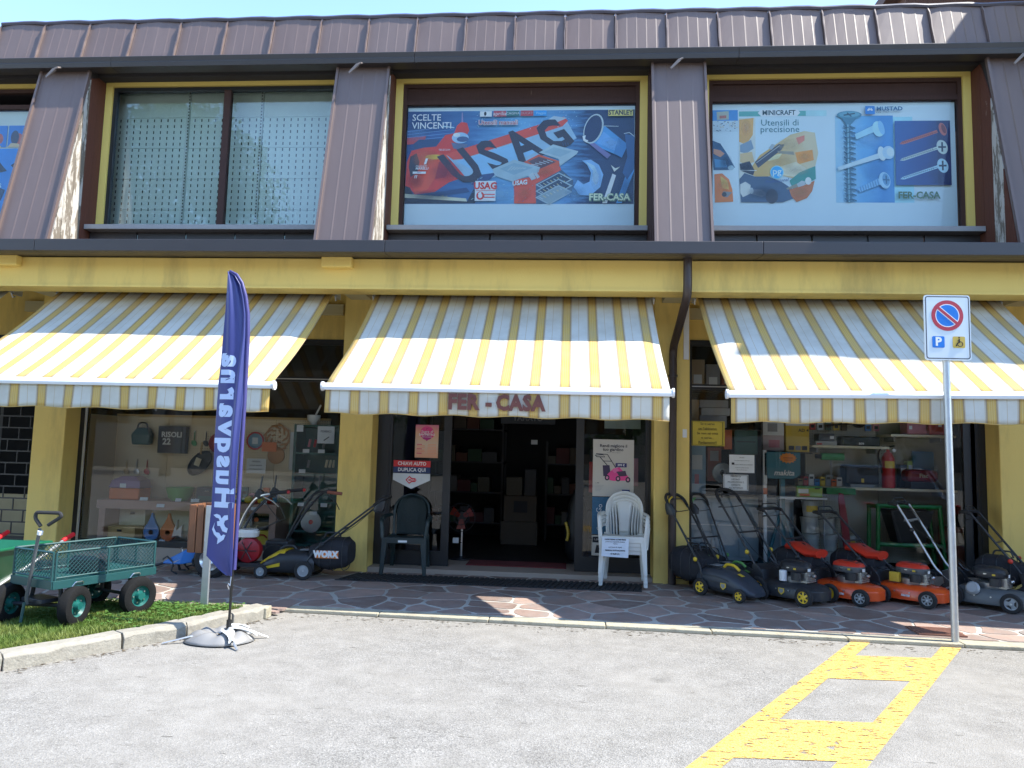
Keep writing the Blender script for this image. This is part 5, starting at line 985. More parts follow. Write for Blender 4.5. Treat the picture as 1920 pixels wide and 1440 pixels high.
# cutting-disc machine and blue display stand
T = thing('tool_stand', 'petrol blue tool display stand behind the right window', 'stand', (2.75, 9.65, .21), world=True)
MB().prism([(2.51, 9.6, 1.64), (2.97, 9.6, 1.64), (2.97, 9.6, 1.36), (2.88, 9.6, 1.30), (2.58, 9.6, 1.30), (2.51, 9.6, 1.34)], (0, .08, 0)).build('hood', M('petrol', (.012, .14, .19), .4), T, bev=.01); txt('lettering', 'makita', .095, 'white', T, (2.76, 9.595, 1.375), shear=.25, bold=.002)
MB().prism([(2.81+(.10+.012*math.cos(i*math.pi))*math.cos(2*math.pi*i/28), 9.592, 1.565+(.062+.008*math.cos(i*math.pi))*math.sin(2*math.pi*i/28)) for i in range(28)], (0, -.002, 0)).build('price_burst', M('burst_orange', (.78, .25, .02), .6), T)
bx('price_lettering', M('burst_dark', (.5, .12, .01), .6), T, 2.75, 2.87, 9.588, 9.5895, 1.56, 1.575); bx('price_lettering', 'burst_dark', T, 2.76, 2.86, 9.588, 9.5895, 1.535, 1.545)
bx('pole', 'petrol', T, 2.735, 2.79, 9.66, 9.72, .25, 1.30); bx('side_pole', 'white', T, 2.505, 2.545, 9.60, 9.64, .25, 1.66); bx('switch', 'orange_p', T, 2.50, 2.55, 9.59, 9.6, 1.10, 1.18); bx('leaflet', 'paper', T, 2.505, 2.55, 9.595, 9.6, 1.23, 1.34)
for a, b in ((2.56, 2.735), (2.97, 2.79)): MB().tube([(a, 9.68, .25), (b, 9.69, .85)], .022, 8).build('leg', 'petrol', T)
bx('base', 'petrol', T, 2.5, 3.0, 9.5, 9.9, .212, .25)
T = thing('metal_cabinet', 'pale blue steel cabinet standing low behind the mowers', 'cabinet', (2.2, 9.9, .21), world=True)
M('cab_blue', (.30, .38, .44), .4); bx('body', 'cab_blue', T, 1.56, 2.98, 9.95, 10.2, .212, 1.02); 
for i in range(4): bx('door', 'cab_blue', T, 1.575+i*.35, 1.905+i*.35, 9.935, 9.949, .26, .97, bev=.004)
bx('top', 'paper', T, 1.55, 2.99, 9.93, 10.21, 1.021, 1.04); bx('shelf_edge', 'white', T, 1.56, 2.98, 9.925, 9.934, .66, .675)
T = thing('cutting_disc', 'clear round cutting disc behind the notices', 'disc', (1.985, 9.55, 1.22), world=True)
MB().lathe([(.03, 0), (.125, 0), (.13, .006), (.125, .012), (.03, .012)], (1.985, 9.55, 1.355), (0, 1, 0), 32).build('disc', M('disc_grey', (.22, .24, .24), .25, .4), T); MB().lathe([(.02, 0), (.035, -.01), (.035, .02)], (1.985, 9.55, 1.355), (0, 1, 0), 14).build('hub', 'steel', T); MB().tube([(1.985, 9.58, 1.35), (1.985, 9.6, 1.042)], .012, 6).build('stem', 'black', T)
def stack(rows, cat='box', grp='boxed goods in the right window'):
    for (lab, mt, x0, x1, y0, y1, z0, z1, pr) in rows: boxthing('goods_box', lab, cat, mt, x0, x1, y0, y1, z0, z1, pr)
stack([('grey flat carton, topmost under the awning edge', 'grey_p', 1.73, 2.1, 9.75, 10.0, 2.20, 2.30, ()), ('second grey flat carton in the stack near the column', M('grey_light', (.36, .37, .37), .6), 1.75, 2.12, 9.75, 10.0, 2.10, 2.195, ()), ('third grey flat carton in the stack near the column', 'grey_p', 1.73, 2.08, 9.75, 10.0, 1.94, 2.095, ()),
 ('narrow tan carton beside the grey stack', 'card', 1.60, 1.72, 9.75, 10.0, 1.94, 2.3, ()), ('pale blue carton behind the yellow notice', 'pale_blue', 1.6, 1.82, 9.8, 10.0, 1.075, 1.70, (('p', 'paper', .2, .8, .5, .8), ('p', 'pink_p', .35, .6, .2, .4))),
 ('red and brown carton between the notices', M('brick_red', (.25, .08, .05), .6), 1.84, 2.02, 9.8, 10.0, 1.24, 1.68, (('p', 'grey_p', .2, .8, .6, .9),)), ('orange tall carton beside the dark green boxes', 'orange_p', 2.06, 2.17, 9.85, 10.05, 1.66, 1.93, ()),
 ('dark green crate stack right of the yellow notice', 'teal_dark', 2.2, 2.5, 9.85, 10.1, 1.60, 1.93, (('p', 'black', .1, .9, .48, .52),)), ('navy box below the dark green crates', M('navy_box', (.015, .03, .06), .5), 2.2, 2.48, 9.85, 10.1, 1.075, 1.59, ()),
 ('pale pink carton with a hose picture', M('pale_pink', (.48, .38, .38), .6), 2.57, 2.85, 9.9, 10.1, 1.66, 2.06, (('p', 'paper', 0, 1, .5, 1), ('p', 'grey_p', .25, .7, .62, .9), ('p', 'pink_p', .3, .8, .1, .35))),
 ('mustard carton with small tool pictures', 'yellow_p', 2.87, 3.17, 9.88, 10.1, 1.65, 2.04, (('p', 'paper', 0, 1, .88, 1), ('t', 'AD 4', .06, 'ink', .75, .72, .001), ('p', 'ink', .12, .34, .06, .2), ('p', 'grey_p', .4, .62, .06, .2), ('p', 'ink', .68, .9, .06, .2)))])
T = thing('storage_rack', 'thin black rack carrying cartons near the column', 'rack', (1.85, 9.9, .21), world=True)
for z in (1.045, 1.06, 1.915): 
    if z != 1.045: bx('shelf', 'black', T, 1.56, 2.52, 9.74, 10.1, z, z+.014)
for x in (1.555, 2.525): bx('upright', 'black', T, x, x+.02, 9.76, 10.1, .212, 2.95)
bx('shelf', 'black', T, 1.56, 2.52, 9.74, 10.1, 2.42, 2.434); bx('shelf', 'black', T, 2.55, 3.2, 9.86, 10.1, 1.63, 1.645)
for i, (x0, x1, h_, mt) in enumerate(((1.62, 1.8, .40, 'card'), (1.82, 2.0, .34, 'grey_p'), (2.02, 2.2, .44, 'brick_red'), (2.24, 2.48, .3, 'grey_light'))): boxthing('goods_box', ['tan carton on the top rack seen above the awning bar', 'grey carton on the top rack seen above the awning bar', 'dark red carton on the top rack beside the awning edge', 'light grey carton on the top rack hidden by the awning'][i], 'box', mt, x0, x1, 9.78, 10.05, 2.436, 2.436+h_, (('p', 'paper', .2, .8, .2, .5),))
boxthing('drill_box', 'black tool box with white mark on the upper shelf', 'tool box', 'black', 3.59, 4.07, 9.88, 10.1, 1.746, 1.87, (('t', 'ace', .05, 'white', .5, .3, .001),), bev=.015); boxthing('paint_tray', 'grey and white flat pack on the upper shelf', 'box', 'grey_light', 3.25, 3.52, 9.88, 10.1, 1.746, 1.80, (('p', 'red_p', .05, .3, .1, .5),)); boxthing('tool_pack', 'dark small pack above the grey flat pack', 'box', 'dark_box', 3.30, 3.5, 9.9, 10.1, 1.802, 1.90, (('p', 'paper', .7, .95, .3, .7),))
T = thing('garden_tool', 'green and black garden tool lying on pale shelf', 'tool', (3.5, 10.0, 1.21), world=True)
MB().tube([(3.37, 10.05, 1.60), (3.66, 10.05, 1.60)], .05, 10).build('body', 'green_p', T); MB().tube([(3.3, 10.05, 1.60), (3.37, 10.05, 1.60)], .03, 8).build('nose', 'black', T); MB().tube([(3.5, 10.05, 1.21), (3.5, 10.05, 1.56)], .014, 6).build('support', 'grey_p', T)
T = thing('dark_camera', 'black bulky sprayer head hung high in the right window', 'sprayer', (3.9, 10.2, 1.95), world=True); MB().lathe([(.03, 0), (.08, .03), (.09, .12), (.05, .17)], (3.93, 10.22, 2.0), n=14).build('tank', 'black', T, smooth=True); MB().tube([(3.5, 10.25, 2.02), (3.9, 10.24, 2.06)], .014, 6).build('lance', 'black', T); bx('hook', 'steel', T, 3.9, 3.94, 10.25, 10.3, 2.1, 2.11)
T = thing('fire_extinguisher', 'red fire extinguisher with yellow label in the right window', 'fire extinguisher', (4.19, 9.75, 1.21), world=True)
MB().lathe([(.075, 0), (.08, .03), (.08, .38), (.05, .45), (.022, .47), (.022, .50)], (4.19, 9.95, 1.211), n=20).build('cylinder', 'red_p', T, smooth=True); MB().tube(fillet([(4.19, 9.95, 1.71), (4.12, 9.94, 1.76), (4.06, 9.94, 1.66), (4.10, 9.92, 1.4)], .05), .011, 7).build('hose', 'black', T); MB().tube([(4.14, 9.95, 1.735), (4.27, 9.94, 1.76)], .012, 6).build('lever', 'black', T); MB().lathe([(.02, 0), (.024, -.01), (.02, -.02)], (4.25, 9.92, 1.70), (0, 1, 0), 12).build('gauge', 'white', T); MB().grid(lambda u, v: (4.19+.0815*math.sin(R(-50+100*u)), 9.95-.0815*math.cos(R(-50+100*u)), 1.47+.09*v), 8, 1).build('label', 'yellow_p', T)
boxthing('tool_case', 'dull pink tool case on the upper right shelf', 'case', 'pink_p', 4.41, 4.66, 9.88, 10.1, 1.911, 2.14, (('p', 'paper', .1, .25, .3, .5),), bev=.02); boxthing('tool_case', 'bright red tool case on the upper right shelf', 'case', 'red_p', 4.68, 4.95, 9.88, 10.1, 1.911, 2.13, (('p', 'paper', .45, .6, .5, .7),), bev=.03)
T = boxthing('compressor', 'dark red rounded machine body on the lower shelf', 'machine', M('red_dark', (.22, .012, .012), .35), 4.40, 4.80, 9.88, 10.1, 1.30, 1.46, (('t', 'Fiac', .07, 'cream', .5, .5, .001),), bev=.05); bx('foot', 'black', T, 4.45, 4.75, 9.9, 10.08, 1.211, 1.30)
T = boxthing('generator', 'black engine block with yellow mark on the lower shelf', 'machine', 'black', 3.64, 4.06, 9.9, 10.15, 1.25, 1.50, (('p', 'yellow_p', .45, .53, .1, .3),), bev=.03); bx('foot', 'grey_p', T, 3.7, 4.0, 9.92, 10.1, 1.211, 1.25)
boxthing('leaf_pack', 'green and yellow leaflet box on a white ledge', 'box', M('lime', (.30, .42, .06), .5), 2.89, 3.2, 9.5, 9.56, 1.085, 1.22, (('p', 'paper', .05, .45, .35, .75), ('p', 'green_p', 0, 1, .85, 1), ('p', 'orange_p', .1, .5, .1, .3), ('p', 'ink', .7, .9, .75, .88))); T = thing('glass_ledge', 'thin white ledge on legs under the green leaflet box', 'ledge', (2.95, 9.55, .21), world=True); bx('board', 'white', T, 2.66, 3.24, 9.45, 9.62, 1.06, 1.083); 
for x in (2.68, 3.21): bx('leg', 'grey_p', T, x, x+.015, 9.5, 9.515, .212, 1.059)
# stacked paint buckets
k = 0
for j, (z, n) in enumerate(((.212, 3), (.42, 3), (.628, 2), (.836, 1))):
    for i in range(n):
        x = 3.02+i*.225+.02*(j % 2); k += 1
        T = thing('paint_bucket', 'white paint bucket, %s from the left in the %s row of the stack' % (ORD[i], ['bottom', 'second', 'third', 'top'][j]), 'bucket', (x+.06, 9.66, z), group='stacked paint buckets', world=True)
        MB().lathe([(.088, 0), (.103, .185), (.108, .187), (.108, .2), (.01, .204)], (x+.06, 9.66, z+.001), n=20).build('bucket', M('bucket_white', (.42, .43, .40), .5), T, smooth=True); MB().grid(lambda u, v: (x+.06+.099*math.sin(R(-45+90*u)), 9.66-.0995*math.cos(R(-45+90*u)), z+.06+.08*v), 6, 1).build('label', 'yellow_p' if k % 3 == 0 else 'grey_light', T)
T = thing('chainsaw_bar', 'tall dark red saw blade cover standing behind the orange mower', 'saw', (3.45, 9.5, .21), world=True); MB().prism([(3.46, 9.48, .30), (3.55, 9.48, .32), (3.50, 9.48, .80), (3.45, 9.48, 1.14), (3.40, 9.48, 1.15), (3.385, 9.48, 1.08), (3.42, 9.48, .7)], (0, .03, 0)).build('cover', M('saw_red', (.25, .01, .02), .35), T, bev=.006); bx('foot', 'black', T, 3.40, 3.6, 9.42, 9.55, .212, .305)
# green work bench with black tray
T = thing('garden_trolley', 'green metal frame with black tipping tray behind the right window', 'trolley', (4.3, 9.75, .21), world=True)
for a, b in (((3.90, 9.62, .22), (3.92, 9.62, 1.0)), ((4.72, 9.62, .22), (4.66, 9.62, 1.0)), ((3.90, 9.62, 1.0), (4.68, 9.62, 1.0)), ((3.92, 9.62, .52), (4.70, 9.62, .52)), ((3.90, 9.9, .22), (3.92, 9.9, 1.0)), ((4.72, 9.9, .22), (4.66, 9.9, 1.0)), ((3.91, 9.62, .99), (3.91, 9.9, .99)), ((4.66, 9.62, .99), (4.66, 9.9, .99))): MB().tube([a, b], .026, 8).build('tube', M('green_frame', (.012, .19, .04), .4), T)
MB().loft([[(4.17, 9.66, .54), (4.5, 9.66, .54), (4.5, 9.88, .54), (4.17, 9.88, .54)], [(4.06, 9.60, .95), (4.58, 9.60, .95), (4.58, 9.92, .95), (4.06, 9.92, .95)]]).build('tray', 'black', T); txt('lettering', 'Karan', .05, 'white', T, (4.27, 9.59, .83), shear=.1)
boxthing('carton', 'brown carton low behind the sign post', 'box', 'brick_red', 4.74, 4.98, 9.6, 9.85, .212, .75, (('p', 'card', .1, .9, .6, .9),)); boxthing('display_board', 'dark blue display panel at the right end of the window', 'panel', M('blue_panel', (.02, .10, .2), .4), 4.58, 4.85, 10.12, 10.16, 1.215, 1.70, ()); 
boxthing('workbench', 'green edged low bench in the right window', 'bench', 'green_frame', 3.32, 3.68, 9.7, 9.84, 1.12, 1.2, ())

# denser stock on the right pegboard and shelves
for i in range(9):
    x = 3.30+i*.105; z = 1.96; mt = ['red_p', 'paper', 'teal_dark', 'yellow_p', 'black', 'orange_p', 'grey_light', 'blue_p', 'pink_p'][i]
    if 3.8 < x < 4.0: continue
    boxthing('blister_pack', '%s blister pack hanging on the upper right pegboard' % ['red', 'white', 'dark green', 'yellow', 'black', 'orange', 'pale grey', 'blue', 'pink'][i], 'packet', mt, x, x+.08, 10.27, 10.295, z, z+.14, (('p', 'paper', .1, .9, .7, .95), ('p', 'ink', .2, .8, .2, .5)))
for i in range(8):
    x = 3.06+i*.072; mt = ['card', 'red_p', 'paper', 'blue_p', 'yellow_p', 'grey_p', 'orange_p', 'white'][i]
    boxthing('small_carton', '%s small carton at the left end of the lower shelf' % ['tan', 'red', 'paper-white', 'blue', 'yellow', 'grey', 'orange', 'bright white'][i], 'packet', mt, x, x+.066, 10.02, 10.15, 1.211, 1.30+.03*(i % 3), (('p', 'ink', .15, .85, .6, .8),))
for i in range(5):
    x = 4.42+i*.10; boxthing('small_carton', '%s small box at the right end of the lower shelf' % ['navy', 'pale green', 'tan', 'maroon', 'grey'][i], 'packet', ['navy_box', 'lime', 'card', 'red_dark', 'grey_light'][i], x, x+.09, 10.14, 10.25, 1.211, 1.52+.05*(i % 2), (('p', 'paper', .15, .85, .6, .85),))
for i in range(6):
    x = 1.62+i*.14; boxthing('paint_tin', '%s paint tin on top of the pale blue cabinet' % ['leftmost', 'second', 'third', 'fourth', 'fifth', 'sixth'][i], 'tin', ['grey_light', 'steel', 'blue_p', 'paper', 'orange_p', 'steel'][i], x, x+.11, 10.11, 10.19, 1.041, 1.055, ()) if 0 else None
# ------------------------------------------------------------ lawnmowers
M('m_black', (.024, .027, .032), .42, 0, .2, 10); M('m_dark', (.040, .048, .062), .45, 0, .2, 6); M('m_orange', (.72, .085, .014), .3, 0, .12, 5, coat=.3); M('m_red', (.60, .04, .02), .35, 0, .08, 5); M('m_grey', (.10, .11, .115), .4, 0, .15, 5)
M('rim_yellow', (.78, .52, .03), .4); M('rim_grey', (.32, .34, .35), .4); M('engine_alu', (.40, .40, .39), .38, .75, .2, 20); M('m_yellow', (.66, .46, .03), .38)
def superell(cx, cy, a, b, z, n=24, p=3.2, fr=1.0):
    out = []
    for i in range(n):
        t = 2*math.pi*i/n; c, s_ = math.cos(t), math.sin(t)
        x = a*math.copysign(abs(c)**(2/p), c); y = b*math.copysign(abs(s_)**(2/p), s_)
        if x > 0: y *= 1-(1-fr)*(x/a)**2
        out.append((cx+x, cy+y, z))
    return out
def wheel(par, x, y, r, w_, rim, side, spokes=6, name='wheel'):
    W_ = MB().lathe([(r*.62, -w_/2), (r*.9, -w_/2), (r, -w_*.3), (r, w_*.3), (r*.9, w_/2), (r*.62, w_/2)], (x, y, r), (0, 1, 0), 28, closed=True).build(name, 'rubber', par, smooth=True)
    o = side*w_/2
    d = MB().lathe([(.004, o*.82), (r*.18, o*.9), (r*.30, o*.55), (r*.55, o*.55), (r*.63, o*.9), (r*.63, -o*.9), (.004, -o*.5)], (x, y, r), (0, 1, 0), 24).build('rim', rim, W_, smooth=True)
    if spokes:
        m_ = MB()
        for k in range(spokes):
            a0 = 2*math.pi*k/spokes; da = math.pi/spokes*.55
            m_.prism([(x+r*rr*math.cos(a0+aa), y+o*.60, r+r*rr*math.sin(a0+aa)) for rr, aa in ((.29, -da*.7), (.55, -da), (.55, da), (.29, da*.7))], (0, o*.05, 0))
        m_.build('rim_openings', 'black', W_)
    MB().lathe([(.004, o*.95), (r*.10, o*1.0), (r*.13, o*.8)], (x, y, r), (0, 1, 0), 10).build('hub_cap', 'steel' if rim != 'rim_yellow' else rim, W_)
    return W_
def handle(par, w_, pts, mat='m_black', r=.012, top='loop', accent='m_yellow', cross=(.45,)):
    """pts: side profile (x, z) from the deck up to the grip"""
    P3 = [Vector((x, 0, z)) for x, z in pts]; ends = []
    for s_ in (-1, 1):
        MB().tube(fillet([(p.x, s_*w_*(1 if i < len(pts)-1 else .95), p.z) for i, p in enumerate(P3)], .06), r, 8).build('handle_tube', mat, par, smooth=True)
    e = P3[-1]; pr = P3[-2]; d = (e-pr).normalized(); up_ = Vector((-d.z, 0, d.x)); ww = w_*.95
    if top == 'loop':
        MB().tube(fillet([(e.x, -ww, e.z), tuple(Vector((e.x, -ww, e.z))+d*.10), tuple(Vector((e.x, -ww*.55, e.z))+d*.17+up_*.01), tuple(Vector((e.x, ww*.55, e.z))+d*.17+up_*.01), tuple(Vector((e.x, ww, e.z))+d*.10), (e.x, ww, e.z)], .05), r*1.55, 10).build('grip', 'rubber', par, smooth=True)
    else:
        MB().tube(fillet([(e.x, -ww, e.z), tuple(Vector((e.x-.07, -ww, e.z+.015))), tuple(Vector((e.x-.12, -ww*.7, e.z+.01))), tuple(Vector((e.x-.12, ww*.7, e.z+.01))), tuple(Vector((e.x-.07, ww, e.z+.015))), (e.x, ww, e.z)], .05), r*1.5, 10).build('grip', 'rubber', par, smooth=True)
    q = Vector((e.x, 0, e.z))
    MB().tube(fillet([tuple(q+Vector((0, -ww, -.02))), tuple(q+Vector((-.05, -ww*.9, .075))), tuple(q+Vector((-.06, ww*.9, .075))), tuple(q+Vector((0, ww, -.02)))], .05), .007, 6).build('bail_lever', 'm_black', par)
    MB().tube(fillet([tuple(q+Vector((.03, -ww, -.05))), tuple(q+Vector((-.07, -ww*.8, -.075))), tuple(q+Vector((-.07, ww*.8, -.075))), tuple(q+Vector((.03, ww, -.05)))], .05), .005, 6).build('drive_lever', 'm_black', par)
    for t in cross:
        c = P3[-2].lerp(e, t); MB().tube([(c.x, -ww, c.z), (c.x, ww, c.z)], r*.85, 8).build('cross_bar', mat, par)
    for s_ in (-1, 1):
        c = P3[-2].lerp(e, .12); MB().lathe([(.008, 0), (.022, .004), (.026, .02), (.012, .032)], (c.x, s_*(w_+.008), c.z), (0, s_, 0), 10).build('wing_nut', accent, par)
    a = P3[-2].lerp(e, .9); b = P3[-2]
    MB().tube([(a.x, -w_*.9, a.z), (a.lerp(b, .3).x+.04, -w_*.8, a.lerp(b, .3).z-.07), (a.lerp(b, .7).x+.05, -w_*.6, a.lerp(b, .7).z-.05), (b.x+.08, -w_*.4, b.z-.03), (0, -.1, .28)], .0035, 5).build('cable', 'black', par)
    MB().tube([(a.x, w_*.9, a.z), (a.lerp(b, .3).x+.05, w_*.7, a.lerp(b, .3).z-.04), (a.lerp(b, .7).x+.03, w_*.5, a.lerp(b, .7).z-.03), (b.x+.05, w_*.3, b.z-.04), (-.05, .08, .30)], .004, 5).build('cable', 'black', par)
def grassbag(par, mat='bag', lid=None, x0=-.30, x1=-.78, w_=.20, z0=.16, z1=.50):
    rg = []
    for x, a, zb, zt in ((x0, .75, z0+.10, z0+.28), (x0-.12, .95, z0+.02, z1-.06), ((x0+x1)/2, 1, z0, z1), (x1+.06, 1, z0+.03, z1), (x1, .92, z0+.08, z1-.05)):
        h = (zt-zb)/2; rg.append([(x, q_[1], q_[2]) for q_ in [(0, w_*a*math.copysign(abs(math.cos(t))**.6, math.cos(t)), (zb+zt)/2+h*math.copysign(abs(math.sin(t))**.6, math.sin(t))) for t in [2*math.pi*i/16 for i in range(16)]]])
    b = MB().loft(rg).build('grass_bag', mat, par, smooth=True)
    if lid:
        rg = []
        for x, a, z in ((x0+.04, .7, z0+.30), (x0-.08, .85, z1-.045), (x0-.22, .9, z1+.018), (x0-.32, .8, z1+.016)):
            rg.append([(x, w_*a*math.cos(t), z+.05*math.sin(t)) for t in [2*math.pi*i/14 for i in range(14)]])
        MB().loft(rg).build('bag_lid', lid, b, smooth=True)
    MB().tube(fillet([((x0+x1)/2+.1, 0, z1-.02), ((x0+x1)/2+.08, 0, z1+.05), ((x0+x1)/2-.08, 0, z1+.05), ((x0+x1)/2-.1, 0, z1-.02)], .03), .01, 6).build('bag_handle', 'm_black', b)
    for k in range(3):
        xx = x0-.14-k*.13; MB().tube([(xx, w_*1.0*math.copysign(abs(math.cos(t))**.6, math.cos(t)), (z0+z1)/2+(z1-z0)/2*1.01*math.copysign(abs(math.sin(t))**.6, math.sin(t))) for t in [2*math.pi*i/20 for i in range(20)]], .005, 5, closed=True).build('bag_seam', 'm_black', b)
    return b
def petrol(par, deck, shroud, rim, spk, rf, rr, badge=None, bcol='white', hpts=None, top='bar', bag=True, lid=None, hmat='m_black', accent='m_yellow', white_stack=False, side='label', discharge=None):
    hw = .215
    D = MB().loft([superell(.03, 0, .37, .225, .055, 28, 3.2, .88), superell(.03, 0, .37, .228, .15, 28, 3.2, .88), superell(.02, 0, .345, .205, .185, 28, 3, .9), superell(-.01, 0, .22, .17, .205, 28, 2.6)]).build('deck', deck, par, smooth=True, bev=.004)
    MB().loft([superell(.31, 0, .085, .12, .16, 16, 2.6), superell(.30, 0, .07, .10, .185, 16, 2.4)]).build('front_bumper', deck, D, smooth=True)
    for x, r_ in ((.285, rf), (-.26, rr)):
        for s_ in (-1, 1): wheel(par, x, s_*(hw+.03), r_, .048, rim, s_, spk)
        MB().tube([(x, -hw, r_), (x, hw, r_)], .010, 8).build('axle', 'steel', par)
    # engine
    E = MB().lathe([(.115, 0), (.12, .02), (.12, .055), (.10, .07)], (.04, 0, .205), n=24).build('engine', 'engine_alu', par, smooth=True)
    m_ = MB()
    for k in range(6): m_.box(.10+.003*k, .235-.004*k, -.075, .075, .225+k*.016, .233+k*.016)
    m_.box(.09, .21, -.06, .06, .21, .32); m_.build('cylinder_fins', 'engine_alu', E)
    for s_, xx in ((-1, .12), (1, .06)): MB().loft([superell(xx, s_*.115, .055, .035, .235, 12, 3), superell(xx, s_*.12, .055, .03, .315, 12, 3)]).build('air_filter' if s_ < 0 else 'muffler', 'm_black' if s_ < 0 else 'engine_alu', E, smooth=True)
    MB().loft([superell(.05, 0, .155, .125, .315, 24, 2.8, .8), superell(.05, 0, .165, .132, .335, 24, 2.8, .8), superell(.05, 0, .16, .128, .375, 24, 2.8, .8)]).build('shroud_base', 'm_grey' if shroud != 'm_black' else 'm_black', E, smooth=True)
    MB().loft([superell(.05, 0, .162, .13, .377, 24, 2.8, .8), superell(.045, 0, .15, .118, .405, 24, 2.6, .8), superell(.03, 0, .10, .08, .425, 24, 2.2)]).build('shroud', shroud, E, smooth=True)
    MB().lathe([(.03, 0), (.034, .008), (.03, .024), (.01, .027)], (-.09, .05, .335), n=14).build('fuel_cap', 'm_black', E)
    MB().tube([(-.10, -.02, .33), (-.19, -.05, .38), (-.23, -.07, .43)], .008, 6).build('starter_cord', 'm_black', E)
    m_ = MB()
    for k in range(7): m_.box(-.05+k*.032, -.036+k*.032, -.055, .055, .4262-.0009*(k-3)**2-.012, .4285-.0009*(k-3)**2)
    m_.build('recoil_grille', 'm_black', E)
    for k in range(5): MB().obox((-.09+k*.055, -.131+.004*abs(k-2), .346), (.028, .004, .010), rot3()).build('vent', 'm_black', E)
    MB().tube([(.22, .02, .29), (.27, .03, .31), (.25, .08, .33), (.15, .10, .34)], .006, 6).build('spark_lead', 'm_black', E); MB().lathe([(.018, 0), (.02, .02), (.012, .03)], (.232, .02, .285), (1, 0, 0), 10).build('spark_cap', 'steel', E)
    MB().obox((.235, -.06, .35), (.004, .05, .03), rot3()).build('sticker', 'paper', E); MB().obox((.20, -.13, .192), (.10, .05, .003), rot3(0, R(6))).build('warning_label', 'm_yellow', D)
    for k in range(4): MB().lathe([(.008, 0), (.008, .006)], (-.2+k*.15, -.228, .135), (0, -1, 0), 8).build('bolt', 'steel', D)
    MB().tube([(-.33, -.226, .062), (.0, -.236, .06), (.34, -.20, .062)], .006, 6).build('deck_lip', deck, D)
    if white_stack: MB().lathe([(.04, 0), (.042, .1), (.03, .11)], (-.02, -.14, .215), n=14).build('oil_filler', 'white', E)
    for (yy, xx, zz, mt) in ((-.128, .03, .352, 'steel'), (-.130, .11, .352, 'm_yellow')): MB().obox((xx, yy, zz), (.03, .003, .018), rot3()).build('sticker', mt, E)
    MB().box(-.16, -.02, -.09, .09, .4, .412).build('tank_lid', 'm_black', E) if 0 else None
    # side label, handle brackets, rear flap
    if badge: txt('lettering', badge, .042, bcol, D, (.06, -.232, .105), right=Vector((1, 0, 0)), upv=ZU, bold=.0015, shear=.15)
    if side == 'shield': MB().prism([(-.02, -.231, .15), (.05, -.231, .15), (.05, -.231, .11), (.015, -.231, .08), (-.02, -.231, .11)], (0, -.003, 0)).build('shield_sticker', 'm_yellow', D); MB().prism([(-.01, -.235, .142), (.04, -.235, .142), (.04, -.235, .115), (.015, -.235, .094), (-.01, -.235, .115)], (0, -.001, 0)).build('shield_mark', 'grey_p', D)
    for s_ in (-1, 1): MB().prism([(-.20, s_*.2, .17), (-.33, s_*.2, .18), (-.36, s_*.2, .34), (-.30, s_*.2, .36), (-.22, s_*.2, .26)], (0, s_*.012, 0)).build('handle_bracket', 'm_black', par, bev=.004)
    MB().loft([superell(-.26, 0, .05, .18, .19, 16, 3), superell(-.30, 0, .06, .18, .30, 16, 3), superell(-.34, 0, .03, .17, .34, 16, 3)]).build('rear_flap', 'm_black', par, smooth=True)
    if discharge: MB().lathe([(.02, 0), (.06, .01), (.07, .05), (.05, .08)], (-.06, -.19, .19), (0, -.8, .3), 16).build('side_knob', discharge, par, smooth=True)
    handle(par, .20, hpts or [(-.28, .24), (-.36, .36), (-.86, .93)], hmat, .0125, top, accent)
    if bag: grassbag(par, lid=lid)
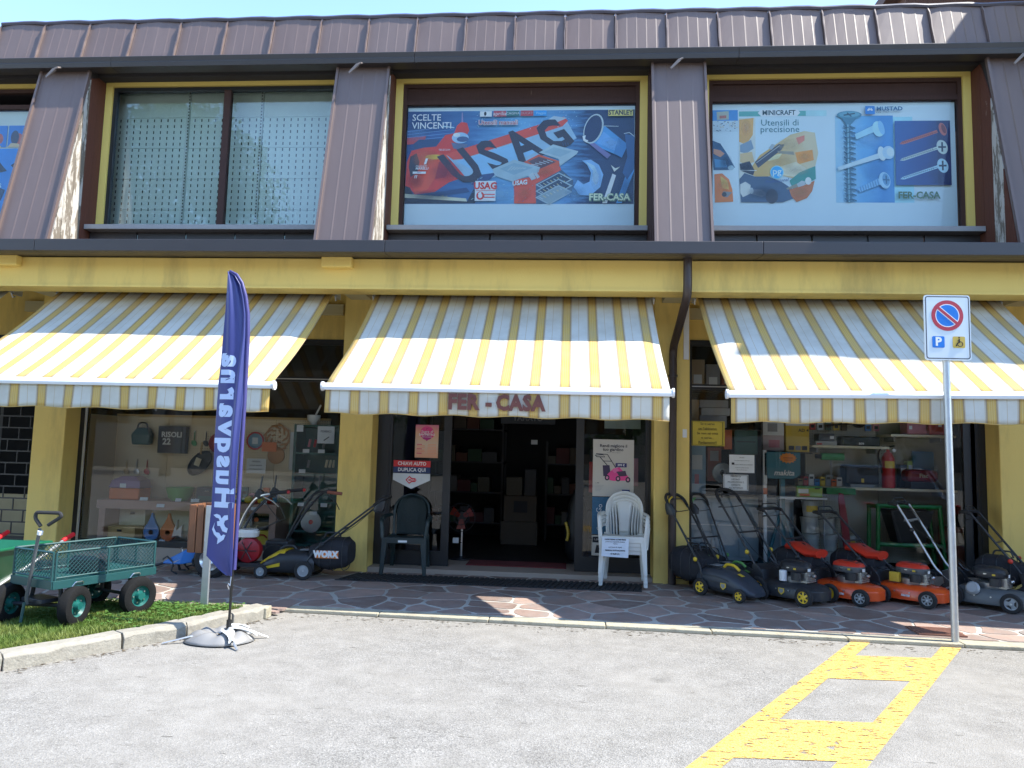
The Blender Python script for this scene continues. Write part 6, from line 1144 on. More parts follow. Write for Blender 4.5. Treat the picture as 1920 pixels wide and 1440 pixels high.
def electric(par, shell, nose, rim, rf, rr, hpts, letter=None, bag=True, accent='m_yellow', big=1.0, spokes=5):
    secs = []
    for x, w_, zt, zb in ((-.33, .15, .24, .08), (-.28, .175, .29, .06), (-.10, .185, .315, .05), (.08, .185, .30, .05), (.22, .175, .225, .05), (.33, .15, .14, .05), (.38, .10, .10, .06)):
        secs.append([(x, w_*math.copysign(abs(math.cos(t))**.55, math.cos(t)), (zt+zb)/2+(zt-zb)/2*math.copysign(abs(math.sin(t))**.6, math.sin(t))) for t in [2*math.pi*i/20 for i in range(20)]])
    D = MB().loft(secs).build('shell', shell, par, smooth=True)
    if nose:
        secs = []
        for x, w_, zt, zb in ((.02, .150, .325, .24), (.12, .155, .305, .20), (.24, .145, .235, .15), (.33, .12, .165, .12), (.365, .08, .13, .11)):
            secs.append([(x, w_*math.cos(t), (zt+zb)/2+(zt-zb)/2*math.sin(t)) for t in [2*math.pi*i/18 for i in range(18)]])
        MB().loft(secs).build('hood', nose, D, smooth=True)
        for s_ in (-1, 1): MB().prism([(.06, s_*.176, .14), (.30, s_*.158, .09), (.30, s_*.158, .11), (.06, s_*.180, .18)], (0, s_*.012, 0)).build('side_panel', nose, D)
    for x, r_ in ((.27, rf), (-.23, rr)):
        for s_ in (-1, 1): wheel(par, x, s_*.205, r_, .042, rim, s_, spokes)
    MB().tube(fillet([(-.06, -.02, .31), (-.02, -.02, .35), (.08, -.02, .345), (.14, -.02, .30)], .03), .016, 8).build('carry_handle', accent, par)
    MB().obox((.19, -.06, .262), (.06, .05, .004), rot3(0, R(18))).build('sticker', accent, D)
    if not nose: MB().prism([(.02, -.188, .17), (.09, -.188, .17), (.09, -.188, .13), (.055, -.188, .10), (.02, -.188, .13)], (0, -.006, 0)).build('shield_sticker', 'm_yellow', D); MB().prism([(.03, -.195, .162), (.08, -.195, .162), (.08, -.195, .135), (.055, -.195, .114), (.03, -.195, .135)], (0, -.001, 0)).build('shield_mark', 'grey_p', D)
    m_ = MB()
    for k in range(6): m_.obox((-.20+k*.035, -.10, .318-.0006*k*k), (.012, .10, .012), rot3(R(-18)))
    m_.build('vent_ribs', 'm_black', D); MB().obox((-.18, .02, .318), (.10, .12, .006), rot3()).build('label_plate', 'grey_p', D)
    for k in range(3): MB().tube([(-.27, -.170-.002*k, .10+.06*k), (-.05, -.189, .11+.06*k), (.12, -.187, .10+.05*k)], .0035, 5).build('seam_line', 'm_black', D)
    handle(par, .17, hpts, 'm_black', .011, 'loop', accent)
    e = hpts[-1]; MB().loft([superell(e[0]+.02, -.15, .06, .03, e[1]-.10, 12, 2.4), superell(e[0]+.01, -.15, .07, .04, e[1]-.03, 12, 2.4), superell(e[0]-.02, -.15, .04, .03, e[1]+.03, 12, 2.4)]).build('switch_box', 'm_black', par, smooth=True)
    MB().tube([(e[0]-.02, -.16, e[1]-.02), (e[0]-.04, -.12, e[1]+.07), (e[0]-.06, -.04, e[1]+.10)], .011, 6).build('switch_lever', accent, par)
    if bag:
        b = grassbag(par, x0=-.26, x1=-.72, w_=.185, z0=.10, z1=.47)
        if letter:
            s_ = letter[1]; MB().box(-.62, -.36, s_*.188-.003, s_*.188+.003, .25, .335).build('badge', M('worx_orange', (.72, .20, .02), .5), b)
            txt('lettering', letter[0], .098, 'white', b, (-.475, s_*.193, .292), right=Vector((-s_*-1, 0, 0)) if s_ < 0 else Vector((-1, 0, 0)), bold=.007, xs=.9)
Z0 = .042
mw = lambda lab, x, y, a, **k: thing('lawnmower', lab, 'lawnmower', (x, y, Z0), R(a), group='lawnmowers lined up in front of the shop', **k)
t = mw('black electric mower with small yellow wheels leaning against the yellow column', 1.80, 8.30, -48.6); electric(t, 'm_dark', None, 'rim_yellow', .072, .092, [(-.24, .16), (-.26, .30), (-.72, .93)])
t = mw('slim black mower half hidden behind the yellow-wheeled mowers', 1.98, 8.74, -48, scale=.92); electric(t, 'm_black', None, 'rim_grey', .072, .09, [(-.22, .16), (-.25, .30), (-.56, 1.0)], accent='green_light')
t = mw('black petrol mower with large yellow spoked wheels and white oil tank', 2.457, 8.27, -49); petrol(t, 'm_black', 'm_black', 'rim_yellow', 6, .098, .115, None, 'white', [(-.28, .24), (-.36, .40), (-.80, 1.0)], 'loop', False, white_stack=True, side='shield')
t = mw('orange petrol mower with grey wheels, nearest the black mowers', 3.055, 8.40, -46.5); petrol(t, 'm_orange', 'm_red', 'rim_grey', 7, .09, .10, 'nama', 'white', [(-.28, .24), (-.37, .36), (-.86, .90)], 'bar', True, 'm_red', accent='m_black')
t = mw('orange petrol mower with yellow air box, beside the sign post', 3.739, 8.44, -45.5); petrol(t, 'm_orange', 'm_red', 'rim_grey', 7, .09, .10, 'nama', 'white', [(-.28, .24), (-.37, .36), (-.88, .88)], 'bar', True, 'm_red', accent='m_black'); bx('air_box', 'yellow_p', t, -.13, -.03, -.17, -.10, .22, .32, bev=.006)
t = mw('grey mower with bare aluminium handle behind the sign post', 4.50, 8.36, -42); petrol(t, 'm_grey', 'm_black', 'rim_grey', 3, .10, .12, None, 'white', [(-.25, .22), (-.42, .36), (-.62, .72), (-.80, 1.02)], 'bar', False, hmat='alu', accent='m_black', discharge='rim_grey')
t = mw('red mower with grey bag cut off by the right edge', 5.30, 8.36, -40); petrol(t, 'm_red', 'm_black', 'rim_grey', 3, .10, .12, None, 'white', [(-.28, .24), (-.38, .40), (-.80, .95)], 'bar', True, accent='m_red')
t = mw('yellow and black electric mower facing the carts, lettered grass bag', -3.19, 8.48, 180); electric(t, 'm_black', 'm_yellow', 'rim_grey', .078, .105, [(-.24, .18), (-.34, .34), (-1.0, .86)], ('WORX', 1), accent='m_black', spokes=0)
# ------------------------------------------------------------ chairs and mat
M('chair_green', (.012, .026, .028), .42, 0, .15, 5); M('chair_white', (.66, .66, .62), .42, 0, .06, 4)
T = thing('entrance_mat', 'long black ribbed rubber mat in front of the entrance', 'mat', (-.8, 8.62, .04), world=True)
MB().prism([(-2.62, 8.36, .041), (.86, 8.36, .041), (.90, 8.80, .041), (-2.25, 8.80, .041)], (0, 0, .010)).build('mat', 'rubber', T)
m_ = MB(); x = -2.57
while x < .80: m_.prism([(x, 8.37, .0512), (x+.035, 8.37, .0512), (x+.085+.05, 8.79, .0512), (x+.05+.05, 8.79, .0512)], (0, 0, .012)); x += .062
m_.build('ribs', 'rubber', T)['kind'] = 'stuff'
def leg_l(p0, p1, w0, w1, d):
    p0 = Vector(p0); p1 = Vector(p1); rg = []
    for p, w_ in ((p0, w0), (p0.lerp(p1, .5), (w0+w1)/2), (p1, w1)): rg.append([p+Vector((-w_/2, -d/2, 0)), p+Vector((w_/2, -d/2, 0)), p+Vector((w_/2, d/2, 0)), p+Vector((-w_/2, d/2, 0))])
    return MB().loft(rg)
def chair(name, label, loc, rz, mat, style, grp=None, scale=1):
    T = thing(name, label, 'chair', loc, rz, group=grp)
    if scale != 1: T.scale = (scale,)*3
    MB().grid(lambda u, v: (-.235+.47*u*(1)+(.02*(.5-u))*v, -.23+.43*v, .435-.018*math.sin(math.pi*u)*(1-v*.3)-.02*v+(.0 if v > .06 else -.05*(1-v/.06)**2)), 14, 14).build('seat', mat, T, smooth='all', solid=.012)
    MB().prism([(-.23, -.232, .36), (.23, -.232, .36), (.23, -.232, .43), (-.23, -.232, .43)], (0, .012, 0)).build('apron', mat, T, bev=.004)
    for s_ in (-1, 1):
        leg_l((s_*.225, -.20, .43), (s_*.255, -.225, 0), .075, .042, .05).build('leg', mat, T, bev=.008); leg_l((s_*.20, .18, .43), (s_*.225, .26, 0), .07, .042, .05).build('leg', mat, T, bev=.008)
        pts = fillet([(s_*.255, -.215, .42), (s_*.275, -.20, .64), (s_*.28, .02, .655), (s_*.235, .20, .66)], .07, 5); MB().tube(pts, [.028]*len(pts), 8, flat=.55).build('armrest', mat, T, smooth=True)
    # back: arched outline in (x, h) leaning backwards
    lean = lambda h: .20+.20*(h-.42)
    top, hw = (.90, .225)
    def half(h):
        k = max(0, (h-.66)/(top-.66)); return hw*(1-.10*(1-(h-.42)/.48))*math.sqrt(max(0, 1-k**2.4*.999)) if h > .66 else hw*(1-.10*(1-(h-.42)/.48))
    curve = lambda x: -.05*(1-(x/.24)**2)*-1
    if style == 'weave':
        MB().grid(lambda u, v: ((-1+2*u)*half(.42+.478*v)*.86, lean(.42+.478*v)+.05*(1-(2*u-1)**2), .42+.478*v), 20, 20).build('backrest', M('weave', (.011, .024, .026), .5, 0, .2, 6, 1.0, 150), T, smooth='all', solid=.012)
        m_ = MB()
        for i in range(9):
            for j in range(11):
                h = .50+j*.032; xx = (-.8+1.6*i/8)*half(h)*.8; m_.obox((xx, lean(h)+.05*(1-(xx/.2)**2)-.008, h), (.034, .010, .014), rot3(0, R(40 if (i+j) % 2 else -40)))
        m_.build('weave_relief', mat, T)['kind'] = 'stuff'
        hs = [.42+.478*k/14 for k in range(15)]
        pts = [(-half(h), lean(h), h) for h in hs]+[(half(h), lean(h), h) for h in hs[::-1]]; MB().tube(pts, .020, 8, flat=.8).build('back_frame', mat, T, smooth=True)
        bx('tag', 'paper', T, -.065, .04, -.237, -.233, .375, .40)
    else:
        hs = [.42+.478*k/14 for k in range(15)]
        pts = [(-half(h)*.96, lean(h), h) for h in hs]+[(half(h)*.96, lean(h), h) for h in hs[::-1]]; MB().tube(pts, .026, 8, flat=.6).build('back_frame', mat, T, smooth=True)
        MB().grid(lambda u, v: ((-1+2*u)*(.062+.06*v**2), lean(.43+.465*v)+.045, .43+.465*v), 6, 16).build('backrest', mat, T, smooth='all', solid=.012)
        for s_ in (-1, 1):
            MB().grid(lambda u, v: (s_*(.04+(half(.76+.13*v)*.97-.04)*u), lean(.76+.13*v)+.04*(1-u*u), .76+.13*v*(1-.25*u*u)+.03*(1-u)*(0)), 8, 4).build('top_panel', mat, T, smooth='all', solid=.010) if 0 else None
            for k in range(4):
                f = lambda h: s_*(.090+.034*k+(.05+.004*k)*((h-.43)/.45)**2)
                hh = [.43+(.45-.028*k)*i/8 for i in range(9)]
                MB().tube([(f(h) if abs(f(h)) < half(h) else s_*half(h), lean(h)+.04*(1-(.25*k)**2*.8), h) for h in hh], .0125, 6, flat=.7).build('slat', mat, T, smooth=True)
        MB().grid(lambda u, v: ((-1+2*u)*half(.80+.096*v)*.97, lean(.80+.096*v)+.045*(1-(2*u-1)**2)-.002, .80+.096*v), 16, 4).build('head_panel', mat, T, smooth='all', solid=.010)
    return T
chair('garden_chair', 'dark green plastic armchair with woven back left of the entrance', (-1.93, 8.98, .06), R(2), 'chair_green', 'weave', scale=1.02)
c0 = chair('garden_chair', 'white plastic armchair on top of the stack, slotted back, paper on its seat', (.68, 8.74, .062+.135), R(-6), 'chair_white', 'slots', 'white stacked garden chairs')
for k, lab in enumerate(('second white plastic chair down in the stack by the entrance', 'third white plastic chair down in the stack by the entrance', 'lowest white plastic chair of the stack, standing on the mat')):
    c = copytree(c0); c.location = (.68+.003*(k+1), 8.74+.012*(k+1), .062+.135-.045*(k+1)); c['label'] = lab
T = thing('price_sheet', 'white printed price sheet hung on the front of the white chairs', 'notice', (.555, 8.42, .41), world=True)
MB().obox((.565, 8.452, .508), (.30, .003, .21), rot3(R(-4), R(2))).build('sheet', M('sheet_blueish', (.62, .68, .76), .7), T)
for i, (s_, z, b_) in enumerate((('OFFERTISSIMA ULTIMI PEZZI', .596, .0008), ('poltrona impilabile bianca', .572, 0), ('resina', .55, 0), ('LISTINO € 18,00', .51, 0), ('PREZZO SOTTOCOSTO', .475, .0008), ('€ 15,00 I.C.', .438, .001))): txt('lettering', s_, .021 if i else .019, 'ink', T, (.565, 8.4495+(z-.508)*.07-.002, z), bold=b_, ext=.0004)
# ------------------------------------------------------------ slatted litter bin on a post
M('slat_wood', (.19, .075, .032), .65, 0, .25, 5, .3, 60, stretch=(6, 6, .7))
T = thing('litter_bin', 'brown slatted wooden litter bin on a galvanised post behind the flag', 'litter bin', (-3.19, 6.46, .09), world=True)
bx('post', 'galv', T, -3.225, -3.16, 6.43, 6.455, .08, 1.0, bev=.003); bx('liner', M('liner', (.10, .06, .04), .8), T, -3.375, -3.125, 6.475, 6.745, .60, .975)
for k in range(4):
    a = -3.385+k*.069; bx('slat', 'slat_wood', T, a, a+.060, 6.455, 6.473, .575, 1.0+.004*(k % 2), bev=.004); bx('slat', 'slat_wood', T, a, a+.060, 6.747, 6.765, .575, 1.0, bev=.004)
for k in range(4):
    a = 6.476+k*.07; bx('slat', 'slat_wood', T, -3.405, -3.387, a, a+.062, .575, 1.0, bev=.004); bx('slat', 'slat_wood', T, -3.108, -3.090, a, a+.062, .575, 1.0, bev=.004)
# ------------------------------------------------------------ two-wheel tiller
M('tiller_blue', (.01, .13, .42), .4); T = thing('rotary_tiller', 'blue walking tiller with red engine and black handlebars behind the bin', 'tiller', (-4.05, 8.4, .04), world=True)
for yy in (8.23, 8.62):
    W_ = MB().lathe([(.12, -.06), (.17, -.06), (.20, -.035), (.20, .035), (.17, .06), (.12, .06)], (-4.02, yy, .242), (0, 1, 0), 26, closed=True).build('wheel', 'rubber', T, smooth=True); MB().lathe([(.02, -.03), (.05, -.05), (.09, -.02), (.12, -.055), (.125, .05), (.02, .03)], (-4.02, yy, .242), (0, 1, 0), 22).build('rim', 'steel', W_, smooth=True)
    m_ = MB()
    for k in range(16): a = 2*math.pi*k/16; m_.obox((-4.02+.203*math.cos(a), yy, .242+.203*math.sin(a)), (.02, .11, .03), rot3(R(25 if k % 2 else -25), -a, 0))
    m_.build('tread', 'rubber', W_)
MB().tube([(-4.02, 8.25, .242), (-4.02, 8.6, .242)], .025, 8).build('axle', 'm_black', T)
MB().loft([[(-4.62, 8.25, .17), (-4.62, 8.6, .17), (-4.60, 8.6, .20), (-4.60, 8.25, .20)], [(-4.40, 8.22, .17), (-4.40, 8.63, .17), (-4.36, 8.60, .33), (-4.36, 8.25, .33)], [(-4.22, 8.24, .20), (-4.22, 8.61, .20), (-4.20, 8.58, .38), (-4.20, 8.27, .38)]]).build('tine_cover', 'tiller_blue', T, bev=.01)
for k in range(5):
    yy = 8.24+k*.09
    for a in (20, 140, 260): MB().tube([(-4.48, yy, .19), (-4.48+.10*math.cos(R(a+k*25)), yy, .19+.10*math.sin(R(a+k*25))), (-4.48+.14*math.cos(R(a+k*25+28)), yy+.02, .19+.14*math.sin(R(a+k*25+28)))], .010, 5).build('tine', 'steel' if a == 20 else 'm_black', T)
MB().tube([(-4.85, 8.40, .10), (-4.6, 8.41, .18)], .018, 6).build('drag_bar', 'm_black', T)
bx('gearbox', 'm_black', T, -4.15, -3.86, 8.34, 8.52, .20, .40, bev=.02)
E = MB().lathe([(.06, 0), (.14, .03), (.15, .10), (.12, .18), (.05, .2)], (-3.66, 8.32, .34), (0, 1, 0), 22).build('engine', M('engine_red', (.30, .012, .02), .35), T, smooth=True)
for k in range(6): MB().tube([(-3.66+.12*math.cos(k*1.05), 8.315, .34+.12*math.sin(k*1.05)), (-3.66, 8.31, .34)], .006, 5).build('guard_bar', 'm_black', E)
MB().loft([superell(-3.70, 8.42, .12, .10, .49, 16, 3), superell(-3.70, 8.42, .13, .11, .54, 16, 3), superell(-3.70, 8.42, .11, .09, .575, 16, 3)]).build('fuel_tank', 'white_plastic', E, smooth=True); bx('engine_base', 'm_black', T, -3.86, -3.5, 8.33, 8.53, .155, .20)
MB().tube([(-3.55, 8.43, .19), (-3.46, 8.43, .05)], .016, 6).build('stand', 'm_black', T)
for s_ in (-1, 1):
    yy = 8.43+s_*.05; MB().tube(fillet([(-3.86, yy, .36), (-3.72, 8.43+s_*.10, .74), (-3.52, 8.43+s_*.22, .98), (-3.20, 8.43+s_*.25, 1.03)], .12), .016, 8).build('handlebar', 'steel' if s_ < 0 else 'm_black', T, smooth=True)
    MB().tube([(-3.36, 8.43+s_*.24, 1.01), (-3.16, 8.43+s_*.252, 1.035)], .021, 8).build('grip', 'rubber', T); MB().lathe([(.012, 0), (.024, .012), (.012, .03)], (-3.16, 8.43+s_*.252, 1.03), (1, 0, .1), 10).build('grip_end', 'red_p', T)
    MB().tube([(-3.5, 8.43+s_*.21, 1.0), (-3.48, 8.43+s_*.2, 1.20)], .011, 6).build('lever', 'm_black', T); MB().tube([(-3.45, 8.43+s_*.22, .97), (-3.34, 8.43+s_*.21, .92), (-3.27, 8.43+s_*.2, .86)], .007, 5).build('brake_lever', 'steel', T); MB().obox((-3.5, 8.43+s_*.21, 1.0), (.07, .05, .09), rot3(0, R(30))).build('control_block', 'm_black', T)
    MB().tube([(-3.48, 8.43+s_*.2, .96), (-3.3, 8.43+s_*.1, .7), (-3.6, 8.43, .55)], .005, 5).build('cable', 'm_black', T)
T = thing('rotary_tiller', 'second machine handlebar with dark grips near the yellow column', 'tiller', (-3.1, 8.95, .04), world=True)
for s_ in (-1, 1):
    MB().tube(fillet([(-3.45, 8.92, .35), (-3.2, 8.92+s_*.1, .80), (-3.02, 8.92+s_*.16, 1.02), (-2.72, 8.92+s_*.17, 1.0)], .1), .014, 8).build('handlebar', 'm_black', T, smooth=True); MB().tube([(-2.88, 8.92+s_*.17, 1.01), (-2.70, 8.92+s_*.17, .995)], .020, 8).build('grip', 'brick_red' if s_ < 0 else 'rubber', T)
MB().tube([(-3.0, 8.78, 1.03), (-2.99, 8.78, 1.2)], .010, 6).build('lever', 'm_black', T); MB().tube([(-2.9, 8.75, 1.0), (-2.78, 8.76, .9), (-2.74, 8.8, .8)], .006, 5).build('cable', 'm_black', T)
bx('engine', 'm_black', T, -3.66, -3.36, 8.82, 9.08, .18, .40, bev=.03)
for yy in (8.79, 9.12): MB().lathe([(.02, -.03), (.15, -.03), (.165, 0), (.15, .03), (.02, .03)], (-3.5, yy, .207), (0, 1, 0), 20).build('wheel', 'rubber', T, smooth=True)
# ------------------------------------------------------------ garden cart and wheelbarrow on the lawn
M('cart_green', (.008, .058, .058), .45, 0, .1, 6); M('tyre', (.010, .010, .010), .85, 0, .3, 18, .3, 60, spec=.2); M('barrow_green', (.008, .11, .05), .35); M('grip_red', (.62, .02, .025), .4)
T = thing('garden_cart', 'dark green mesh-sided garden cart with pull handle on the lawn', 'garden cart', (-4.0, 5.98, .088), R(-112.4))
L2, W2, zf, zt = .45, .27, .365, .59
m_ = MB(); m_.box(-L2, L2, -W2, W2, zf, zf+.012); cb = m_.build('bed', 'cart_green', T)
for s_ in (-1, 1):
    MB().box(-L2, L2, s_*W2-.008, s_*W2+.008, zf-.05, zf+.015).build('bed_rail', 'cart_green', T, bev=.003); MB().box(s_*L2-.008, s_*L2+.008, -W2, W2, zf-.05, zf+.015).build('bed_rail', 'cart_green', T, bev=.003)
def meshpanel(a, b, name):
    a = Vector(a); b = Vector(b); d = (b-a); L = d.length; d.normalize(); h = zt-zf-.03
    m_ = MB()
    for p_ in ((a, b),): 
        m_.tube([a+ZU*.02, b+ZU*.02], .008, 6); m_.tube([a+ZU*(h+.02), b+ZU*(h+.02)], .010, 6)
    for k in range(3): q_ = a+d*(L*k/2); m_.tube([q_+ZU*.0, q_+ZU*(h+.02)], .010, 6)
    fr_ = m_.build(name, 'cart_green', T); m_ = MB(); st = .034; n = int((L+h)/st)
    for k in range(n+1):
        for sg in (1, -1):
            s0 = k*st-h if sg > 0 else k*st; s1 = s0+sg*h; z0, z1 = .02, .02+h
            lo, hi = (s0, s1)
            if lo < 0: z0 += (0-lo)*sg/1 if sg > 0 else 0; lo = max(lo, 0)
            if sg > 0 and hi > L: z1 -= (hi-L); hi = L
            if sg < 0:
                if lo > L: z0 += lo-L; lo = L
                if hi < 0: z1 -= (0-hi); hi = 0
            if z1-z0 < .01: continue
            m_.tube([a+d*lo+ZU*z0, a+d*hi+ZU*z1], .0026, 4, caps=False)
    m_.build('wire_mesh', 'cart_green', fr_)
z_ = zf+.015
for s_ in (-1, 1): meshpanel((-L2+.02, s_*(W2-.004), z_), (L2-.02, s_*(W2-.004), z_), 'side_panel'); meshpanel((s_*(L2-.004), -W2+.02, z_), (s_*(L2-.004), W2-.02, z_), 'end_panel')
for s_ in (-1, 1):
    for x in (-.25, .25): MB().tube(fillet([(x-.04, s_*(W2+.012), zf-.03), (x-.03, s_*(W2+.022), zf-.012), (x+.03, s_*(W2+.022), zf-.012), (x+.05, s_*(W2+.012), zf-.045)], .01), .005, 5).build('latch', 'steel', T)
def cartwheel(x, y, a):
    c_, s_ = math.cos(a), math.sin(a); ax = (-s_, c_, 0)
    W_ = MB().lathe([(.085, -.04), (.12, -.05), (.150, -.038), (.163, 0), (.150, .038), (.12, .05), (.085, .04)], (x, y, .163), ax, 28, closed=True).build('wheel', 'tyre', T, smooth=True); MB().lathe([(.012, -.05), (.03, -.05), (.04, -.015), (.07, -.012), (.088, -.038), (.088, .038), (.07, .012), (.04, .015), (.03, .05), (.012, .05)], (x, y, .163), ax, 20).build('rim', M('rim_green', (.008, .10, .085), .4), W_, smooth=True)
    m_ = MB()
    for k in range(5):
        an = 2*math.pi*k/5; o_ = Vector((c_*math.cos(an), s_*math.cos(an), math.sin(an)))*.055; p_ = Vector((x, y, .163))+o_
        for sg in (-1, 1): m_.lathe([(.007, -.018*sg), (.007, -.024*sg)], p_, ax, 6)
    m_.build('wheel_bolts', 'steel', W_)
for s_ in (-1, 1): cartwheel(-.27, s_*.30, 0)
sa = R(22)
for s_ in (-1, 1): cartwheel(.36-s_*.28*math.sin(sa), s_*.28*math.cos(sa), sa)
MB().tube([(-.27, -.28, .163), (-.27, .28, .163)], .014, 8).build('axle', 'm_black', T); MB().tube([(.36+.26*math.sin(sa), -.26*math.cos(sa), .163), (.36-.26*math.sin(sa), .26*math.cos(sa), .163)], .016, 8).build('axle', 'm_black', T)
for x in (-.27, .33):
    for s_ in (-1, 1): MB().tube(fillet([(x, s_*.19, .163), (x-.01, s_*.18, .27), (x, s_*.16, zf-.01)], .05), .016, 8).build('strut', 'm_black', T)
MB().box(.28, .44, -.13, .13, .19, .22).build('steering_plate', 'm_black', T, bev=.004); MB().obox((.02, .06, .45), (.22, .24, .14), rot3(0, 0, .4)).build('tool_bag', 'm_black', T, bev=.03)
Hh = MB().tube([(.47, -.0, .185), (.49, .02, .24), (.52, .17, .78)], .013, 8).build('pull_handle', 'm_grey', T, smooth=True)
f_ = Vector((math.cos(R(22.4)), math.sin(R(22.4)), 0)); sd = Vector((-.38, .92, 0)); hp = Vector((.525, .185, .80))
sd = Vector((math.cos(R(112.4)), math.sin(R(112.4)), 0))
MB().tube(fillet([hp, hp-sd*.05+ZU*.06, hp-sd*.045+ZU*.105, hp+sd*.15+ZU*.105, hp+sd*.165+ZU*.08, hp+sd*.06+ZU*.01], .03), .014, 8).build('grip_loop', 'rubber', Hh, smooth=True); MB().lathe([(.02, -.015), (.02, .015)], hp-ZU*.05, (0, .2, 1), 10).build('collar', 'white', Hh); MB().tube([(.49, .0, .20), (.50, -.01, .05)], .012, 6).build('tow_eye', 'cart_green', T)
T = thing('wheelbarrow', 'green wheelbarrow with red grips behind the garden cart', 'wheelbarrow', (-5.0, 6.2, .088), world=True); WB = T
MB().loft([[(-5.25, 5.85, .28), (-4.75, 5.85, .28), (-4.75, 6.25, .28), (-5.25, 6.25, .28)], [(-5.42, 5.62, .64), (-4.58, 5.62, .64), (-4.58, 6.52, .64), (-5.42, 6.52, .64)]], caps=False).build('tray', 'barrow_green', T, solid=.01); bx('tray_floor', 'barrow_green', T, -5.25, -4.75, 5.85, 6.25, .275, .285)
MB().tube([(-5.42, 5.62, .64), (-4.58, 5.62, .64), (-4.58, 6.52, .64), (-5.42, 6.52, .64)], .014, 8, closed=True).build('tray_rim', 'barrow_green', T)
for x in (-5.32, -4.66):
    sg = 1 if x > -5 else -1
    MB().tube([(-5.0+sg*.08, 5.45, .24), (-5.0+sg*.26, 6.0, .27), (x+sg*.02, 6.55, .53), (x, 6.80, .62)], .015, 8).build('handle', 'galv', T); MB().tube([(x, 6.78, .615), (x+sg*.01, 6.92, .665)], .022, 10).build('grip', 'grip_red', T, smooth=True)
    MB().tube(fillet([(-5.0+sg*.26, 6.0, .27), (-5.0+sg*.28, 6.25, .10), (-5.0+sg*.26, 6.45, .48)], .05), .012, 8).build('leg', 'galv', T)
MB().lathe([(.10, -.04), (.15, -.045), (.19, -.02), (.19, .02), (.15, .045), (.10, .04)], (-5.0, 5.45, .28), (1, 0, 0), 24, closed=True).build('wheel', 'tyre', T, smooth=True); MB().lathe([(.02, -.04), (.105, -.02), (.105, .02), (.02, .04)], (-5.0, 5.45, .28), (1, 0, 0), 20).build('rim', 'barrow_green', T)
WB.location = (-5.16, 6.22, .06)
# ------------------------------------------------------------ grass, surroundings
rr = random.Random(3); V_, F_ = [], []
def inside(x, y):
    p = [(a, b) for a, b in inn]+[(-2.9, 6.5), (-8, 6.35), (-9, 1.6)]; c = False; j = len(p)-1
    for i in range(len(p)):
        if (p[i][1] > y) != (p[j][1] > y) and x < (p[j][0]-p[i][0])*(y-p[i][1])/(p[j][1]-p[i][1])+p[i][0]: c = not c
        j = i
    return c
n = 0
gmb = []
def gm(name, c0, c1):
    m, t, b = new_mat(name); oi = noise(t, coords(t), 2.2, 5, .65); n2 = noise(t, coords(t), 60, 2)
    c = mixc(t, ramp(t, oi, [(.38, (0, 0, 0)), (.62, (1, 1, 1))]), c0, c1); c = mixc(t, math_(t, 'MULTIPLY', n2, .5), c, scl(c0, .6)); t.links.new(c, b.inputs['Base Color']); b.inputs['Roughness'].default_value = .6
    tr = t.nodes.new('ShaderNodeBsdfTranslucent'); t.links.new(c, tr.inputs[0]); ms = t.nodes.new('ShaderNodeMixShader'); ms.inputs[0].default_value = .3
    t.links.new(b.outputs[0], ms.inputs[1]); t.links.new(tr.outputs[0], ms.inputs[2]); t.links.new(ms.outputs[0], t.nodes['Material Output'].inputs[0])
gm('grass_blade', (.11, .20, .025), (.26, .29, .07)); gm('clover_leaf', (.08, .20, .035), (.13, .25, .05))
while n < 42000:
    x = rr.uniform(-5.4, -2.7); y = rr.uniform(3.6, 6.52)
    if not inside(x, y) or x < -.72*y-.6: continue
    n += 1; h = rr.uniform(.025, .065)*(1.25 if rr.random() < .1 else 1); a = rr.uniform(0, 6.28); w_ = rr.uniform(.0022, .004); lx_, ly_ = math.cos(a)*w_, math.sin(a)*w_; bn = rr.uniform(0, .7)*h; b2 = rr.uniform(0, 6.28); dx, dy = math.cos(b2)*bn, math.sin(b2)*bn
    b = len(V_); V_ += [(x-lx_, y-ly_, .082), (x+lx_, y+ly_, .082), (x+dx*.4+lx_*.8, y+dy*.4+ly_*.8, .082+h*.6), (x+dx*.4-lx_*.8, y+dy*.4-ly_*.8, .082+h*.6), (x+dx, y+dy, .082+h)]; F_ += [(b, b+1, b+2, b+3), (b+3, b+2, b+4)]
me = bpy.data.meshes.new('grass'); me.from_pydata(V_, [], F_); me.materials.append(MATS['grass_blade']); g = bpy.data.objects.new('grass', me); COL.objects.link(g); tag(g, 'short mown green grass in the kerbed bed', 'grass', kind='stuff')
V_, F_ = [], []
n = 0
while n < 1300:
    x = rr.uniform(-4.4, -2.75); y = rr.uniform(5.6, 6.54)
    if not inside(x, y): continue
    if y < 6.2+.0*x and rr.random() < .75: continue
    n += 1; h = rr.uniform(.02, .06); r_ = rr.uniform(.010, .019); a0 = rr.uniform(0, 6.28); tl = rr.uniform(-.4, .4)
    for k in range(3):
        a = a0+k*2.094; cx_, cy_ = x+math.cos(a)*r_, y+math.sin(a)*r_; b = len(V_)
        V_ += [(x, y, .085+h), (cx_+math.cos(a+1.57)*r_*.7, cy_+math.sin(a+1.57)*r_*.7, .085+h+tl*r_), (x+math.cos(a)*2*r_, y+math.sin(a)*2*r_, .085+h+.2*r_), (cx_-math.cos(a+1.57)*r_*.7, cy_-math.sin(a+1.57)*r_*.7, .085+h-tl*r_)]; F_.append((b, b+1, b+2, b+3))
me = bpy.data.meshes.new('clover'); me.from_pydata(V_, [], F_); me.materials.append(MATS['clover_leaf']); g = bpy.data.objects.new('clover', me); COL.objects.link(g); tag(g, 'clover leaves along the edge of the lawn', 'clover', kind='stuff')
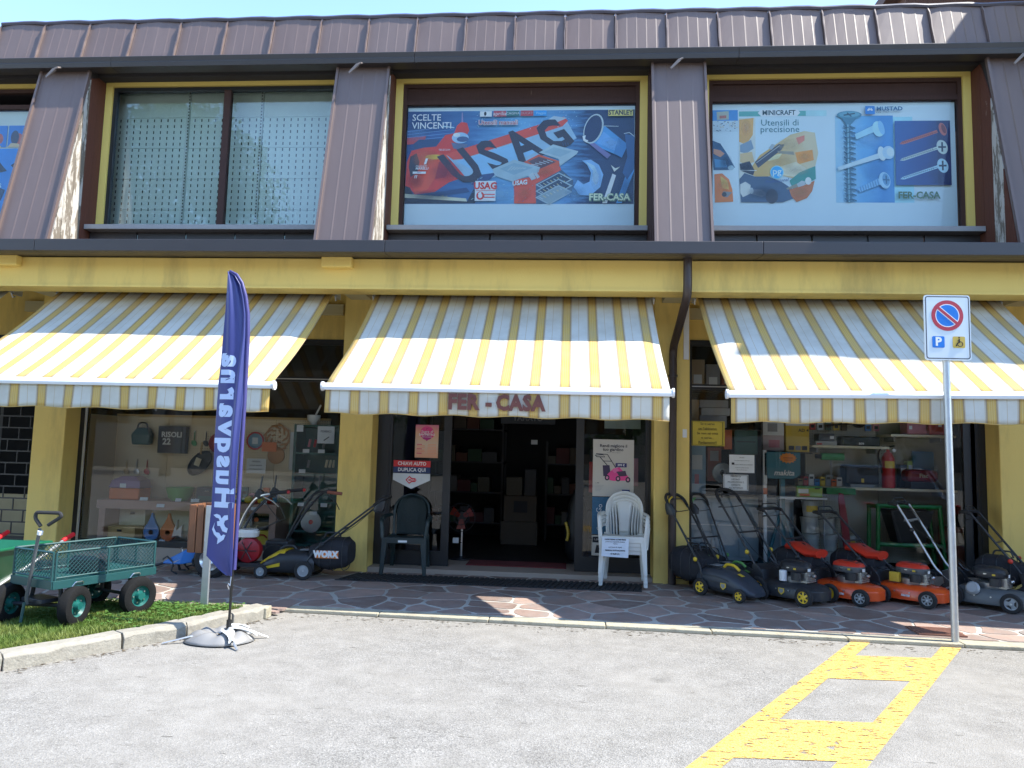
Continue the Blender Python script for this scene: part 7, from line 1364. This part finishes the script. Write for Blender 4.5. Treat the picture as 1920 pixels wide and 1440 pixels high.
# ------------------------------------------------------------ neighbouring wing to the right (its shade falls on the roof and right awning)
N = thing('neighbour_building', 'tall brown-roofed neighbouring building beyond the right edge', 'building', (9, 9, 0), world=True)
bx('wall', 'plaster', N, 7.0, 14, 7.1, 10.9, 0, 10.0); bx('roof', M('roof_brown', (.10, .05, .035), .7), N, 6.95, 14.1, 7.05, 10.95, 10.0, 10.15)
bx('rear_wall', M('wall_brown', (.12, .055, .04), .8), N, 5.6, 14, 12.2, 14, 0, 9.5); bx('rear_roof', 'roof_brown', N, 5.35, 14, 12.0, 14.2, 9.5, 9.7)
# ------------------------------------------------------------ across the street: house row, hedge and trees (they show in the panes)
H = thing('street_house', 'long pale house row across the street behind the viewer', 'building', (0, -26, 0), world=True)
bx('wall', M('house_wall', (.30, .27, .23), .9), H, -40, 40, -34, -26, 0, 6.5); MB().prism([(-40.5, -25.4, 6.5), (-40.5, -30, 9.0), (-40.5, -34.6, 6.5)], (81, 0, 0)).build('roof', 'roof_brown', H)
for i in range(14):
    for z in (1.0, 4.0):
        w__ = bx('window', 'dark_frame', H, -37+i*5.4, -35.6+i*5.4, -26, -25.95, z, z+1.5); bx('sill', 'step_stone', w__, -37.1+i*5.4, -35.5+i*5.4, -25.94, -25.8, z-.06, z)
gm('tree_leaf', (.03, .075, .012), (.06, .11, .02)); M('bark', (.08, .06, .045), .9, 0, .3, 8, .5, 20)
def tree(label, x, y, h, r, seed, n=5200):
    t = thing('street_tree', label, 'tree', (x, y, 0), world=True, group='trees across the street'); q = random.Random(seed)
    m_ = MB(); m_.tube([(x, y, 0), (x+.1, y, h*.25), (x, y+.1, h*.5), (x+.1, y, h*.8)], [.28, .2, .14, .04], 9)
    for k in range(12): a = q.uniform(0, 6.28); z = h*q.uniform(.25, .7); L = r*q.uniform(.5, .9); m_.tube([(x, y, z), (x+math.cos(a)*L*.5, y+math.sin(a)*L*.5, z+L*.35), (x+math.cos(a)*L, y+math.sin(a)*L, z+L*.5)], [.09, .05, .015], 6)
    m_.build('trunk', 'bark', t, smooth=True); V_, F_ = [], []
    cl = [(x+math.cos(a)*r*u, y+math.sin(a)*r*u, h*zz, r*q.uniform(.22, .42)) for a, u, zz in [(q.uniform(0, 6.28), q.uniform(.15, .85)*(1.05-abs(w_-.55)*1.1), w_) for w_ in [q.uniform(.26, .98) for _ in range(34)]]]
    for i in range(n):
        c = q.choice(cl); d = Vector((q.gauss(0, 1), q.gauss(0, 1), q.gauss(0, .8))).normalized()*c[3]*q.random()**.4; p = Vector(c[:3])+d
        u = Vector((q.gauss(0, 1), q.gauss(0, 1), q.gauss(0, 1))).normalized(); w_ = u.orthogonal().normalized(); s_ = q.uniform(.07, .16); b = len(V_)
        V_ += [p-u*s_, p+w_*s_*.55, p+u*s_, p-w_*s_*.55]; F_.append((b, b+1, b+2, b+3))
    me = bpy.data.meshes.new('crown'); me.from_pydata([tuple(v-Vector((x, y, 0))) for v in V_], [], F_); me.materials.append(MATS['tree_leaf']); o = bpy.data.objects.new('crown', me); COL.objects.link(o); o.parent = t
tree('tall leafy tree across the street, mirrored in the left upper window', -19, -15, 19, 6.0, 1, 26000)
tree('leafy tree across the street, mirrored low in the left window', -9, -17, 8, 3.4, 2); tree('round leafy tree across the street behind the viewer', 3, -18, 8, 3.6, 3); tree('leafy tree across the street, mirrored in the right window', 14, -16, 9, 4, 4)
# ------------------------------------------------------------ dark hatchback parked beside the marked bay, just outside the frame
C = thing('parked_car', 'dark hatchback parked right of the marked bay, seen mirrored in the glass', 'car', (5.55, 4.3, 0), R(1))
M('car_paint', (.03, .028, .035), .25, .3, .1, 3, coat=.8); M('car_glass', (.01, .012, .014), .05)
rg = []
for y, hw, zb, zt in ((-2.05, .66, .34, .62), (-1.95, .80, .24, .74), (-1.2, .86, .20, .92), (-.6, .87, .20, .98), (.8, .87, .20, 1.0), (1.7, .84, .22, 1.0), (2.0, .74, .30, .92), (2.06, .62, .36, .8)):
    rg.append([(hw*math.copysign(abs(math.cos(t))**.45, math.cos(t)), y, (zb+zt)/2+(zt-zb)/2*math.copysign(abs(math.sin(t))**.5, math.sin(t))) for t in [2*math.pi*i/24 for i in range(24)]])
body = MB().loft(rg).build('body', 'car_paint', C, smooth=True)
rg = []
for y, hw, zt in ((-.95, .70, .96), (-.25, .66, 1.38), (.5, .66, 1.46), (1.3, .64, 1.42), (1.85, .66, .98)):
    rg.append([(-hw-.06, y, .93), (-hw, y, .93+(zt-.93)*.6), (-hw*.86, y, zt), (0, y, zt+.015), (hw*.86, y, zt), (hw, y, .93+(zt-.93)*.6), (hw+.06, y, .93)])
MB().loft(rg).build('cabin', 'car_glass', C, smooth=True)
MB().grid(lambda u, v: ((-1+2*u)*.60, -.28+1.62*v, 1.40+.09*math.sin(math.pi*v*.9)+.02*(1-(2*u-1)**2)), 8, 8).build('roof', 'car_paint', C, smooth='all', solid=.02)
for s_ in (-1, 1):
    for y in (-1.3, 1.3):
        W_ = MB().lathe([(.19, -.1), (.29, -.1), (.315, -.06), (.315, .06), (.29, .1), (.19, .1)], (s_*.80, y, .315), (1, 0, 0), 26, closed=True).build('wheel', 'rubber', C, smooth=True); MB().lathe([(.02, -.08), (.2, -.06), (.2, .06), (.02, .08)], (s_*.80, y, .315), (1, 0, 0), 20).build('rim', 'steel', W_)
    MB().obox((s_*.66, 2.0, .82), (.22, .08, .14), rot3()).build('tail_light', 'red_p', C, bev=.02); MB().obox((s_*.62, -1.98, .64), (.26, .1, .12), rot3()).build('headlight', 'white', C, bev=.03)
    MB().tube([(s_*.70, -.95, .96), (s_*.62, -.28, 1.40), (s_*.60, .5, 1.48), (s_*.60, 1.34, 1.43), (s_*.66, 1.85, 1.0)], .022, 8).build('pillar_trim', 'car_paint', C, smooth=True); MB().obox((s_*.93, -.62, 1.0), (.16, .1, .11), rot3()).build('mirror', 'car_paint', C, bev=.03)

# ------------------------------------------------------------ leaf litter and grit along the kerbs
q = random.Random(9); V_, F_ = [], []
for i in range(420):
    if q.random() < .6: x = q.uniform(-2.6, 4.2); y = yk(x)-.13-abs(q.gauss(0, .10))
    else: k_ = q.randrange(2, len(path)-1); t_ = q.random(); x = path[k_][0]*(1-t_)+path[k_+1][0]*t_+abs(q.gauss(0, .06))+.01; y = path[k_][1]*(1-t_)+path[k_+1][1]*t_-.02
    a = q.gauss(0, .5); L_, w_ = q.uniform(.008, .035), q.uniform(.002, .006); c_, s_ = math.cos(a), math.sin(a); b = len(V_)
    V_ += [(x-c_*L_, y-s_*L_, .003), (x+s_*w_, y-c_*w_, .007), (x+c_*L_, y+s_*L_, .004), (x-s_*w_, y+c_*w_, .006)]; F_.append((b, b+1, b+2, b+3))
me = bpy.data.meshes.new('leaf_litter'); me.from_pydata(V_, [], F_); me.materials.append(M('litter', (.12, .085, .045), .9, 0, .5, 30)); g = bpy.data.objects.new('leaf_litter', me); COL.objects.link(g); tag(g, 'dry leaf bits and grit along the pavement edge', 'leaf litter', kind='stuff')
